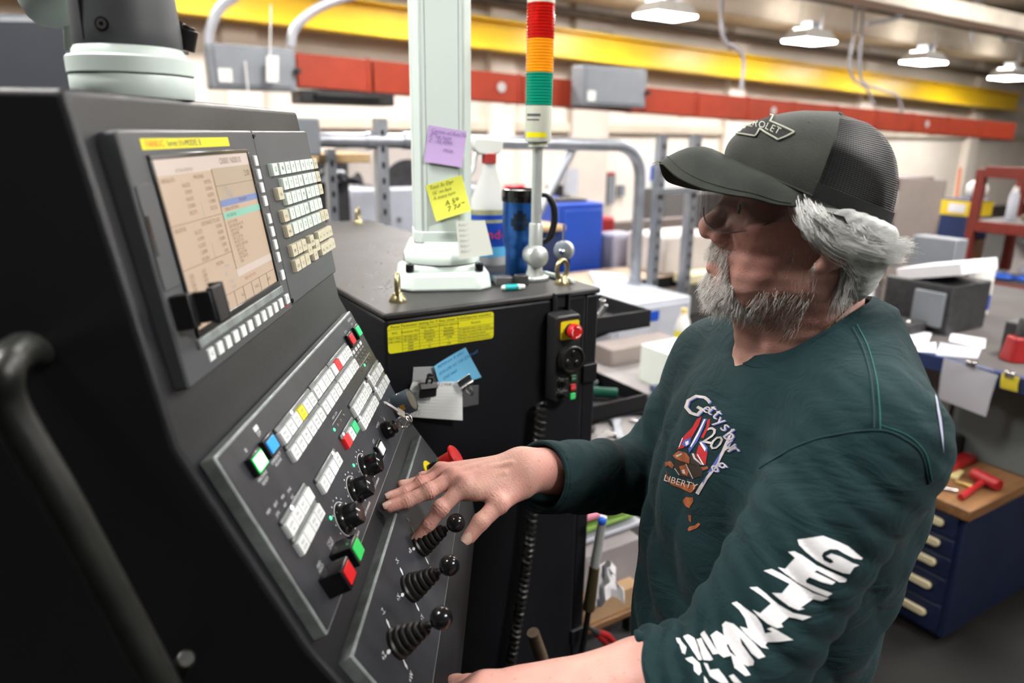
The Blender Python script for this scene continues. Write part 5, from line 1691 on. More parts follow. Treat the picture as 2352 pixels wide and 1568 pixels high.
# trousers and boots (below the picture, so that he stands on the floor)
def sdf_legs(X, Y, Z):
    P = (X, Y, Z)
    d = s_ell(P, bw(-0.005, 0, 0.86), (0.165, 0.19, 0.14))
    for s_ in (-1, 1):
        hip, kn, an = bw(-0.005, 0.085 * s_, 0.84), bw(0.02, 0.10 * s_, 0.46), bw(-0.01, 0.11 * s_, 0.11)
        d = smin(d, s_cap(P, hip, kn, 0.088, 0.066), 0.04)
        d = smin(d, s_cap(P, kn, an, 0.066, 0.056), 0.03)
    return d + 0.003 * np.sin(Z * 60 + X * 20)
leg_v, leg_f = sculpt(sdf_legs, (0.10, 0.58, 0.05), (0.62, 1.14, 1.02), 0.012)
def sdf_boots(X, Y, Z):
    P = (X, Y, Z)
    d = None
    for s_ in (-1, 1):
        c = s_cap(P, bw(-0.04, 0.115 * s_, 0.05), bw(0.15, 0.125 * s_, 0.045), 0.048, 0.043)
        c = smin(c, s_cap(P, bw(-0.01, 0.11 * s_, 0.06), bw(-0.01, 0.11 * s_, 0.14), 0.05, 0.055), 0.03)
        d = c if d is None else np.minimum(d, c)
    return np.maximum(d, 0.002 - Z)
boot_v, boot_f = sculpt(sdf_boots, (0.0, 0.6, -0.01), (0.6, 1.12, 0.2), 0.010)

# --- materials
def skin_material():
    m = mat('skin', (0.46, 0.235, 0.165), 0.48, bump=0.5, bscale=420, sss=0.12, spec=0.4)
    nt = m.node_tree
    b = nt.nodes['Principled BSDF']
    tc = [n for n in nt.nodes if n.type == 'TEX_COORD'][0]
    def noise(scale, det=4):
        n = nt.nodes.new('ShaderNodeTexNoise'); n.inputs['Scale'].default_value = scale; n.inputs['Detail'].default_value = det
        nt.links.new(tc.outputs['Object'], n.inputs['Vector']); return n
    def ramp(src, p0, c0, p1, c1):
        r = nt.nodes.new('ShaderNodeValToRGB'); r.color_ramp.elements[0].position = p0; r.color_ramp.elements[1].position = p1
        r.color_ramp.elements[0].color = (*c0, 1); r.color_ramp.elements[1].color = (*c1, 1); nt.links.new(src, r.inputs['Fac']); return r
    r1 = ramp(noise(16).outputs['Fac'], 0.35, (0.60, 0.35, 0.285), 0.68, (0.57, 0.275, 0.235))
    r2 = ramp(noise(140, 2).outputs['Fac'], 0.66, (1, 1, 1), 0.74, (0.72, 0.52, 0.46))
    mx = nt.nodes.new('ShaderNodeMix'); mx.data_type = 'RGBA'; mx.blend_type = 'MULTIPLY'; mx.inputs[0].default_value = 0.55
    nt.links.new(r1.outputs['Color'], mx.inputs[6]); nt.links.new(r2.outputs['Color'], mx.inputs[7])
    nt.links.new(mx.outputs[2], b.inputs['Base Color'])
    return m
M_skin = skin_material()
def cloth_material(name, c, c2):
    m = mat(name, c, 0.85, col2=c2, vscale=7, bump=0.5, bscale=900, sheen=0.04, spec=0.15)
    nt = m.node_tree
    b1 = [n for n in nt.nodes if n.type == 'BUMP'][0]
    tc = [n for n in nt.nodes if n.type == 'TEX_COORD'][0]
    if len([n for n in nt.nodes if n.type == 'BUMP']) == 1:
        mp = nt.nodes.new('ShaderNodeMapping'); mp.inputs['Rotation'].default_value = (0.3, 0.6, 0.2); mp.inputs['Scale'].default_value = (1.0, 1.0, 2.6)
        nt.links.new(tc.outputs['Object'], mp.inputs['Vector'])
        nz = nt.nodes.new('ShaderNodeTexNoise'); nz.inputs['Scale'].default_value = 10; nz.inputs['Detail'].default_value = 3; nz.inputs['Distortion'].default_value = 1.6
        nt.links.new(mp.outputs['Vector'], nz.inputs['Vector'])
        b2 = nt.nodes.new('ShaderNodeBump'); b2.inputs['Strength'].default_value = 0.62; b2.inputs['Distance'].default_value = 0.010
        nt.links.new(nz.outputs['Fac'], b2.inputs['Height'])
        nt.links.new(b1.outputs['Normal'], b2.inputs['Normal'])
        nt.links.new(b2.outputs['Normal'], nt.nodes['Principled BSDF'].inputs['Normal'])
    return m
M_shirt = cloth_material('teal_jersey', (0.0078, 0.0235, 0.027), (0.0115, 0.032, 0.0355))
M_jeans = cloth_material('dark_denim', (0.012, 0.014, 0.022), (0.020, 0.022, 0.032))

off = 0
vs_all, fs_all = [], []
for vv, ff in ((head_v, head_faces), (hand_v, hand_f), (lf_v, lf_f), (core_v, core_f)):
    vs_all.append(vv); fs_all.append(ff + off); off += len(vv)
body = part('body', np.concatenate(vs_all), np.concatenate(fs_all), M_skin, per)
shirt = part('shirt', sh_v, sh_f, M_shirt, per)
part('trousers', leg_v, leg_f, M_jeans, per)
part('boots', boot_v, boot_f, mat('boot_leather', (0.03, 0.02, 0.015), 0.5), per)
HEAD_BVH = bvh_of(head_v, head_faces)

# ------------------------------------------------------------------ printed and sewn detail laid on real surfaces
def lay(polys, bvh, eps=0.0008, cell=7.0, maxdepth=3.0):
    """2-D outlines in photograph pixels -> triangles lying on the surface they fall on"""
    bm = bmesh.new()
    for poly in polys:
        if isinstance(poly, tuple):                        # (verts, faces)
            vs = [bm.verts.new((p[0], p[1], 0)) for p in poly[0]]
            for fc in poly[1]:
                try:
                    bm.faces.new([vs[i] for i in fc])
                except ValueError:
                    pass
        else:
            vs = [bm.verts.new((p[0], p[1], 0)) for p in poly]
            for tri in tessellate_polygon([[Vector((p[0], p[1], 0)) for p in poly]]):
                try:
                    bm.faces.new([vs[i] for i in tri])
                except ValueError:
                    pass
    bmesh.ops.triangulate(bm, faces=bm.faces[:])
    for _ in range(5):
        long = [e for e in bm.edges if e.calc_length() > cell]
        if not long:
            break
        bmesh.ops.subdivide_edges(bm, edges=long, cuts=1)
        bmesh.ops.triangulate(bm, faces=bm.faces[:])
    out, dead = {}, []
    for v in bm.verts:
        d = ray(v.co.x, v.co.y); d = d / np.linalg.norm(d)
        hit, nr, ix, ds = bvh.ray_cast(Vector(CAMP), Vector(d), maxdepth)
        if hit is None:
            dead.append(v)
        else:
            if nr.dot(Vector(d)) > 0:
                nr = -nr
            out[v] = hit + nr * eps
    bmesh.ops.delete(bm, geom=dead, context='VERTS')
    for v in bm.verts:
        v.co = out[v]
    bad = [f_ for f_ in bm.faces if max(e.calc_length() for e in f_.edges) > 0.02]
    bmesh.ops.delete(bm, geom=bad, context='FACES')
    vs = [tuple(v.co) for v in bm.verts]
    bm.verts.index_update()
    fs = [tuple(v.index for v in f_.verts) for f_ in bm.faces]
    bm.free()
    return vs, fs

def lay_part(name, polys, bvh, m, parent, eps=0.0008, cell=7.0):
    vs, fs = lay(polys, bvh, eps, cell)
    if not fs:
        return None
    mb = MB(); mb.put(vs, fs)
    return mb.build(name, m, parent, smooth=60)

def lay_line(name, pix, bvh, r, m, parent, n=10, eps=0.0006):
    pts = []
    for p in bez([np.array((*q, 0.0)) for q in pix], n):
        d = ray(p[0], p[1]); d = d / np.linalg.norm(d)
        hit, nr, ix, ds = bvh.ray_cast(Vector(CAMP), Vector(d), 3.0)
        if hit is not None:
            if nr.dot(Vector(d)) > 0:
                nr = -nr
            pts.append(np.array(hit + nr * eps))
    if len(pts) > 2:
        return MB().tube(pts, r, 5).build(name, m, parent)

def crop(o, s, pts):
    return [(o[0] + p[0] * s, o[1] + p[1] * s) for p in pts]

# lettering down the near sleeve
SL = [
 [(1415,165),(1660,130),(1760,170),(1900,225),(2045,345),(2030,360),(1960,350),(1860,300),(1800,262),(1730,258),(1670,285),(1650,320),(1670,365),(1730,395),(1765,385),(1750,360),(1690,325),(1740,300),(1830,330),(1950,395),(2010,415),(1960,435),(1920,495),(1860,490),(1720,435),(1600,370),(1500,290),(1430,220)],
 [(1325,285),(1385,280),(1460,320),(1600,420),(1650,440),(1890,545),(1880,575),(1820,580),(1720,530),(1600,465),(1575,480),(1780,580),(1745,605),(1650,580),(1530,530),(1495,560),(1500,585),(1750,690),(1700,720),(1560,660),(1400,575),(1280,490),(1220,440),(1290,455),(1390,345)],
 [(1085,470),(1160,455),(1250,500),(1400,590),(1560,680),(1720,735),(1650,760),(1560,745),(1440,830),(1480,840),(1420,855),(1330,815),(1230,740),(1165,685),(1260,690),(1335,600),(1200,530)],
 [(945,635),(1020,630),(1100,690),(1230,800),(1370,880),(1545,920),(1460,950),(1390,930),(1330,920),(1250,985),(1270,1020),(1210,1030),(1120,985),(1030,910),(975,850),(1050,885),(1155,790),(1040,700)],
 [(770,790),(820,775),(900,830),(1010,910),(1065,990),(1095,1080),(1170,1065),(1115,1035),(1160,1020),(1260,1080),(1370,1145),(1230,1160),(1120,1165),(1090,1200),(1130,1235),(1060,1220),(960,1140),(880,1060),(850,1015),(930,1040),(900,940),(840,850)],
 [(680,1000),(715,965),(790,990),(900,1090),(1000,1190),(1095,1310),(1030,1330),(960,1270),(890,1170),(850,1120),(870,1190),(930,1270),(990,1350),(985,1390),(920,1405),(850,1370),(760,1230),(700,1110)],
 [(300,1115),(345,1098),(400,1130),(480,1340),(440,1345)], [(420,1145),(470,1130),(590,1340),(560,1350),(500,1345)], [(465,1085),(510,1060),(640,1280),(590,1290)],
 [(565,1105),(620,1060),(700,1110),(745,1185),(720,1195),(770,1300),(690,1320),(640,1280)], [(760,1270),(850,1350),(950,1490),(900,1500),(800,1420)],
 [(500,1370),(540,1380),(560,1440),(640,1430),(740,1568),(660,1568),(560,1500)], [(220,1130),(260,1135),(330,1220),(320,1290),(290,1275),(265,1190),(230,1170)],
 [(320,1330),(380,1315),(450,1380),(470,1460),(445,1495),(400,1450),(395,1390),(340,1350)], [(495,1500),(550,1568),(500,1568)], [(740,1500),(790,1480),(870,1568),(800,1568)]]
M_prw = mat('print_white', (0.80, 0.80, 0.82), 0.7, var=0.06, vscale=40)
for pl in SL:
    lay_part('sleeve_letter', [crop((1500, 1200), 0.2347, pl)], SH_BVH, M_prw, shirt, 0.0009)
# chest print
CO, CS = (1480, 860), 0.2424
def chest(name, pls, m, eps):
    return lay_part(name, [crop(CO, CS, p) for p in pls], SH_BVH, m, shirt, eps, 6)
M_prr = mat('print_flag_red', (0.42, 0.012, 0.018), 0.7, var=0.2, vscale=50)
M_prb = mat('print_flag_blue', (0.08, 0.11, 0.42), 0.7, var=0.15, vscale=50)
M_prbr = mat('print_brown', (0.30, 0.085, 0.03), 0.7, var=0.4, vscale=60)
M_prdk = mat('print_dark_brown', (0.03, 0.018, 0.012), 0.7)
M_prs = mat('print_silver', (0.50, 0.46, 0.46), 0.7, var=0.25, vscale=60)
chest('chest_flag_red', [[(548,395),(500,425),(460,500),(400,560),(365,600),(330,690),(310,712),(375,695),(440,615),(520,480)], [(600,430),(628,418),(622,480),(565,605),(540,595),(590,500)], [(520,672),(560,660),(602,740),(582,862),(545,835),(490,765)]], M_prr, 0.0007)
chest('chest_flag_blue', [[(560,418),(602,420),(560,520),(505,640),(432,742),(422,705),(480,600),(530,500)], [(385,620),(445,600),(442,655),(400,685),(358,668)], [(520,640),(545,625),(605,690),(600,740),(560,690)]], M_prb, 0.0009)
chest('chest_flag_white', [[(572,425),(586,425),(520,570),(450,690),(440,680),(510,550)], [(392,640),(425,625),(425,660),(400,675)], [(365,600),(372,605),(338,690),(330,690)], [(530,650),(545,640),(590,700),(580,730)], [(505,760),(512,755),(570,855),(560,858)]], M_prw, 0.0011)
chest('chest_soldier', [[(272,768),(330,722),(400,742),(435,790),(430,845),(350,818),(300,795)], [(335,870),(400,850),(430,900),(410,960),(360,940)], [(540,880),(600,868),(610,890),(560,910)]], M_prbr, 0.0008)
chest('chest_soldier_dark', [[(300,800),(345,822),(425,850),(560,880),(550,960),(470,985),(330,960),(285,880)], [(440,745),(480,745),(540,840),(520,870),(445,840)]], M_prdk, 0.0006)
chest('chest_soldier_light', [[(300,770),(355,745),(365,755),(320,780)], [(395,845),(402,842),(470,985),(462,988)], [(360,905),(385,895),(395,940),(370,935)], [(455,750),(475,748),(490,790),(555,850),(545,858),(475,800)], [(290,890),(296,886),(340,950),(332,952)]], M_prs, 0.0010)
chest('chest_banner', [[(215,905),(222,960),(250,985),(330,1018),(420,1042),(492,1040),(495,1075),(445,1122),(340,1072),(255,1042),(215,985)], [(200,830),(255,820),(285,860),(270,890),(225,860),(205,875)]], M_prbr, 0.0008)
chest('chest_tassel', [[(370,1190),(400,1160),(465,1165),(470,1200),(430,1265),(400,1250),(375,1215)], [(420,1330),(450,1335),(445,1400),(425,1380)], [(412,1470),(430,1440),(480,1430),(520,1400),(532,1420),(500,1455),(430,1485)]], M_prbr, 0.0008)
chest('chest_rifle', [[(490,1120),(530,1050),(640,900),(720,760),(830,510),(845,530),(760,740),(690,880),(600,1000),(520,1140)], [(745,700),(780,690),(850,580),(858,600),(800,700),(760,730)]], M_prs, 0.0010)
chest('chest_rifle_blue', [[(600,930),(640,880),(730,730),(700,830),(640,920)], [(560,1010),(600,950),(560,1040)]], M_prb, 0.0012)
def px_text(s, c, size, rot, shear=0.0, sx=1.0):
    vs, fs = text2d(s, 1.0, 'CENTER', shear)
    ca, sa = math.cos(R_(rot)), math.sin(R_(rot))
    out = []
    for x, y, z in vs:
        x, y = x * size * sx, y * size
        out.append((c[0] + x * ca - y * sa, c[1] - (x * sa + y * ca)))
    return (out, fs)
def chest_letters(name, items, m, eps, dx=0.0):
    lay_part(name, [px_text(s, (CO[0] + (x + dx) * CS, CO[1] + (y + dx * 0.6) * CS), z, r, 0.25) for s, x, y, z, r in items], SH_BVH, m, shirt, eps, 8)
LT = [('G', 470, 285, 74, -28), ('e', 595, 320, 34, -30), ('t', 640, 330, 42, -32), ('t', 690, 370, 42, -34), ('y', 725, 430, 38, -36), ('s', 770, 490, 40, -38), ('b', 810, 570, 46, -40), ('u', 820, 650, 42, -40), ('r', 850, 700, 48, -45), ('g', 735, 850, 46, -50)]
chest_letters('chest_lettering_shadow', LT, M_prb, 0.0012, 9)
chest_letters('chest_lettering', LT, M_prs, 0.0016)
chest_letters('chest_numeral', [('2', 610, 585, 56, -12), ('0', 672, 650, 50, -22)], M_prs, 0.0016)
lay_part('banner_lettering', [px_text('LIBERTY', (CO[0] + 352 * CS, CO[1] + 1025 * CS), 21, -16, 0.0, 1.05)], SH_BVH, mat('print_cream', (0.62, 0.52, 0.45), 0.7), shirt, 0.0016, 8)
# light print that shows at the back of the shoulder
lay_part('back_print', [[(2146, 905), (2150, 912), (2160, 960), (2164, 1000), (2166, 1040), (2160, 1000), (2152, 950)]], SH_BVH, mat('print_pale_blue', (0.40, 0.42, 0.55), 0.7, var=0.3, vscale=60), shirt, 0.0010, 6)
# seams
M_seam = mat('seam_teal', (0.010, 0.12, 0.11), 0.7)
M_seamd = mat('seam_dark', (0.008, 0.035, 0.038), 0.8)
lay_line('shoulder_seam', [(1968, 745), (1995, 800), (2013, 870), (2020, 930), (2022, 985)], SH_BVH, 0.0005, M_seam, shirt)
lay_line('shoulder_seam', [(1958, 752), (1984, 805), (2001, 872), (2007, 930), (2008, 982)], SH_BVH, 0.0008, M_seamd, shirt)
lay_line('armhole_seam', [(1745, 1075), (1830, 1025), (1920, 998), (2022, 988), (2080, 1010), (2118, 1045), (2134, 1110)], SH_BVH, 0.0009, M_seamd, shirt)
lay_line('armhole_seam', [(2022, 976), (2084, 1000), (2124, 1040), (2140, 1105)], SH_BVH, 0.0006, M_seam, shirt)

# rib collar: a flattened tube along the neck opening
cx_ = unit(np.cross(NDIR, BL[0] * np.array([1, 0, 0]) + BL[1] * np.array([0, 1, 0])))
lat = unit(np.cross(cx_, NDIR))
ring_pts = []
for i in range(48):
    a = 2 * math.pi * i / 48
    dv = cx_ * math.cos(a) + lat * math.sin(a)
    # march outward-downward from the neck until the shirt is met
    best = None
    for hgt in np.linspace(0.10, -0.12, 56):
        o_ = NB + NDIR * hgt + dv * 0.02
        hit, nr, ix, ds = SH_BVH.ray_cast(Vector(o_), Vector(dv), 0.14)
        if hit is not None and ds < 0.12:
            best = np.array(hit); break
    if best is None:
        best = NB + dv * 0.075
    ring_pts.append(best)
rp = np.array(ring_pts)
for _ in range(4):
    rp = 0.5 * rp + 0.25 * (np.roll(rp, 1, 0) + np.roll(rp, -1, 0))
mb = MB()
cen = rp.mean(0)
prof_c = [(-0.004, -0.016), (0.0035, -0.014), (0.0045, 0.0), (0.002, 0.005), (-0.002, 0.005), (-0.004, 0.0)]
vs, fs = [], []
for i in range(48):
    outw = rp[i] - cen; outw -= NDIR * (outw @ NDIR); outw = unit(outw)
    dwn = unit(outw * 0.75 - NDIR * 0.65)
    nrm = unit(np.cross(dwn, np.cross(outw, NDIR)))
    if nrm @ NDIR < 0:
        nrm = -nrm
    for (a, b) in prof_c:
        vs.append(rp[i] + nrm * (a + 0.002) - dwn * b)
k = len(prof_c)
for i in range(48):
    j = (i + 1) % 48
    for q in range(k):
        fs.append((i * k + q, i * k + (q + 1) % k, j * k + (q + 1) % k, j * k + q))
mb.put(vs, fs)
mb.build('collar', cloth_material('teal_rib', (0.006, 0.021, 0.025), (0.009, 0.029, 0.033)), shirt)
# cuff hem of the far sleeve
def cuff_ring(c, d, r, name):
    x = unit(np.cross(d, ZV)); y = np.cross(x, d)
    MB().tube([c + r * (math.cos(a) * x + math.sin(a) * y) for a in np.linspace(0, 2 * math.pi, 41)[:-1]], 0.0028, 8, closed=True).build(name, M_shirt, shirt)
cuff_ring(RC + np.array([0, 0, -0.010]), unit(RC + np.array([0, 0, -0.010]) - RE), 0.0470, 'cuff_hem')
# gold neck chain
pts = []
for p in bez([np.array((*q, 0.0)) for q in ((1957, 692), (1930, 722), (1895, 758), (1855, 790), (1815, 812), (1770, 832), (1735, 845))], 14):
    d = ray(p[0], p[1]); d /= np.linalg.norm(d)
    hit, nr, ix, ds = HEAD_BVH.ray_cast(Vector(CAMP), Vector(d), 2.0)
    if hit is not None:
        pts.append(np.array(hit + nr * 0.0012))
mb = MB()
for i, p in enumerate(pts):
    mb.ball(p, 0.0013, seg=6, rings=4)
mb.tube(pts, 0.0006, 5)
mb.build('neck_chain', mat('gold', (0.75, 0.48, 0.14), 0.25, metal=1.0), per)
# finger nails
M_nail = mat('nail', (0.62, 0.42, 0.35), 0.28)
def nail(p2, p3, r, w, l, upv):
    d = unit(p3 - p2)
    up = unit(upv - d * (upv @ d)); x = np.cross(up, d)
    g = []
    for i in range(7):
        row = []
        for j in range(7):
            a = (j / 6 - 0.5) * 2.0
            s = (i / 6 - 0.45) * l
            taper = 1.0 if 0 < i < 6 else 0.72
            row.append(p3 + d * (s + 0.0015) + (x * math.sin(a) * r * 0.93 * w * taper + up * (math.cos(a) * r * 1.04 * (1.0 if i < 5 else 0.96))))
        g.append(row)
    MB().sheet(g, 0.0006).build('fingernail', M_nail, body)
camup = lambda p: unit(CAMP - p)
nail(FP3['index'][2], FP3['index'][3], FR['index'][3], 0.85, 0.011, ZV + np.array([-0.6, -0.3, 0]))
nail(FP3['middle'][2], FP3['middle'][3], FR['middle'][3], 0.85, 0.011, ZV + np.array([0, -0.5, 0]))
nail(FP3['ring'][2], FP3['ring'][3], FR['ring'][3], 0.85, 0.010, ZV + np.array([0, -0.5, 0]))
nail(FP3['thumb'][2], FP3['thumb'][3], FR['thumb'][3], 1.0, 0.015, np.array([-0.35, -1.0, 0.35]))
# ------------------------------------------------------------------ cap
def cap_pt(ph, t):
    """crown surface: ph 0 = front, t 0 = band, 1 = top (head-local metres)"""
    pw = 2.25
    r = max(0.0, 1 - t ** pw) ** (1 / pw)
    c, s = math.cos(ph), math.sin(ph)
    a = 0.096 if c > 0 else 0.094
    b = 0.081
    cx = 0.015 - 0.012 * t
    z0 = 0.012 + 0.056 * (c * 0.5 + 0.5)
    x = cx + a * c * r
    y = b * s * r
    z = z0 + (0.128 - z0) * t
    # front panels stand a little prouder, slight sag at the back
    x += 0.006 * max(0, c) ** 2 * math.sin(math.pi * min(1, t * 1.1)) * (1 - t)
    return np.array([x, y, z])
def cap_grid(p0, p1, n, m):
    return [[hw(cap_pt(R_(p0 + (p1 - p0) * i / n), 0.999 * j / m)) for i in range(n + 1)] for j in range(m + 1)]
M_capf = mat('cap_waxed_cotton', (0.024, 0.028, 0.025), 0.8, col2=(0.044, 0.048, 0.041), vscale=18, bump=0.6, bscale=800, sheen=0.15, spec=0.25)
M_capb = mat('cap_brim_cotton', (0.028, 0.034, 0.030), 0.75, col2=(0.048, 0.054, 0.046), vscale=22, bump=0.5, bscale=900, spec=0.25)
def net_material():
    m = bpy.data.materials.new('cap_net')
    m.use_nodes = True
    nt = m.node_tree
    b = nt.nodes['Principled BSDF']
    b.inputs['Base Color'].default_value = (0.010, 0.011, 0.012, 1)
    b.inputs['Roughness'].default_value = 0.5
    b.inputs['Specular IOR Level'].default_value = 0.2
    tc = nt.nodes.new('ShaderNodeUVMap')
    sx = nt.nodes.new('ShaderNodeSeparateXYZ')
    nt.links.new(tc.outputs['UV'], sx.inputs['Vector'])
    def wave(out, freq):
        mu = nt.nodes.new('ShaderNodeMath'); mu.operation = 'MULTIPLY'; mu.inputs[1].default_value = freq
        nt.links.new(out, mu.inputs[0])
        si = nt.nodes.new('ShaderNodeMath'); si.operation = 'SINE'
        nt.links.new(mu.outputs[0], si.inputs[0]); return si
    a = wave(sx.outputs['X'], 560.0)
    c = wave(sx.outputs['Y'], 300.0)
    mn = nt.nodes.new('ShaderNodeMath'); mn.operation = 'MINIMUM'
    nt.links.new(a.outputs[0], mn.inputs[0]); nt.links.new(c.outputs[0], mn.inputs[1])
    ho = nt.nodes.new('ShaderNodeMath'); ho.operation = 'GREATER_THAN'; ho.inputs[1].default_value = 0.25
    nt.links.new(mn.outputs[0], ho.inputs[0])
    iv = nt.nodes.new('ShaderNodeMath'); iv.operation = 'SUBTRACT'; iv.inputs[0].default_value = 1.0
    nt.links.new(ho.outputs[0], iv.inputs[1])
    nt.links.new(iv.outputs[0], b.inputs['Alpha'])
    bp = nt.nodes.new('ShaderNodeBump'); bp.inputs['Strength'].default_value = 0.8; bp.inputs['Distance'].default_value = 0.0006
    nt.links.new(c.outputs[0], bp.inputs['Height']); nt.links.new(bp.outputs['Normal'], b.inputs['Normal'])
    return m
M_net = net_material()
F0 = 78
gf = cap_grid(-F0, F0, 40, 22)
cap = MB().sheet(gf, 0.0022).build('cap', M_capf, per)
# rear net, with its own weave coordinates
nn, mm_ = 56, 22
gr = cap_grid(F0, 360 - F0, nn, mm_)
mb = MB(); mb.sheet(gr)
net = mb.build('cap_net_back', M_net, cap)
uv = net.data.uv_layers.new(name='weave')
vu = {}
ii = 0
for j in range(mm_ + 1):
    for i in range(nn + 1):
        vu[ii] = (i / nn, j / mm_); ii += 1
for lp in net.data.loops:
    uv.data[lp.index].uv = vu[lp.vertex_index]
# lining seen through the net, sweat band, seams, button
MB().sheet([[hw(cap_pt(R_(F0 + (360 - 2 * F0) * i / 40), 0.95 * j / 14) * np.array([0.965, 0.965, 0.985])) for i in range(41)] for j in range(15)]).build('cap_inside', mat('cap_lining_cloth', (0.012, 0.013, 0.013), 0.95, spec=0.1), cap)
MB().sheet([[hw(cap_pt(R_(F0 + (360 - 2 * F0) * i / 50), t) * np.array([1.012, 1.012, 1.0]) + np.array([0, 0, z])) for i in range(51)] for t, z in ((0.0, -0.001), (0.09, 0.0), (0.17, 0.0))], 0.001).build('cap_back_band', mat('cap_band_black', (0.010, 0.011, 0.012), 0.7, bump=0.4, bscale=900), cap)
for sg in (1, -1):
    MB().tube([hw(cap_pt(sg * R_(F0), t) * 1.004) for t in np.linspace(0, 0.98, 24)], 0.0013, 6).build('cap_seam', M_capf, cap)
MB().tube([hw(cap_pt(R_(a), 0.004) * np.array([1.012, 1.012, 1])) for a in np.linspace(-F0, F0, 40)], 0.0018, 6).build('cap_band_seam', mat('cap_thread', (0.03, 0.03, 0.027), 0.8), cap)
MB(HM @ Matrix.Translation((0.003, 0, 0.1275))).ball((0, 0, 0), 0.007, seg=14, rings=8, sc=(1, 1, 0.45)).build('cap_button', M_capf, cap)
# brim
outer = [(0.040, 0.083, 0.034), (0.070, 0.0845, 0.033), (0.096, 0.081, 0.036), (0.122, 0.074, 0.036), (0.148, 0.061, 0.038), (0.170, 0.041, 0.044), (0.182, 0.020, 0.052), (0.186, 0.0, 0.0545)]
outer += [(0.182, -0.020, 0.047), (0.170, -0.041, 0.031), (0.150, -0.060, 0.024), (0.122, -0.074, 0.020), (0.096, -0.081, 0.020), (0.070, -0.0845, 0.024), (0.040, -0.083, 0.030)]
oc = bez(outer, 4)
NB_ = len(oc)
ang0 = R_(72)
gb = []
for j in range(9):
    v_ = j / 8
    row = []
    for i in range(NB_):
        u = i / (NB_ - 1)
        ph = ang0 * (1 - 2 * u)
        p = cap_pt(ph, 0.0) + np.array([0, 0, 0.001])
        q = oc[i]
        arch = 0.014 * math.sin(math.pi * v_) * (1 - abs(1 - 2 * u) ** 2)
        row.append(hw(p * (1 - v_) + q * v_ + np.array([0, 0, arch])))
    gb.append(row)
MB().sheet(gb, -0.0030).build('cap_brim', M_capb, cap, bevel=0.0008)
for v_ in (0.90,):
    j0 = v_ * 8; ja = int(j0); fr = j0 - ja
    MB().tube([gb[ja][i] * (1 - fr) + gb[min(8, ja + 1)][i] * fr + HR[:, 2] * 0.0008 for i in range(2, NB_ - 2)], 0.00045, 4).build('brim_stitching', mat('cap_thread', (0.03, 0.03, 0.027), 0.8), cap)
mb = MB()
for k_ in range(7):
    p = gb[8][NB_ // 2 + k_ - 3]
    mb.tube([p, p + HR[:, 0] * RNG.uniform(0.003, 0.009) + HR[:, 2] * RNG.uniform(-0.006, 0.003) + HR[:, 1] * RNG.uniform(-0.003, 0.003)], 0.00025, 4)
mb.build('frayed_threads', mat('thread_pale', (0.30, 0.28, 0.18), 0.8), cap)
# badge on the front panel
gv = np.array(gf).reshape(-1, 3)
nj = len(gf[0])
CAP_BVH = BVHTree.FromPolygons([tuple(p) for p in gv], [(i * nj + j, i * nj + j + 1, (i + 1) * nj + j + 1, (i + 1) * nj + j) for i in range(len(gf) - 1) for j in range(nj - 1)])
KO, KS = (1480, 220), 0.3571
bow = [(738, 150), (758, 132), (832, 146), (812, 185), (965, 252), (862, 297), (748, 232), (722, 275), (606, 258), (640, 200), (690, 165)]
lay_part('cap_badge', [crop(KO, KS, bow)], CAP_BVH, mat('badge_black', (0.012, 0.013, 0.013), 0.8, bump=0.5, bscale=900), cap, 0.0034, 6)
M_bad = mat('badge_thread', (0.42, 0.44, 0.36), 0.8, bump=0.4, bscale=1200)
def badge_line(pts, r=0.0010):
    P = []
    for p in bez([np.array((*q, 0.0)) for q in crop(KO, KS, pts)], 6):
        d = ray(p[0], p[1]); d /= np.linalg.norm(d)
        hit, nr, ix, ds = CAP_BVH.ray_cast(Vector(CAMP), Vector(d), 2.0)
        if hit is not None:
            P.append(np.array(hit + (nr if nr.dot(Vector(d)) < 0 else -nr) * 0.0042))
    if len(P) > 2:
        MB().tube(P, r, 6).build('badge_border', M_bad, cap)
badge_line([(735, 140), (785, 136), (832, 148)]); badge_line([(832, 148), (822, 168), (812, 185)])
badge_line([(812, 185), (880, 212), (962, 250)]); badge_line([(962, 252), (910, 278), (862, 297)])
badge_line([(862, 296), (800, 262), (748, 230)]); badge_line([(748, 230), (735, 255), (722, 275)])
badge_line([(722, 275), (665, 266), (606, 258)]); badge_line([(730, 158), (752, 156), (770, 158)], 0.0007); badge_line([(655, 212), (680, 214), (702, 220)], 0.0007)
lay_part('badge_lettering', [px_text(c, (KO[0] + x * KS, KO[1] + y * KS), z, -20 - k_ * 1.2, 0.0, 0.9) for k_, (c, x, y, z) in enumerate((('C', 612, 185, 20), ('H', 634, 184, 20), ('E', 658, 186, 20), ('V', 687, 190, 21), ('R', 722, 196, 22), ('O', 762, 206, 22), ('L', 798, 217, 22), ('E', 828, 229, 22), ('T', 860, 241, 22)))], CAP_BVH, M_bad, cap, 0.0040, 5)
MB().tube([hw(cap_pt(R_(52), 0.80) * 1.006 + 0.003 * np.array([math.cos(a) * 0.5, -math.cos(a) * 0.3, 0.5 * math.sin(a)])) for a in np.linspace(0, 2 * math.pi, 13)[:-1]], 0.0007, 5, closed=True).build('cap_eyelet', mat('cap_thread', (0.03, 0.03, 0.027), 0.8), cap)

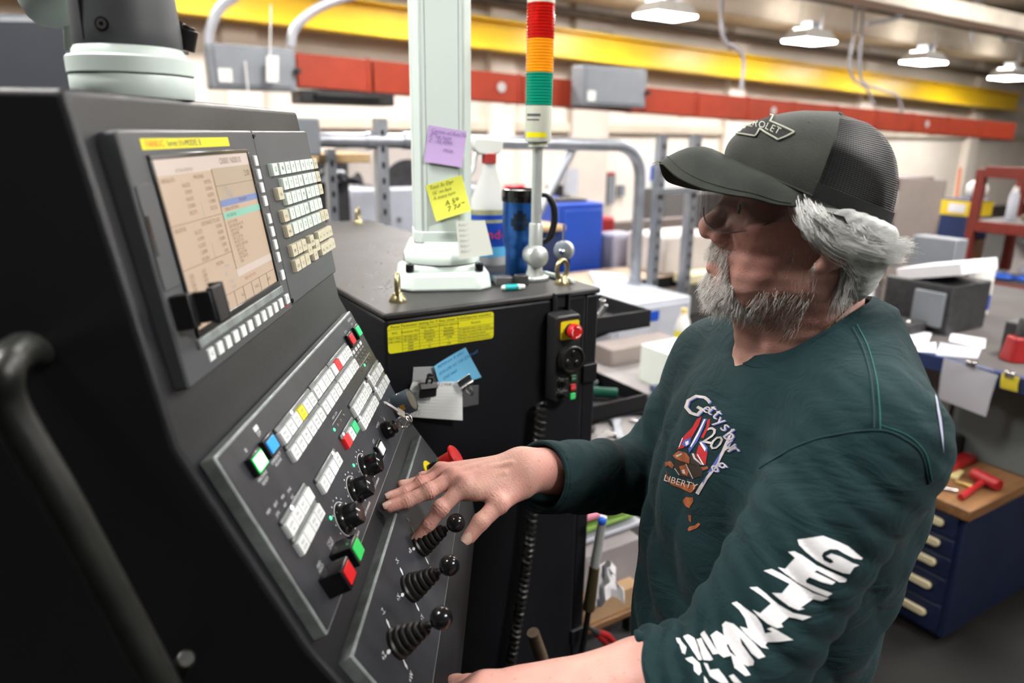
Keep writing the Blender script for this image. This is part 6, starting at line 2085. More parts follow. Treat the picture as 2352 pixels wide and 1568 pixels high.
# ------------------------------------------------------------------ safety glasses
M_lens = mat('smoky_lens', (0.030, 0.028, 0.030), 0.03, alpha=0.22, spec=1.0)
M_lensf = mat('lens_edge', (0.20, 0.19, 0.19), 0.2, alpha=0.7)
def lens_sheet(sg):
    g = []
    for i in range(9):
        v_ = i / 8
        row = []
        for j in range(15):
            u = j / 14
            y = 0.006 + 0.066 * u
            x = 0.133 - 0.076 * u ** 2.0 - 0.006 * v_
            top = 0.040 - 0.004 * u
            bot = 0.010 - 0.022 * math.sin(math.pi * min(1, u * 1.02)) ** 0.8 + 0.012 * u ** 3
            row.append(hw((x, sg * y, top * (1 - v_) + bot * v_)))
        g.append(row)
    return g
gl = lens_sheet(1)
glasses = MB().sheet(gl, 0.0012).build('safety_glasses', M_lens, per)
gl2 = lens_sheet(-1)
MB().sheet(gl2, -0.0012).build('far_lens', mat('smoky_lens_far', (0.16, 0.15, 0.14), 0.05, alpha=0.22, spec=1.0), glasses)
MB().tube([gl[8][j] for j in range(15)], 0.0008, 6).build('lens_rim', M_lensf, glasses)
MB().tube([hw(p) for p in ((0.058, 0.073, 0.034), (0.030, 0.080, 0.032), (0.0, 0.083, 0.028), (-0.012, 0.082, 0.015), (-0.018, 0.079, -0.005))], 0.0024, 8).build('temple_arm', M_gloss, glasses)
MB().tube([hw(p) for p in ((0.058, -0.073, 0.034), (0.0, -0.083, 0.028), (-0.018, -0.079, -0.005))], 0.0024, 8).build('temple_arm', M_gloss, glasses)
MB().tube([hw(p) for p in ((0.131, 0.008, 0.030), (0.133, 0.0, 0.032), (0.131, -0.008, 0.030))], 0.002, 6).build('nose_bridge', M_lensf, glasses)
# eyes behind the lens
for sg in (1, -1):
    MB(HM).ball((0.0815, sg * 0.032, 0.017), 0.0128, seg=20, rings=14).build('eye', mat('eye_white', (0.6, 0.55, 0.52), 0.2), body)
    MB(HM @ Matrix.Translation((0.0815, sg * 0.032, 0.0165)) @ Matrix.Rotation(R_(90), 4, 'Y')).lathe([(0.006, 0.0112), (0.0045, 0.0122), (0.0, 0.0127)], seg=16, cap1=False).build('iris', mat('iris_grey', (0.05, 0.06, 0.07), 0.2), body)
    MB().tube([hw((0.0975 - 0.5 * abs(y - 0.032) ** 1.2, sg * y, 0.040 - 8 * (y - 0.03) ** 2)) for y in np.linspace(0.012, 0.052, 9)], 0.0028, 6).build('eyebrow', mat('brow_grey', (0.45, 0.42, 0.40), 0.8), body)

# ------------------------------------------------------------------ hair and beard: tapered strands rooted on the head
def strands(name, roots, paths_fn, r0, m, parent, seg=5):
    V, F = [], []
    o = 0
    for rt in roots:
        P = paths_fn(rt)
        P = np.asarray(P)
        n = len(P)
        t = unit(P[-1] - P[0])
        x = unit(np.cross(t, (0.3, 0.5, 0.8))); y = np.cross(t, x)
        rr = r0 * RNG.uniform(0.7, 1.25)
        for i in range(n):
            w = rr * (1 - 0.75 * i / (n - 1))
            for a in (0, 2.094, 4.189):
                V.append(P[i] + w * (math.cos(a) * x + math.sin(a) * y))
        for i in range(n - 1):
            for a in range(3):
                b = (a + 1) % 3
                F.append((o + i * 3 + a, o + i * 3 + b, o + (i + 1) * 3 + b, o + (i + 1) * 3 + a))
        o += 3 * n
    return part(name, np.array(V), np.array(F), m, parent)

def skin_pt(x, z, sg=1):
    """surface of the head beside (x, z), searched from outside"""
    o_ = hw((x, sg * 0.16, z)); d = -HR[:, 1] * sg
    hit, nr, ix, ds = HEAD_BVH.ray_cast(Vector(o_), Vector(d), 0.2)
    return (np.array(hit), np.array(nr)) if hit is not None else (hw((x, sg * 0.07, z)), HR[:, 1] * sg)
M_hair = mat('white_hair', (0.90, 0.92, 0.89), 0.5, col2=(0.97, 0.98, 0.96), vscale=60, spec=0.35)
M_hairg = mat('grey_hair', (0.36, 0.36, 0.35), 0.5, col2=(0.75, 0.75, 0.73), vscale=60, spec=0.35)
M_beard = mat('beard_hair', (0.50, 0.47, 0.43), 0.5, col2=(0.93, 0.91, 0.87), vscale=90, spec=0.35)
# a soft mass under the strands
def sdf_hair(X, Y, Z):
    P = (X, np.abs(Y), Z)
    d = s_ell(P, (0.000, 0.071, 0.024), (0.040, 0.015, 0.032))
    d = smin(d, s_ell(P, (-0.040, 0.061, 0.012), (0.034, 0.019, 0.042)), 0.018)
    d = smin(d, s_ell(P, (-0.050, 0.044, -0.030), (0.022, 0.026, 0.040)), 0.02)
    d = smin(d, s_ell(P, (-0.058, 0.0, -0.020), (0.022, 0.052, 0.050)), 0.025)
    d = smin(d, s_cap(P, (0.034, 0.070, 0.038), (0.028, 0.0715, 0.000), 0.008, 0.003), 0.012)
    d = smax(d + 0.0018, Z - (0.047 + 0.2917 * (X - 0.015)), 0.010)
    return d + 0.0005 * np.sin(X * 300 + Z * 520) + 0.0004 * np.sin(Z * 900 + Y * 500)
hv, hf = sculpt(sdf_hair, (-0.12, -0.10, -0.11), (0.06, 0.10, 0.07), 0.003)
hair = part('hair', hw(hv), hf, mat('hair_mass', (0.60, 0.62, 0.60), 0.7, var=0.15, vscale=90, bump=0.8, bscale=500, stretch=(1, 1, 4)), per)
def hair_path(rt):
    x, z, sg, ln, puff, wob, fl, bend = rt
    # falls from under the cap, then sweeps back over the ear in loose locks
    pts = []
    n = 8
    for i in range(n):
        t = i / (n - 1)
        xx = x - ln * (0.06 * t + bend * t * t) + wob * t
        zz = z - ln * (1.08 * t - (0.28 + 0.2 * bend) * t * t)
        yb = 0.076 * math.sqrt(max(0.05, 1 - (min(0, xx - 0.01) / 0.092) ** 2)) - 0.10 * max(0, -0.03 - zz)
        yy = max(0.02, yb) + puff * math.sin(math.pi * min(1, 0.90 * t)) + 0.006 * t ** 0.5 - 0.004 + fl * t ** 3
        pts.append(hw((xx - fl * 0.9 * t ** 3, sg * yy, zz + 0.3 * fl * t ** 3)))
    return pts
def band_z(x):
    c = max(-1, min(1, (x - 0.015) / 0.096))
    return 0.012 + 0.056 * (c * 0.5 + 0.5)
roots = []
for c_ in range(215):
    sg = 1 if c_ < 190 else -1
    x = RNG.uniform(-0.066, 0.048)
    dz = RNG.uniform(-0.016, 0.004)
    front = x > -0.012
    ln = RNG.uniform(0.042, 0.074) if front else RNG.uniform(0.026, 0.058) if x > -0.045 else RNG.uniform(0.020, 0.045)
    puff, wob = RNG.uniform(0.003, 0.016), RNG.uniform(-0.006, 0.006)
    fl = RNG.uniform(0.0, 0.006) if RNG.random() < 0.8 else RNG.uniform(0.006, 0.020)
    bend = RNG.uniform(0.35, 0.95)
    for k_ in range(24):
        xx = x + RNG.gauss(0, 0.0035)
        roots.append((xx, band_z(xx) + dz + RNG.gauss(0, 0.002), sg, ln * RNG.uniform(0.82, 1.06), puff + RNG.gauss(0, 0.0016), wob + RNG.gauss(0, 0.0012), fl + RNG.uniform(0, 0.003), bend + RNG.gauss(0, 0.05)))
strands('side_hair', roots, hair_path, 0.00050, M_hair, hair)
def nape_path(rt):
    th, z, ln = rt
    n = 7
    fl = RNG.uniform(-0.003, 0.012)
    k2 = RNG.uniform(0.90, 1.08)
    pts = []
    for i in range(n):
        t = i / (n - 1)
        zz = z - ln * t
        R = (0.078 - 0.20 * max(0, -zz)) * k2
        xx = 0.002 - R * math.cos(th)
        yy = (0.074 - 0.12 * max(0, -zz - 0.02)) * math.sin(th) * k2
        pts.append(hw((xx - fl * t * t, yy + fl * t * t * math.sin(th), zz + 0.25 * fl * t ** 3)))
    return pts
strands('nape_hair', [(R_(RNG.uniform(-88, 72)), RNG.uniform(-0.050, 0.015), RNG.uniform(0.03, 0.060)) for i in range(1900)], nape_path, 0.00040, M_hairg, hair)

# beard and moustache, rooted on the skin
fc = head_faces
cen_l = head_local[fc].mean(1)
e1 = head_local[fc[:, 1]] - head_local[fc[:, 0]]; e2 = head_local[fc[:, 3]] - head_local[fc[:, 0]]
nrm_l = np.cross(e1, e2); nrm_l /= np.linalg.norm(nrm_l, axis=1, keepdims=True) + 1e-12
x_, y_, z_ = cen_l[:, 0] * 1000, np.abs(cen_l[:, 1]) * 1000, cen_l[:, 2] * 1000
lipzone = (x_ > 82) & (z_ < -47.5) & (z_ > -66) & (y_ < 23)
must = (x_ > 76) & (z_ < -30) & (z_ > -46) & (y_ < 31)
must2 = (z_ < -44) & (z_ > -72) & (y_ > 20) & (y_ < 34) & (x_ > 62)
chin = (x_ > 56) & (z_ < -66) & (z_ > -104) & (y_ < 40)
soul = (x_ > 80) & (z_ < -66) & (z_ > -78) & (y_ < 14)
jawl = (z_ < -46 - 0.45 * (x_ - 10)) & (z_ > -112) & (x_ > 2) & (x_ <= 62) & (y_ > 20)
side = (x_ > 6) & (x_ < 34) & (y_ > 50) & (z_ < -10) & (z_ > -62)
under = (x_ > 30) & (z_ < -90) & (z_ > -110) & (y_ < 45)
dens = np.zeros(len(fc))
dens[under] = 0.25; dens[jawl] = 0.5; dens[side] = 0.16; dens[chin] = 2.4; dens[must2] = 2.0; dens[must] = 2.6; dens[soul] = 2.0
dens[lipzone & ~must] = 0
cls = np.zeros(len(fc), int); cls[under] = 5; cls[jawl] = 1; cls[side] = 2; cls[chin] = 3; cls[must2] = 4; cls[must] = 4
near = cen_l[:, 1] > -0.030
dens[~near] *= 0.35
rs = np.random.RandomState(3)
cnt = rs.poisson(dens * 0.95)
roots = []
for i in np.nonzero(cnt)[0]:
    for _ in range(cnt[i]):
        a, b = rs.rand(2)
        q = fc[i]
        p = head_local[q[0]] * (1 - a) * (1 - b) + head_local[q[1]] * a * (1 - b) + head_local[q[2]] * a * b + head_local[q[3]] * (1 - a) * b
        roots.append((p, nrm_l[i], cls[i]))
def beard_path(rt):
    p, n, c = rt
    ln = {1: rs.uniform(0.006, 0.013), 2: rs.uniform(0.004, 0.008), 3: rs.uniform(0.006, 0.014), 4: rs.uniform(0.005, 0.010), 5: rs.uniform(0.004, 0.008), 0: 0.005}[c]
    dn = {1: np.array([0.25, 0, -1.0]), 2: np.array([0.1, 0, -1.0]), 3: np.array([0.12, 0, -1.0]), 4: np.array([0.15, 0.35 * np.sign(p[1]), -1.0]), 5: np.array([0.3, 0, -0.7]), 0: np.array([0, 0, -1.0])}[c]
    g = dn / np.linalg.norm(dn) + rs.normal(0, 0.22, 3)
    nrm = 0.62 if c in (3, 4) else 0.5
    cu = rs.normal(0, 0.35, 3)
    return [hw(p + ln * t * (n * nrm * (1.1 - 0.7 * t) + g * (0.35 + 0.75 * t) + cu * t * t * 0.6)) for t in (0, 0.35, 0.7, 1.0)]
beard = strands('beard', roots, beard_path, 0.00033, M_beard, per)
print('person', round(time.time() - T0_, 1), 's; beard strands', len(roots))
# ------------------------------------------------------------------ workshop behind the cabinet
ORD9 = ['first', 'second', 'third', 'fourth', 'fifth', 'sixth', 'seventh', 'eighth', 'ninth']
def at_b(px, py, b):
    return on_plane(px, py, BD * b, BD)
def slab(name, label, cat, m, b0, b1, n0, n1, z0, z1, bev=0.006, group=None):
    return MB(HALL).box(b0, b1, n0, n1, z0, z1).build(name, m, bevel=bev, label=label, cat=cat, group=group)
M_blue = mat('cabinet_blue', (0.012, 0.065, 0.42), 0.45, var=0.06)
M_dblue = mat('dark_blue', (0.012, 0.028, 0.10), 0.45, var=0.1)
M_navy = mat('navy_enamel', (0.006, 0.011, 0.035), 0.42, var=0.12)
M_tan = mat('tan_board', (0.50, 0.38, 0.28), 0.7, var=0.12, vscale=12)
M_ltgrey = mat('light_grey_enamel', (0.45, 0.47, 0.53), 0.5, var=0.06)
M_ivory = mat('ivory_panel', (0.62, 0.56, 0.52), 0.6, var=0.06)
M_dkgrey = mat('dark_grey_enamel', (0.11, 0.105, 0.105), 0.55, var=0.1)
M_taupe = mat('taupe_cabinet', (0.24, 0.20, 0.185), 0.55, var=0.06)
M_paper = mat('office_paper', (0.78, 0.77, 0.80), 0.8, var=0.03)
M_wood = mat('varnished_wood', (0.13, 0.058, 0.022), 0.5, col2=(0.20, 0.10, 0.04), vscale=6, stretch=(1, 8, 8))
M_oak = mat('pale_wood', (0.55, 0.36, 0.18), 0.6, col2=(0.62, 0.44, 0.24), vscale=6, stretch=(8, 1, 8))
M_rred = mat('rack_red', (0.13, 0.013, 0.006), 0.5, var=0.15, vscale=20)
M_bred = mat('bright_red', (0.30, 0.010, 0.012), 0.45, var=0.1)
M_dark = mat('dark_clutter', (0.03, 0.03, 0.032), 0.5, var=0.3, vscale=30)
M_brown = mat('brown_parts', (0.11, 0.07, 0.045), 0.6, var=0.4, vscale=40)
M_card = mat('cardboard', (0.42, 0.27, 0.15), 0.8, var=0.08)

# pipe guard frame
pf = thing('pipe_frame', 'galvanised pipe guard frame with a bent corner behind the cabinet', 'pipe frame', HALL @ Matrix.Translation((1.8, 3.0, 0)))
R0 = 0.17
pts = [(0.80, 3.0, 1.662), (1.5, 3.0, 1.658), (2.50, 3.0, 1.645)] + [(2.50 + R0 * math.sin(a), 3.0, 1.645 - R0 + R0 * math.cos(a)) for a in np.linspace(0.15, math.pi / 2, 8)] + [(2.675, 3.0, 1.2), (2.68, 3.0, 0.90)]
MB().tube([hall(*p) for p in pts], 0.031, 14).build('bent_pipe', M_galv, pf)
MB().tube([hall(2.24, 3.02, 1.64), hall(2.0, 3.02, 1.26), hall(1.90, 3.02, 1.10)], 0.022, 10).build('brace_pipe', M_galv, pf)
MB(HALL).box(0.74, 0.92, 2.93, 3.07, 1.60, 1.745).build('junction_box', M_greybox, pf, bevel=0.01)
MB(HALL).lathe([(0.045, 0.88), (0.045, 0.905), (0.036, 0.905), (0.036, 0.94)], Matrix.Translation((2.68, 3.0, 0.0)), seg=16).build('hub_fitting', M_galv, pf)
for b in (1.15, 1.32):
    MB(HALL).lathe([(0.037, -0.02), (0.037, 0.02)], Matrix.Translation((b, 3.0, 1.66)) @ Matrix.Rotation(R_(90), 4, 'Y'), seg=16).build('pipe_coupling', M_galv, pf)
# electrical enclosure carrying the pipe
eb = thing('enclosure', 'light grey electrical enclosure with blue label under the bent pipe', 'electrical box', HALL @ Matrix.Translation((2.5, 2.75, 0.55)))
MB(HALL).box(2.22, 2.74, 2.62, 3.10, 0.55, 0.895).build('case', M_ltgrey, eb, bevel=0.01)
MB(HALL).box(2.24, 2.72, 2.605, 2.62, 0.57, 0.875).build('door', M_ltgrey, eb, bevel=0.006)
MB(HALL).box(2.36, 2.50, 2.60, 2.605, 0.80, 0.85).build('blue_label', M_blue, eb)
MB(HALL).lathe([(0.012, 0), (0.012, 0.015)], Matrix.Translation((2.68, 2.605, 0.76)) @ Matrix.Rotation(R_(90), 4, 'X'), seg=12).build('latch', M_chrome, eb)
MB(HALL).box(2.25, 2.71, 2.66, 3.06, 0.0, 0.55).build('stand', M_dkgrey, eb)
# slotted strut posts
def strut(label, b, n, z1, w=0.042, z0=0.0):
    t = thing('strut_post', label, 'post', HALL @ Matrix.Translation((b, n, z0)), 'slotted steel posts')
    mb = MB(HALL)
    mb.box(b - w / 2, b + w / 2, n, n + 0.003, z0, z1); mb.box(b - w / 2, b - w / 2 + 0.003, n, n + w, z0, z1); mb.box(b + w / 2 - 0.003, b + w / 2, n, n + w, z0, z1)
    mb.build('channel', M_galv, t)
    z = z1 - 0.06
    while z > max(z0, z1 - 0.95):
        MB(HALL).prism(rrect(-0.007, 0.007, -0.014, 0.014, 0.006), 0, 0.0012, HALL.inverted() @ HALL @ Matrix.Translation((b, n - 0.0008, z)) @ Matrix.Rotation(R_(90), 4, 'X')).build('slot', M_black, t)
        z -= 0.066
strut('slotted grey steel post left of the column', 1.20, 2.98, 1.75, 0.05)
strut('slotted grey post beside the wooden shelf at left', 1.03, 3.15, 1.62, 0.04)
strut('galvanised strut post touching the bent pipe', 2.75, 2.915, 1.70, 0.045)
strut('galvanised strut post in front of the posters', 3.00, 2.915, 1.70, 0.05)
mb = MB(HALL); mb.box(2.70, 3.02, 2.89, 2.912, 1.395, 1.425)
cb_ = mb.build('cross_bar', M_galv, label='short slotted cross bar joining two strut posts', cat='bar')
MB(HALL).box(0.98, 1.22, 3.18, 3.5, 1.56, 1.60).build('wooden_shelf', M_oak, label='pale wooden shelf board behind the left slotted post', cat='shelf', bevel=0.004)

# pale machine tool behind the left posts
mt = thing('machine_tool', 'pale grey machine tool with a dark arched opening behind the posts', 'machine', HALL @ Matrix.Translation((2.4, 5.2, 0)))
MB(HALL).box(1.75, 2.95, 5.0, 5.9, 0.0, 1.30).build('base_guard', M_ltgrey, mt, bevel=0.02)
MB(HALL).box(1.95, 2.95, 5.1, 5.9, 1.30, 1.62).build('head_guard', M_ivory, mt, bevel=0.03)
arc = [(2.12 + 0.20 * math.cos(a), 1.30 + 0.20 * math.sin(a)) for a in np.linspace(0, math.pi, 17)]
MB(HALL).prism([(p[0] + 0.12, p[1]) for p in arc], -5.095, -5.08, Matrix(((1, 0, 0, 0), (0, 0, -1, 0), (0, 1, 0, 0), (0, 0, 0, 1)))).build('arched_opening', M_dark, mt)
for b, z in ((2.12, 1.07), (2.12, 0.93), (2.5, 1.1)):
    MB(HALL).lathe([(0.018, 0), (0.018, 0.01)], Matrix.Translation((b, 4.999, z)) @ Matrix.Rotation(R_(90), 4, 'X'), seg=12).build('guard_bolt', M_dkgrey, mt)
m2 = thing('lathe', 'grey lathe with dark hoses and black slots far behind the console', 'machine', HALL @ Matrix.Translation((1.6, 5.0, 0)))
MB(HALL).box(1.30, 1.72, 4.9, 5.6, 0, 1.28).build('bed', M_taupe, m2, bevel=0.02)
MB(HALL).box(1.46, 1.70, 4.85, 4.9, 1.05, 1.50).build('headstock', M_dark, m2, bevel=0.01)
MB(HALL).box(1.34, 1.40, 4.88, 4.9, 0.95, 1.42).build('black_slot', M_black, m2)
MB(HALL).box(1.50, 1.66, 4.8, 4.86, 1.36, 1.44).build('tool_post', M_ltgrey, m2, bevel=0.01)
for k_ in range(3):
    MB().tube(bez([hall(1.42 + 0.1 * k_, 4.8, 1.30), hall(1.52 + 0.08 * k_, 4.75, 1.45 - 0.03 * k_), hall(1.66 + 0.05 * k_, 4.78, 1.36), hall(1.75, 4.8, 1.42)], 6), 0.014, 8).build('hose', M_dark, m2)

# red danger sign with a ragged edge on the pale wall column
c0 = at_n(1181, 436, 9.62)
sg = thing('warning_sign', 'red and white ragged-edged sign on the pale wall pilaster', 'sign', Matrix.Translation(c0))
SGF = frame(c0, BD, ZV, -ND)
wd, hd_ = 0.42, 0.17
n_ = 40
pl = []
for i in range(n_):
    a = 2 * math.pi * i / n_
    k_ = 1.0 if i % 2 else 0.86
    pl.append((wd / 2 * k_ * max(-1, min(1, 1.35 * math.cos(a))), hd_ / 2 * k_ * max(-1, min(1, 1.35 * math.sin(a)))))
MB(SGF).prism(pl, 0, 0.01).build('sign_board', mat('sign_red', (0.70, 0.02, 0.06), 0.5), sg)
mb = MB(SGF)
for y, s in ((0.045, 'ALL'), (0.0, 'SAFETY'), (-0.045, 'FIRST')):
    put_text(mb, s, 0.055, Matrix.Translation((0, y, 0.012)))
mb.build('sign_lettering', M_paper, sg, smooth=0)
# things on the far wall
def wall_box(name, label, cat, m, px0, py0, px1, py1, dep, n=9.78):
    p, q = at_n(px0, (py0 + py1) / 2, n), at_n(px1, (py0 + py1) / 2, n)
    z1, z0 = at_n((px0 + px1) / 2, py0, n)[2], at_n((px0 + px1) / 2, py1, n)[2]
    return slab(name, label, cat, m, BD @ p, BD @ q, n - dep, n, z0, z1, 0.01)
wall_box('wall_panel', 'grey breaker panel on the cream wall above the blue cabinet', 'electrical box', M_ltgrey, 1290, 385, 1316, 446, 0.15)
wall_box('wall_panel', 'dark tall box with red top on the cream wall', 'electrical box', M_greybox, 1387, 402, 1403, 468, 0.12)
wall_box('fire_alarm', 'small red alarm plate above the dark wall box', 'alarm', M_bred, 1387, 395, 1403, 402, 0.13)
wall_box('socket_box', 'small grey socket box on the wall beside the strut post', 'socket', M_greybox, 1416, 424, 1428, 450, 0.1)
wall_box('wall_notice', 'faint green notice taped to the cream wall', 'notice', mat('pale_green', (0.60, 0.68, 0.45), 0.8), 1350, 402, 1368, 438, 0.01)
wall_box('wall_monitor', 'black monitor standing behind the brace pipe', 'monitor', M_dark, 1252, 424, 1284, 470, 0.1, 7.5)
# posters
def poster(label, px0, py0, px1, py1, n, m, name='poster'):
    return wall_box(name, label, 'poster', m, px0, py0, px1, py1, 0.008, n)
po = thing('notice_board', 'white notice board with blue and yellow sheets behind the strut posts', 'notice board', at_n(1535, 545, 6.0))
def bsheet(nm, px0, py0, px1, py1, m, d):
    p, q = at_n(px0, (py0 + py1) / 2, 6.0), at_n(px1, (py0 + py1) / 2, 6.0)
    z1, z0 = at_n((px0 + px1) / 2, py0, 6.0)[2], at_n((px0 + px1) / 2, py1, 6.0)[2]
    MB(HALL).box(BD @ p, BD @ q, 6.0 - d, 6.0 - d + 0.006, z0, z1).build(nm, m, po)
bsheet('board', 1480, 345, 1590, 500, M_paper, 0.0)
bsheet('blue_sheet', 1494, 380, 1522, 414, M_blue, 0.012); bsheet('yellow_sheet', 1492, 452, 1522, 468, mat('sheet_yellow', (0.75, 0.60, 0.12), 0.7), 0.012)
bsheet('blue_sheet', 1492, 470, 1512, 498, M_blue, 0.012); bsheet('green_sheet', 1496, 418, 1512, 436, mat('sheet_green', (0.45, 0.65, 0.35), 0.7), 0.012)
bsheet('dark_picture', 1576, 420, 1596, 500, M_dark, 0.012); bsheet('grey_sheet', 1526, 430, 1545, 490, M_ltgrey, 0.012)
bsheet('board_legs', 1500, 500, 1504, 640, M_dkgrey, 0.0)

# cabinets and bins
t = thing('blue_cabinet', 'bright blue metal cabinet behind the tumbler handle', 'cabinet', HALL @ Matrix.Translation((2.75, 3.9, 0)))
MB(HALL).box(2.57, 2.92, 3.6, 4.3, 0.0, 1.285).build('carcass', M_blue, t, bevel=0.01)
MB(HALL).box(2.60, 2.90, 3.585, 3.6, 0.05, 1.25).build('door', M_blue, t, bevel=0.006)
MB(HALL).box(2.64, 2.86, 3.7, 3.9, 1.285, 1.30).build('tray', M_dark, t)
t = thing('blue_bench_unit', 'dark blue bench unit with wooden top behind the silver gauge', 'cabinet', HALL @ Matrix.Translation((2.40, 3.5, 0)))
MB(HALL).box(2.28, 2.56, 3.55, 4.2, 0.0, 1.14).build('carcass', M_dblue, t, bevel=0.01)
MB(HALL).box(2.26, 2.57, 3.52, 4.2, 1.14, 1.17).build('wooden_top', M_oak, t, bevel=0.004)
t = thing('fuel_can', 'red metal can between the blue cabinet and the strut post', 'can', HALL @ Matrix.Translation((3.1, 3.9, 0)))
MB(HALL).box(2.98, 3.18, 3.78, 4.05, 0.70, 1.17).build('can_body', M_bred, t, bevel=0.03)
MB(HALL).box(2.95, 3.22, 3.74, 4.1, 0.0, 0.70).build('can_stand', M_dark, t)
MB(HALL).lathe([(0.03, 1.15), (0.03, 1.19)], Matrix.Translation((3.05, 3.9, 0)), seg=14).build('spout', M_chrome, t)
slab('litter_bin', 'grey plastic bin beside the strut post, in front of the red can', 'bin', mat('bin_grey', (0.32, 0.32, 0.40), 0.6), 2.96, 3.14, 3.53, 3.70, 0.0, 1.09, 0.02)
slab('storage_crate', 'big ivory storage crate on the bench behind the strut posts', 'crate', M_ivory, 3.02, 3.50, 3.14, 3.48, 0.886, 1.12, 0.02)
slab('steel_locker', 'dark grey steel locker directly behind the man\'s nose', 'locker', M_dkgrey, 5.05, 5.6, 4.9, 5.6, 0.0, 1.18, 0.01)
slab('low_partition', 'grey low partition behind the ivory crate', 'partition', M_taupe, 3.9, 5.0, 4.8, 4.86, 0.0, 0.98, 0.01)
# bench with tan top

t = thing('tan_bench', 'long bench with tan top and black edge behind the enclosure', 'workbench', HALL @ Matrix.Translation((3.2, 3.4, 0)))
MB(HALL).box(2.40, 4.40, 3.12, 3.50, 0.86, 0.885).build('bench_top', M_tan, t, bevel=0.004)
MB(HALL).box(2.40, 4.40, 3.10, 3.12, 0.82, 0.885).build('edge_strip', M_black, t)
for b in (2.46, 4.34):
    MB(HALL).box(b - 0.03, b + 0.03, 3.2, 3.26, 0, 0.86).build('bench_leg', M_dkgrey, t)
for k_, (px, py, qx, qy) in enumerate(((1352, 622, 1432, 640), (1360, 636, 1420, 652))):
    MB().sheet([[at_z(px, py, 0.90 + 0.004 * k_), at_z(qx, py + 8, 0.90 + 0.004 * k_)], [at_z(px + 10, qy, 0.90 + 0.004 * k_), at_z(qx + 16, qy + 6, 0.90 + 0.004 * k_)]], 0.003).build('paper_stack', M_paper, label=('white drawing sheets at the near end of the tan bench', 'second white sheet lying under the drawing sheets')[k_], cat='paper')
slab('wooden_box', 'brown wooden box under the white sheets behind the cabinet', 'box', M_wood, 1.95, 2.20, 2.75, 2.95, 0.72, 0.90, 0.006)
slab('foam_block', 'pale yellow foam block on the bench behind the post', 'block', mat('foam_yellow', (0.66, 0.60, 0.38), 0.8), 3.05, 3.40, 2.95, 3.08, 0.86, 0.92, 0.01)
slab('black_case', 'black case on the bench behind the beard', 'case', M_dark, 3.62, 3.86, 3.15, 3.4, 0.886, 0.95, 0.01)
# plastic bottle
bp_ = at_n(1566, 780, 2.4)
t = thing('wash_bottle', 'white squeeze bottle with yellow label under the bench', 'bottle', Matrix.Translation(bp_))
BM = Matrix.Translation(bp_)
MB(BM).lathe([(0.036, 0), (0.038, 0.01), (0.038, 0.06), (0.030, 0.10), (0.016, 0.125), (0.014, 0.135)], seg=20).build('flask', M_white, t)
MB(BM).lathe([(0.0386, 0.012), (0.0386, 0.05)], seg=20, cap0=False, cap1=False).build('yellow_label', mat('label_yellow2', (0.75, 0.68, 0.05), 0.5), t)
MB(BM).lathe([(0.017, 0.133), (0.015, 0.155)], seg=16).build('cap', mat('cap_yellow', (0.70, 0.55, 0.20), 0.5), t)

# ------------------------------------------------------------------ tool bench and trays right of the cabinet
t = thing('tool_bench', 'grey tool bench covered with tools right of the black cabinet', 'workbench', HALL @ Matrix.Translation((1.7, 1.8, 0)))
MB(HALL).box(1.30, 2.35, 1.65, 2.45, 0.68, 0.72).build('bench_top', mat('bench_grey', (0.25, 0.23, 0.23), 0.6, var=0.2, vscale=12), t, bevel=0.005)
MB(HALL).box(1.32, 2.33, 1.70, 2.40, 0.05, 0.68).build('bench_base', M_dkgrey, t)
def tray(label, b0, b1, n0, n1, z, m=M_black):
    t = thing('tool_tray', label, 'tray', HALL @ Matrix.Translation(((b0 + b1) / 2, n0, z)), 'black trays on the cabinet side')
    MB(HALL).box(b0, b1, n0, n1, z, z + 0.006).build('tray_floor', m, t)
    for nm, (a, b, c, d) in (('front_lip', (b0, b1, n0, n0 + 0.006)), ('back_lip', (b0, b1, n1 - 0.006, n1)), ('end_lip', (b1 - 0.006, b1, n0 + 0.006, n1 - 0.006)), ('inner_lip', (b0, b0 + 0.006, n0 + 0.006, n1 - 0.006))):
        MB(HALL).box(a, b, c, d, z, z + 0.05).build(nm, m, t, bevel=0.001)
    MB(HALL).prism([(b0, z - 0.07), (b0, z), (b1 - 0.12, z)], -(n0 + 0.02), -(n0 + 0.012), Matrix(((1, 0, 0, 0), (0, 0, -1, 0), (0, 1, 0, 0), (0, 0, 0, 1)))).build('bracket', m, t)
    return t
TB0 = CB1 + 0.03
tray('upper black tool tray on the cabinet side, holding small parts', TB0, 1.41, 1.50, 1.74, 1.165)
tray('lower black tool tray on the cabinet side, holding screwdrivers', TB0, 1.40, 1.48, 1.72, 0.915)
MB(HALL).box(CB1 + 0.004, CB1 + 0.03, 1.47, 1.53, 0.6, 1.26).build('tray_rail', M_black, label='black upright rail that carries the tool trays', cat='rail', bevel=0.003)
def rod(name, label, cat, p, q, r, m, group=None, r1=None):
    return MB().cyl(p, q, r, r1, 10).build(name, m, label=label, cat=cat, group=group, bevel=min(r * 0.25, 0.002))
M_stl = mat('tool_steel', (0.55, 0.55, 0.56), 0.25, metal=0.9)
for k_ in range(9):
    b, n = 1.12 + 0.028 * k_ + RNG.uniform(-.01, .01), 1.55 + RNG.uniform(0, 0.12)
    p = hall(b, n, 1.182); q = hall(b + RNG.uniform(-.03, .03), n + RNG.uniform(-.03, .03), 1.19 + RNG.uniform(0.02, 0.045))
    rod('small_fitting', ORD9[k_] + ' small metal fitting from the left in the upper black tray', 'fitting', p, q, 0.008 + 0.004 * RNG.random(), [M_stl, M_keymint, M_galv, M_stl][k_ % 4], 'fittings in the upper tray')
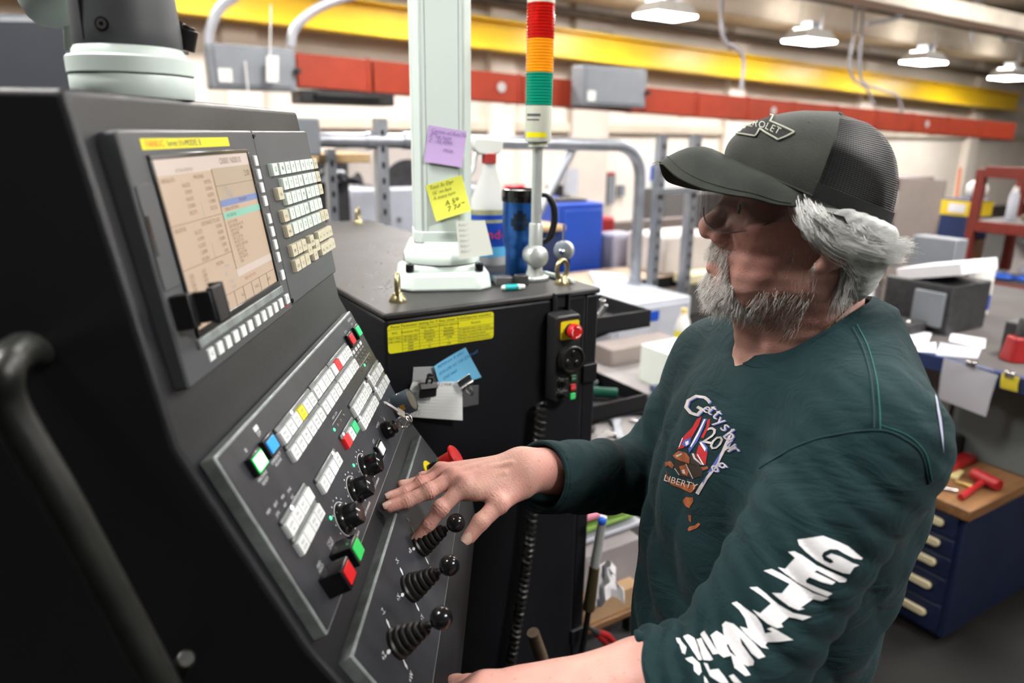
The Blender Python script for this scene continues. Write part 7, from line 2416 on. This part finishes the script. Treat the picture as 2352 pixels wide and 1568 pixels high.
rod('blue_fitting', 'blue plastic fitting at the left end of the upper tray', 'fitting', hall(1.10, 1.60, 1.18), hall(1.105, 1.60, 1.25), 0.014, M_dblue)
t = thing('screwdriver', 'screwdriver with clear yellow handle in the lower tray', 'screwdriver', hall(1.24, 1.57, 0.921))
MB().cyl(hall(1.20, 1.54, 0.942), hall(1.27, 1.60, 0.944), 0.019, 0.014, 8).build('handle', mat('amber_handle', (0.70, 0.55, 0.02), 0.15, trans=0.3), t, bevel=0.004)
MB().cyl(hall(1.27, 1.60, 0.944), hall(1.36, 1.68, 0.934), 0.004, None, 8).build('shank', M_stl, t)
rod('green_handle', 'dark green tool handle in the lower tray', 'tool', hall(1.22, 1.70, 0.940), hall(1.37, 1.58, 0.940), 0.016, mat('handle_green', (0.01, 0.09, 0.06), 0.4))
rod('silver_pen_tool', 'silver pen-shaped tool leaning above the lower tray', 'tool', hall(1.10, 1.56, 1.09), hall(1.32, 1.62, 0.972), 0.011, M_stl, None, 0.006)
# loose things on the tool bench
for k_ in range(4):
    p = hall(1.55 + 0.17 * k_, 1.86 + 0.06 * k_, 0.735)
    rod('blue_bar', ORD9[k_] + ' dark blue round bar on the tool bench, counted from the left', 'bar', p, p + BD * 0.22 - ND * 0.05, 0.014, M_dblue, 'blue bars on the tool bench')
for k_ in range(5):
    b, n = 1.42 + 0.10 * k_, 1.80 + 0.05 * (k_ % 3)
    mb = MB(HALL @ Matrix.Translation((b, n, 0.72)) @ Matrix.Rotation(RNG.uniform(0, 3), 4, 'Z'))
    mb.ball((0, 0, 0.025), 0.05, seg=12, rings=8, sc=(1.3, 0.7, 0.5)); mb.ball((0.06, 0.01, 0.02), 0.03, seg=10, rings=6, sc=(1.4, 0.5, 0.5))
    mb.build('work_glove', M_dark, label=ORD9[k_] + ' crumpled black glove from the left on the tool bench', cat='glove', group='gloves on the tool bench')
for k_ in range(6):
    b, n = 1.40 + 0.12 * k_, 1.70 + 0.04 * (k_ % 2)
    MB(HALL @ Matrix.Translation((b, n, 0.72)) @ Matrix.Rotation(R_(20 + 37 * k_), 4, 'Z')).prism([(-0.08, -0.012), (0.05, -0.012), (0.09, -0.022), (0.09, 0.022), (0.05, 0.012), (-0.08, 0.012)], 0, 0.014).build('steel_wrench', [M_stl, M_galv][k_ % 2], label=ORD9[k_] + ' flat steel wrench from the left on the tool bench', cat='wrench', group='wrenches on the tool bench', bevel=0.002)
slab('white_carton', 'pale green-white carton standing on the tool bench beside his shoulder', 'carton', mat('carton_white', (0.66, 0.72, 0.66), 0.7, var=0.04), 1.95, 2.28, 1.93, 2.12, 0.72, 0.875, 0.004)
slab('tool_chest', 'grey low tool chest behind the gloves on the tool bench', 'chest', M_taupe, 1.95, 2.35, 2.30, 2.44, 0.72, 0.80, 0.006)
# lower shelf full of odds and ends seen under the sleeve
t = thing('lower_shelf', 'wooden lower shelf crowded with odds and ends below the sleeve', 'shelf', HALL @ Matrix.Translation((1.15, 1.5, 0)))
MB(HALL).box(0.98, 1.50, 1.30, 1.60, 0.38, 0.40).build('shelf_board', M_wood, t, bevel=0.003)
MB(HALL).box(0.98, 1.50, 1.28, 1.60, 0.02, 0.05).build('shelf_foot', M_dark, t)
for b in (0.985, 1.47):
    MB(HALL).box(b, b + 0.025, 1.56, 1.60, 0.05, 0.38).build('shelf_post', M_dark, t)
slab('grey_carton', 'grey cardboard carton with red stripe on the lower shelf', 'carton', mat('carton_grey', (0.30, 0.27, 0.28), 0.7, var=0.1), 1.03, 1.30, 1.36, 1.58, 0.40, 0.58, 0.004)
slab('wood_offcut', 'brown wooden offcut at the front of the lower shelf', 'offcut', M_card, 1.06, 1.26, 1.31, 1.352, 0.40, 0.47, 0.003)
for k_, m in enumerate((mat('pink_strip', (0.60, 0.22, 0.30), 0.7), mat('green_strip', (0.22, 0.38, 0.08), 0.7), M_ltgrey)):
    slab('label_strip', ['pink printed card on the stacked cartons', 'green printed card under the pink one', 'pale card at the bottom of the card stack'][k_], 'card', m, 1.10, 1.34, 1.40, 1.56, 0.66 - 0.035 * k_, 0.672 - 0.035 * k_, 0.002, 'cards stacked on the carton')
slab('card_box', 'small dark box carrying the printed cards', 'box', M_dark, 1.12, 1.32, 1.42, 1.56, 0.582, 0.588, 0.002)
g = []
for i in range(7):
    g.append([at_n(1362 + (1420 - 1362) * j / 6 - (6 - i) * 1.5 + (14 if i > 3 and j > 3 else 0) * (j - 3) / 3, 1282 + 100 * i / 6 + 14 * math.sin(j * 1.1) + (j * 6 if i == 0 else 0), 1.24 + 0.015 * math.sin(j * 2 + i)) for j in range(7)])
MB().sheet(g, 0.003).build('paper_rag', M_paper, label='white crumpled paper wiper hanging below the sleeve', cat='wiper')
t = thing('pliers', 'red-handled pliers hanging low beside the forearm', 'pliers', at_n(1395, 1500, 1.25))
for k_, (a, b) in enumerate((((1368, 1450), (1412, 1478)), ((1372, 1458), (1398, 1498)))):
    MB().tube(bez([at_n(*a, 1.25), at_n((a[0] + b[0]) / 2 + 4, (a[1] + b[1]) / 2 - 5, 1.25), at_n(*b, 1.25)], 5), 0.009, 8).build('handle', M_bred, t)
MB().cyl(at_n(1372, 1452, 1.25), at_n(1352, 1440, 1.25), 0.010, 0.004, 8).build('jaws', M_dark, t)
t = thing('air_gun', 'silver air blow gun with blue cap hanging on the cabinet side', 'air gun', at_n(1345, 1420, 1.10))
q0, q1, q2, q3 = at_n(1386, 1180, 1.10), at_n(1366, 1300, 1.10), at_n(1352, 1400, 1.10), at_n(1320, 1568, 1.10)
MB().cyl(q0 * 0.96 + q1 * 0.04, q1, 0.0095, 0.0115, 14).build('barrel', M_sil, t, bevel=0.002)
MB().ball(at_n(1383, 1196, 1.085), 0.0098, seg=16, rings=10).build('blue_cap', mat('blue_jewel', (0.02, 0.10, 0.55), 0.2), t)
MB().cyl(q1, q2, 0.012, 0.014, 14).build('grip', mat('brass_dark', (0.10, 0.08, 0.04), 0.4, metal=0.6), t, bevel=0.002)
MB().tube(bez([q2, q2 * 0.5 + q3 * 0.5 + BD * 0.004, q3], 8), 0.007, 8).build('hose', M_rubber, t)
t = thing('hammer', 'hammer with worn wooden handle leaning at the cabinet foot', 'hammer', at_n(1300, 1700, 0.98))
MB().tube([at_n(1224, 1452, 0.98), at_n(1240, 1500, 0.98), at_n(1300, 1690, 0.98)], [0.0125, 0.0135, 0.012], 12).build('handle', mat('grimy_wood', (0.12, 0.085, 0.055), 0.6, var=0.3, vscale=30), t)
MB().cyl(at_n(1270, 1700, 0.98), at_n(1335, 1690, 0.98), 0.018).build('hammer_head', M_dark, t, bevel=0.003)
rod('hammer_rest', 'dark steel stand leg the hammer leans on', 'stand', at_n(1330, 1710, 1.02), np.array([*at_n(1330, 1710, 1.02)[:2], 0.0]), 0.02, M_dark)

# ------------------------------------------------------------------ right-hand side: rack, shelves, desk, drawers
rk = thing('pallet_rack', 'red steel pallet rack with loaded shelves at the right edge', 'rack', HALL @ Matrix.Translation((5.3, 2.0, 0)))
def rpost(b, n):
    MB(HALL).box(b, b + 0.06, n - 0.05, n, 0.0, 1.52).build('upright', M_rred, rk, bevel=0.004)
for b in (5.0, 5.55):
    rpost(b, 2.44); rpost(b, 1.45)
for z in (1.47, 1.13, 0.76):
    for b in (5.0, 5.57):
        MB(HALL).box(b, b + 0.04, 1.45, 2.39, z, z + 0.07).build('beam', M_rred, rk, bevel=0.004)
    if z < 1.4:
        MB(HALL).box(5.04, 5.57, 1.45, 2.42, z + 0.055, z + 0.068).build('deck', M_dkgrey, rk)
for n0, n1, z0, z1 in ((2.30, 1.95, 1.20, 1.46), (2.35, 1.95, 0.85, 1.12)):
    MB().tube([hall(5.56, n0, z0), hall(5.56, n1, z1)], 0.016, 8).build('brace', M_rred, rk)
MB(HALL).box(5.50, 5.54, 1.92, 1.98, 0.83, 1.47).build('brace', M_rred, rk)
def lump(name, label, cat, m, c, r, sc, group=None):
    return MB(HALL).ball(c, r, seg=14, rings=8, sc=sc).build(name, m, label=label, cat=cat, group=group)
for k_ in range(5):
    lump('brown_casting', ORD9[k_] + ' rough brown casting from the left on the red rack', 'casting', M_brown, (5.15 + 0.06 * (k_ % 2), 2.12 - 0.12 * k_, 1.232 - 0.002 * k_), 0.07, (0.9, 1.1, 0.5), 'castings on the red rack')
t = thing('aerosol_can', 'pale aerosol can behind the left upright of the rack', 'can', hall(5.25, 2.30, 1.198))
MB(HALL).lathe([(0.03, 1.199), (0.03, 1.36), (0.02, 1.38)], Matrix.Translation((5.25, 2.30, 0)), seg=16).build('can_body', M_ltgrey, t)
MB(HALL).lathe([(0.018, 1.38), (0.016, 1.41)], Matrix.Translation((5.25, 2.30, 0)), seg=14).build('nozzle_cap', M_white, t)
for k_ in range(5):
    lump('blue_bag', ORD9[k_] + ' blue plastic bag from the left on the red rack', 'bag', mat('bag_blue', (0.012, 0.07, 0.38), 0.4), (5.12 + 0.04 * (k_ % 2), 2.22 - 0.14 * k_, 0.852), 0.075, (0.8, 1.1, 0.32), 'blue bags on the red rack')
for k_ in range(3):
    lump('white_sack', ORD9[k_] + ' white sack from the left behind the blue bags', 'sack', M_ltgrey, (5.29, 2.10 - 0.22 * k_, 0.890), 0.11, (0.8, 1.0, 0.55), 'white sacks on the red rack')
slab('paper_carton', 'pale open carton below the upper shelf of the rack', 'carton', M_ivory, 5.40, 5.54, 2.02, 2.30, 0.83, 1.05, 0.01)
slab('rack_box', 'brown box on the floor level of the red rack', 'box', M_card, 5.15, 5.5, 1.75, 2.30, 0.0, 0.45, 0.01)
slab('rack_bin', 'black bin beside the brown box under the red rack', 'bin', M_dark, 5.15, 5.5, 1.46, 1.72, 0.0, 0.55, 0.01)
# taupe shelving
sh = thing('shelf_unit', 'taupe steel shelf unit with open shelves behind his hair', 'shelf unit', HALL @ Matrix.Translation((5.8, 3.2, 0)))
MB(HALL).box(5.5, 5.52, 2.88, 3.22, 0.0, 1.41).build('end_panel', M_taupe, sh, bevel=0.004)
MB(HALL).box(5.5, 5.52, 3.55, 3.60, 0.0, 1.41).build('corner_post', M_taupe, sh)
MB(HALL).box(5.95, 5.97, 3.22, 3.60, 0.0, 1.41).build('back_panel', M_taupe, sh)
for z in (0.10, 0.36, 0.62, 0.88, 1.14, 1.39):
    MB(HALL).box(5.50, 5.95, 3.22, 3.58, z, z + 0.02).build('shelf_board', M_taupe, sh)
for k_, (z, n, m) in enumerate(((1.16, 3.36, M_paper), (0.90, 3.40, M_dark), (0.64, 3.34, M_ltgrey), (0.64, 3.48, M_card), (0.38, 3.38, M_paper), (1.16, 3.50, M_dark))):
    slab('shelf_box', ['white box on the second shelf of the taupe unit', 'dark box on the third shelf of the taupe unit', 'pale box on the fourth shelf of the taupe unit', 'brown box on the fourth shelf of the taupe unit', 'white box low on the taupe unit', 'dark box at the far end of the second shelf'][k_], 'box', m, 5.56, 5.8, n - 0.05, n + 0.05, z, z + 0.13, 0.004)
rod('orange_pole', 'thin orange pole standing behind the taupe shelves', 'pole', at_n(2197, 455, 3.0), at_n(2206, 385, 3.0), 0.012, mat('pole_orange', (0.75, 0.25, 0.12), 0.6))
slab('pole_stand', 'tall grey stand that carries the orange pole', 'stand', M_taupe, *(lambda c: (BD @ c - 0.08, BD @ c + 0.08, 2.92, 3.08, 0.0, c[2]))(at_n(2197, 455, 3.0)), 0.004)
# stack of cartons: yellow and blue on top
for lab, z0, z1, n0, n1, m in (('blue carton with yellow lid between shelves and red rack', 1.04, 1.31, 2.50, 2.72, M_dblue), ('left tan carton below the blue and yellow one', 0.90, 1.04, 2.62, 2.72, M_card), ('right tan carton below the blue and yellow one', 0.90, 1.04, 2.50, 2.61, M_card)):
    t = thing('carton', lab, 'carton', HALL @ Matrix.Translation((5.3, n0, z0)))
    MB(HALL).box(5.2, 5.42, n0, n1, z0, z1).build('box', m, t, bevel=0.004)
    if 'lid' in lab:
        MB(HALL).box(5.195, 5.425, n0 - 0.004, n1 + 0.004, 1.20, 1.30).build('yellow_lid', mat('lid_yellow', (0.72, 0.52, 0.02), 0.5), t)
        MB(HALL).box(5.19, 5.195, n0 + 0.06, n1 - 0.05, 1.22, 1.28).build('white_sticker', M_paper, t)
slab('carton_table', 'dark table under the stacked cartons', 'table', M_dark, 5.15, 5.45, 2.48, 2.76, 0.0, 0.90, 0.006)
lump('white_jug', 'round white jug on top of the blue and yellow carton', 'jug', M_white, (5.3, 2.56, 1.375), 0.07, (1, 1, 0.95))
# desk
DZ = 0.94
t = thing('desk', 'long desk with grey top and blue edge behind his shoulder', 'desk', HALL @ Matrix.Translation((3.1, 1.3, 0)))
MB(HALL).box(2.66, 4.3, 0.80, 1.95, DZ - 0.03, DZ).build('desk_top', mat('desk_grey', (0.075, 0.066, 0.064), 0.75, var=0.15), t, bevel=0.004)
MB(HALL).box(2.63, 2.66, 0.80, 1.95, DZ - 0.05, DZ + 0.002).build('blue_edge', M_dblue, t)
MB(HALL).box(2.80, 2.83, 0.82, 1.28, 0.545, DZ - 0.05).build('side_board', mat('board_grey', (0.10, 0.11, 0.107), 0.8), t)
for b_l in (3.4, 4.2):
    MB(HALL).box(b_l, b_l + 0.05, 0.9, 0.95, 0.0, DZ - 0.03).build('desk_leg', M_dkgrey, t)
    MB(HALL).box(b_l, b_l + 0.05, 1.8, 1.85, 0.0, DZ - 0.03).build('desk_leg', M_dkgrey, t)
MB(HALL).box(2.80, 2.84, 1.30, 1.74, 0.545, DZ - 0.05).build('back_board', M_dkgrey, t, bevel=0.004)
def flat(label, px, z, m=M_paper, th=0.003, name='paper_sheet', group='papers on the desk', cat='paper'):
    Q = [at_z(x, y, z) for x, y in px]
    MB().sheet([[Q[0], Q[1]], [Q[3], Q[2]]], th).build(name, m, label=label, cat=cat, group=group)
flat('thick white manual open on the desk behind his shoulder', ((2030, 745), (2140, 765), (2128, 792), (2052, 790)), DZ + 0.008, th=0.014)
flat('white sheet lying in front of the open manual', ((2110, 790), (2160, 785), (2150, 808), (2105, 806)), DZ + 0.004)
flat('grey folder lying at the middle of the desk', ((2150, 785), (2255, 800), (2245, 822), (2150, 815)), DZ + 0.004, M_ltgrey)
flat('white sheet at the back right of the desk papers', ((2185, 765), (2265, 778), (2262, 800), (2180, 782)), DZ + 0.004)
# printer-like black letter trays
t = thing('letter_tray', 'black mesh letter tray stacked with white paper on the desk', 'letter tray', at_z(2150, 765, DZ))
MB(HALL).box(2.95, 3.25, 1.44, 1.72, DZ, DZ + 0.20).build('tray_case', M_dark, t, bevel=0.006)
MB(HALL).box(2.93, 2.95, 1.46, 1.58, DZ + 0.03, DZ + 0.17).build('grey_front', M_greybox, t, bevel=0.003)
MB(HALL @ Matrix.Translation((3.1, 1.56, DZ + 0.215)) @ Matrix.Rotation(R_(-14), 4, 'X')).box(-0.14, 0.14, -0.14, 0.12, 0, 0.05).build('paper_pile', M_paper, t, bevel=0.003)
t = thing('desk_phone', 'black desk phone with silver buttons in front of the letter tray', 'phone', at_z(2100, 745, DZ))
MB(HALL).box(2.80, 2.92, 1.50, 1.68, DZ + 0.001, DZ + 0.05).build('phone_base', M_dark, t, bevel=0.01)
for k_ in range(3):
    MB(HALL).ball((2.83, 1.53 + 0.05 * k_, DZ + 0.052), 0.009, seg=8, rings=5).build('button', M_chrome, t)
slab('binder', 'dark binder standing behind the letter tray', 'binder', M_greybox, 3.35, 3.45, 1.66, 1.86, DZ + 0.001, DZ + 0.33, 0.004)
t = thing('ink_jar', 'white jar with blue label on the desk behind the trays', 'jar', hall(3.5, 1.60, DZ))
MB(HALL).lathe([(0.05, DZ + 0.001), (0.05, DZ + 0.20), (0.04, DZ + 0.23)], Matrix.Translation((3.5, 1.60, 0)), seg=18).build('jar_body', M_white, t)
MB(HALL).lathe([(0.0506, DZ + 0.02), (0.0506, DZ + 0.09)], Matrix.Translation((3.5, 1.60, 0)), seg=18, cap0=False, cap1=False).build('jar_label', M_blue, t)
t = thing('red_tool', 'red and black power tool standing on the desk at the right edge', 'power tool', at_z(2335, 820, DZ))
c_ = at_z(2335, 828, DZ)
MB(Matrix.Translation(c_)).prism(rrect(-0.05, 0.05, -0.04, 0.04, 0.02), 0.0, 0.09, top=0.75).build('tool_body', M_bred, t, bevel=0.006)
MB(Matrix.Translation(c_)).lathe([(0.02, 0.09), (0.02, 0.15), (0.012, 0.16)], seg=14).build('chuck', M_dark, t)
slab('black_caddy', 'black open caddy left of the red power tool', 'caddy', M_dark, 2.86, 3.02, 1.06, 1.20, DZ + 0.001, DZ + 0.13, 0.006)
# papers clipped to the desk edge
def hang(label, px, b, m, name='hanging_sheet'):
    Q = [at_b(x, y, b) for x, y in px]
    MB().sheet([[Q[0], Q[1]], [(Q[0] + Q[3]) / 2 - BD * 0.006, (Q[1] + Q[2]) / 2 - BD * 0.006], [Q[3], Q[2]]], 0.002).build(name, m, label=label, cat='paper')
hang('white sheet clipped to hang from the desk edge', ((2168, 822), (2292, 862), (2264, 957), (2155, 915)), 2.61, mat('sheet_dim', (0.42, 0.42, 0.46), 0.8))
hang('yellow note clipped to the desk edge at far right', ((2302, 855), (2342, 866), (2336, 900), (2297, 890)), 2.61, mat('note_mustard', (0.62, 0.50, 0.03), 0.7), 'yellow_note')
for k_, p in enumerate(((2232, 836), (2320, 860))):
    c_ = at_b(*p, 2.60)
    MB(frame(c_, ND, ZV, -BD)).cbox((0, 0, 0.004), (0.03, 0.022, 0.012)).build('binder_clip', M_chrome, label=('chrome clip holding the hanging white sheet', 'chrome clip holding the yellow note')[k_], cat='clip', bevel=0.003)

# blue drawer cabinet with a wooden top
dc = thing('drawer_cabinet', 'low navy drawer cabinet with wooden top and cream handles at lower right', 'drawer cabinet', HALL @ Matrix.Translation((2.7, 1.3, 0)))
DB, DN = 2.39, 0.995
MB(HALL).box(DB + 0.012, 3.25, DN, 1.75, 0.03, 0.50).build('carcass', M_navy, dc, bevel=0.004)
MB(HALL).box(DB + 0.04, 3.2, DN + 0.03, 1.72, 0.0, 0.03).build('plinth', M_black, dc)
MB(HALL).box(DB - 0.012, 3.27, DN - 0.015, 1.77, 0.50, 0.54).build('wooden_top', M_wood, dc, bevel=0.004)
zs = [0.045, 0.155, 0.245, 0.325, 0.395, 0.465, 0.495]
zz_ = [(0.045, 0.150), (0.156, 0.255), (0.261, 0.335), (0.341, 0.405), (0.411, 0.490)]
hp_ = [at_b(*p, DB) for p in ((2130, 1428), (2148, 1345), (2162, 1278), (2172, 1232), (2183, 1192))]
for k_, (z0, z1) in enumerate(zz_):
    dr = MB(HALL).box(DB, DB + 0.014, DN + 0.02, 1.72, z0, z1).build('drawer_front', M_navy, dc, bevel=0.002)
    zc_ = (z0 + z1) / 2 + 0.006
    MB(HALL).prism(rrect(-0.28, 0.28, -0.013, 0.013, 0.012), 0, 0.014, Matrix(((0, 0, -1, DB), (-1, 0, 0, 1.335), (0, 1, 0, zc_), (0, 0, 0, 1)))).build('handle', mat('handle_cream', (0.48, 0.42, 0.27), 0.5, var=0.08), dr, bevel=0.003)
# tools on its top
t = thing('red_hammer', 'red dead-blow hammer lying on the wooden top', 'hammer', at_z(2230, 1140, 0.54))
a_, b_ = at_z(2205, 1150, 0.54), at_z(2262, 1112, 0.54)
MB().cyl(a_ + ZV * 0.014, b_ + ZV * 0.016, 0.012, 0.010, 10).build('handle', M_bred, t, bevel=0.002)
h0, h1 = at_z(2232, 1100, 0.54), at_z(2292, 1130, 0.54)
MB().cyl(h0 + ZV * 0.024, h1 + ZV * 0.024, 0.022, None, 14).build('hammer_head', M_bred, t, bevel=0.004)
slab('wood_block', 'upright pale wood block at the right edge of the drawer cabinet', 'block', M_oak, 2.84, 2.95, 1.02, 1.10, 0.541, 0.66, 0.004)
slab('stapler', 'black machine with red base behind the red hammer', 'tool', M_dark, 2.58, 2.79, 1.22, 1.34, 0.541, 0.63, 0.01)
slab('red_jack', 'red flat base in front of the black machine', 'tool', M_bred, 2.60, 2.78, 1.16, 1.21, 0.541, 0.57, 0.006)
rod('steel_file', 'bright steel file lying behind his back on the wooden top', 'file', at_z(2150, 1118, 0.548), at_z(2200, 1128, 0.548), 0.006, M_stl)
rod('brass_rod', 'brass coloured rod lying on the wooden top', 'rod', at_z(2195, 1105, 0.548), at_z(2235, 1118, 0.548), 0.006, mat('brass', (0.5, 0.36, 0.12), 0.3, metal=0.8))
flat('yellow papers under the tools behind his back', ((2160, 1070), (2215, 1080), (2200, 1098), (2150, 1088)), 0.545, mat('paper_yellow', (0.55, 0.48, 0.22), 0.8), group=None)
# chips and debris on the dark floor at lower left
mb = MB()
for i in range(160):
    p = at_z(RNG.uniform(20, 130), RNG.uniform(1390, 1568), 0.0)
    s = RNG.uniform(0.002, 0.008)
    mb.cbox((0, 0, s / 2), (s * 2, s, s), Matrix.Translation(p) @ Matrix.Rotation(RNG.uniform(0, 6), 4, 'Z'))
mb.build('floor_chips', mat('chips_dull', (0.30, 0.31, 0.32), 0.35, metal=0.6), label='metal chips scattered on the dark floor at lower left', cat='chips', kind='stuff')
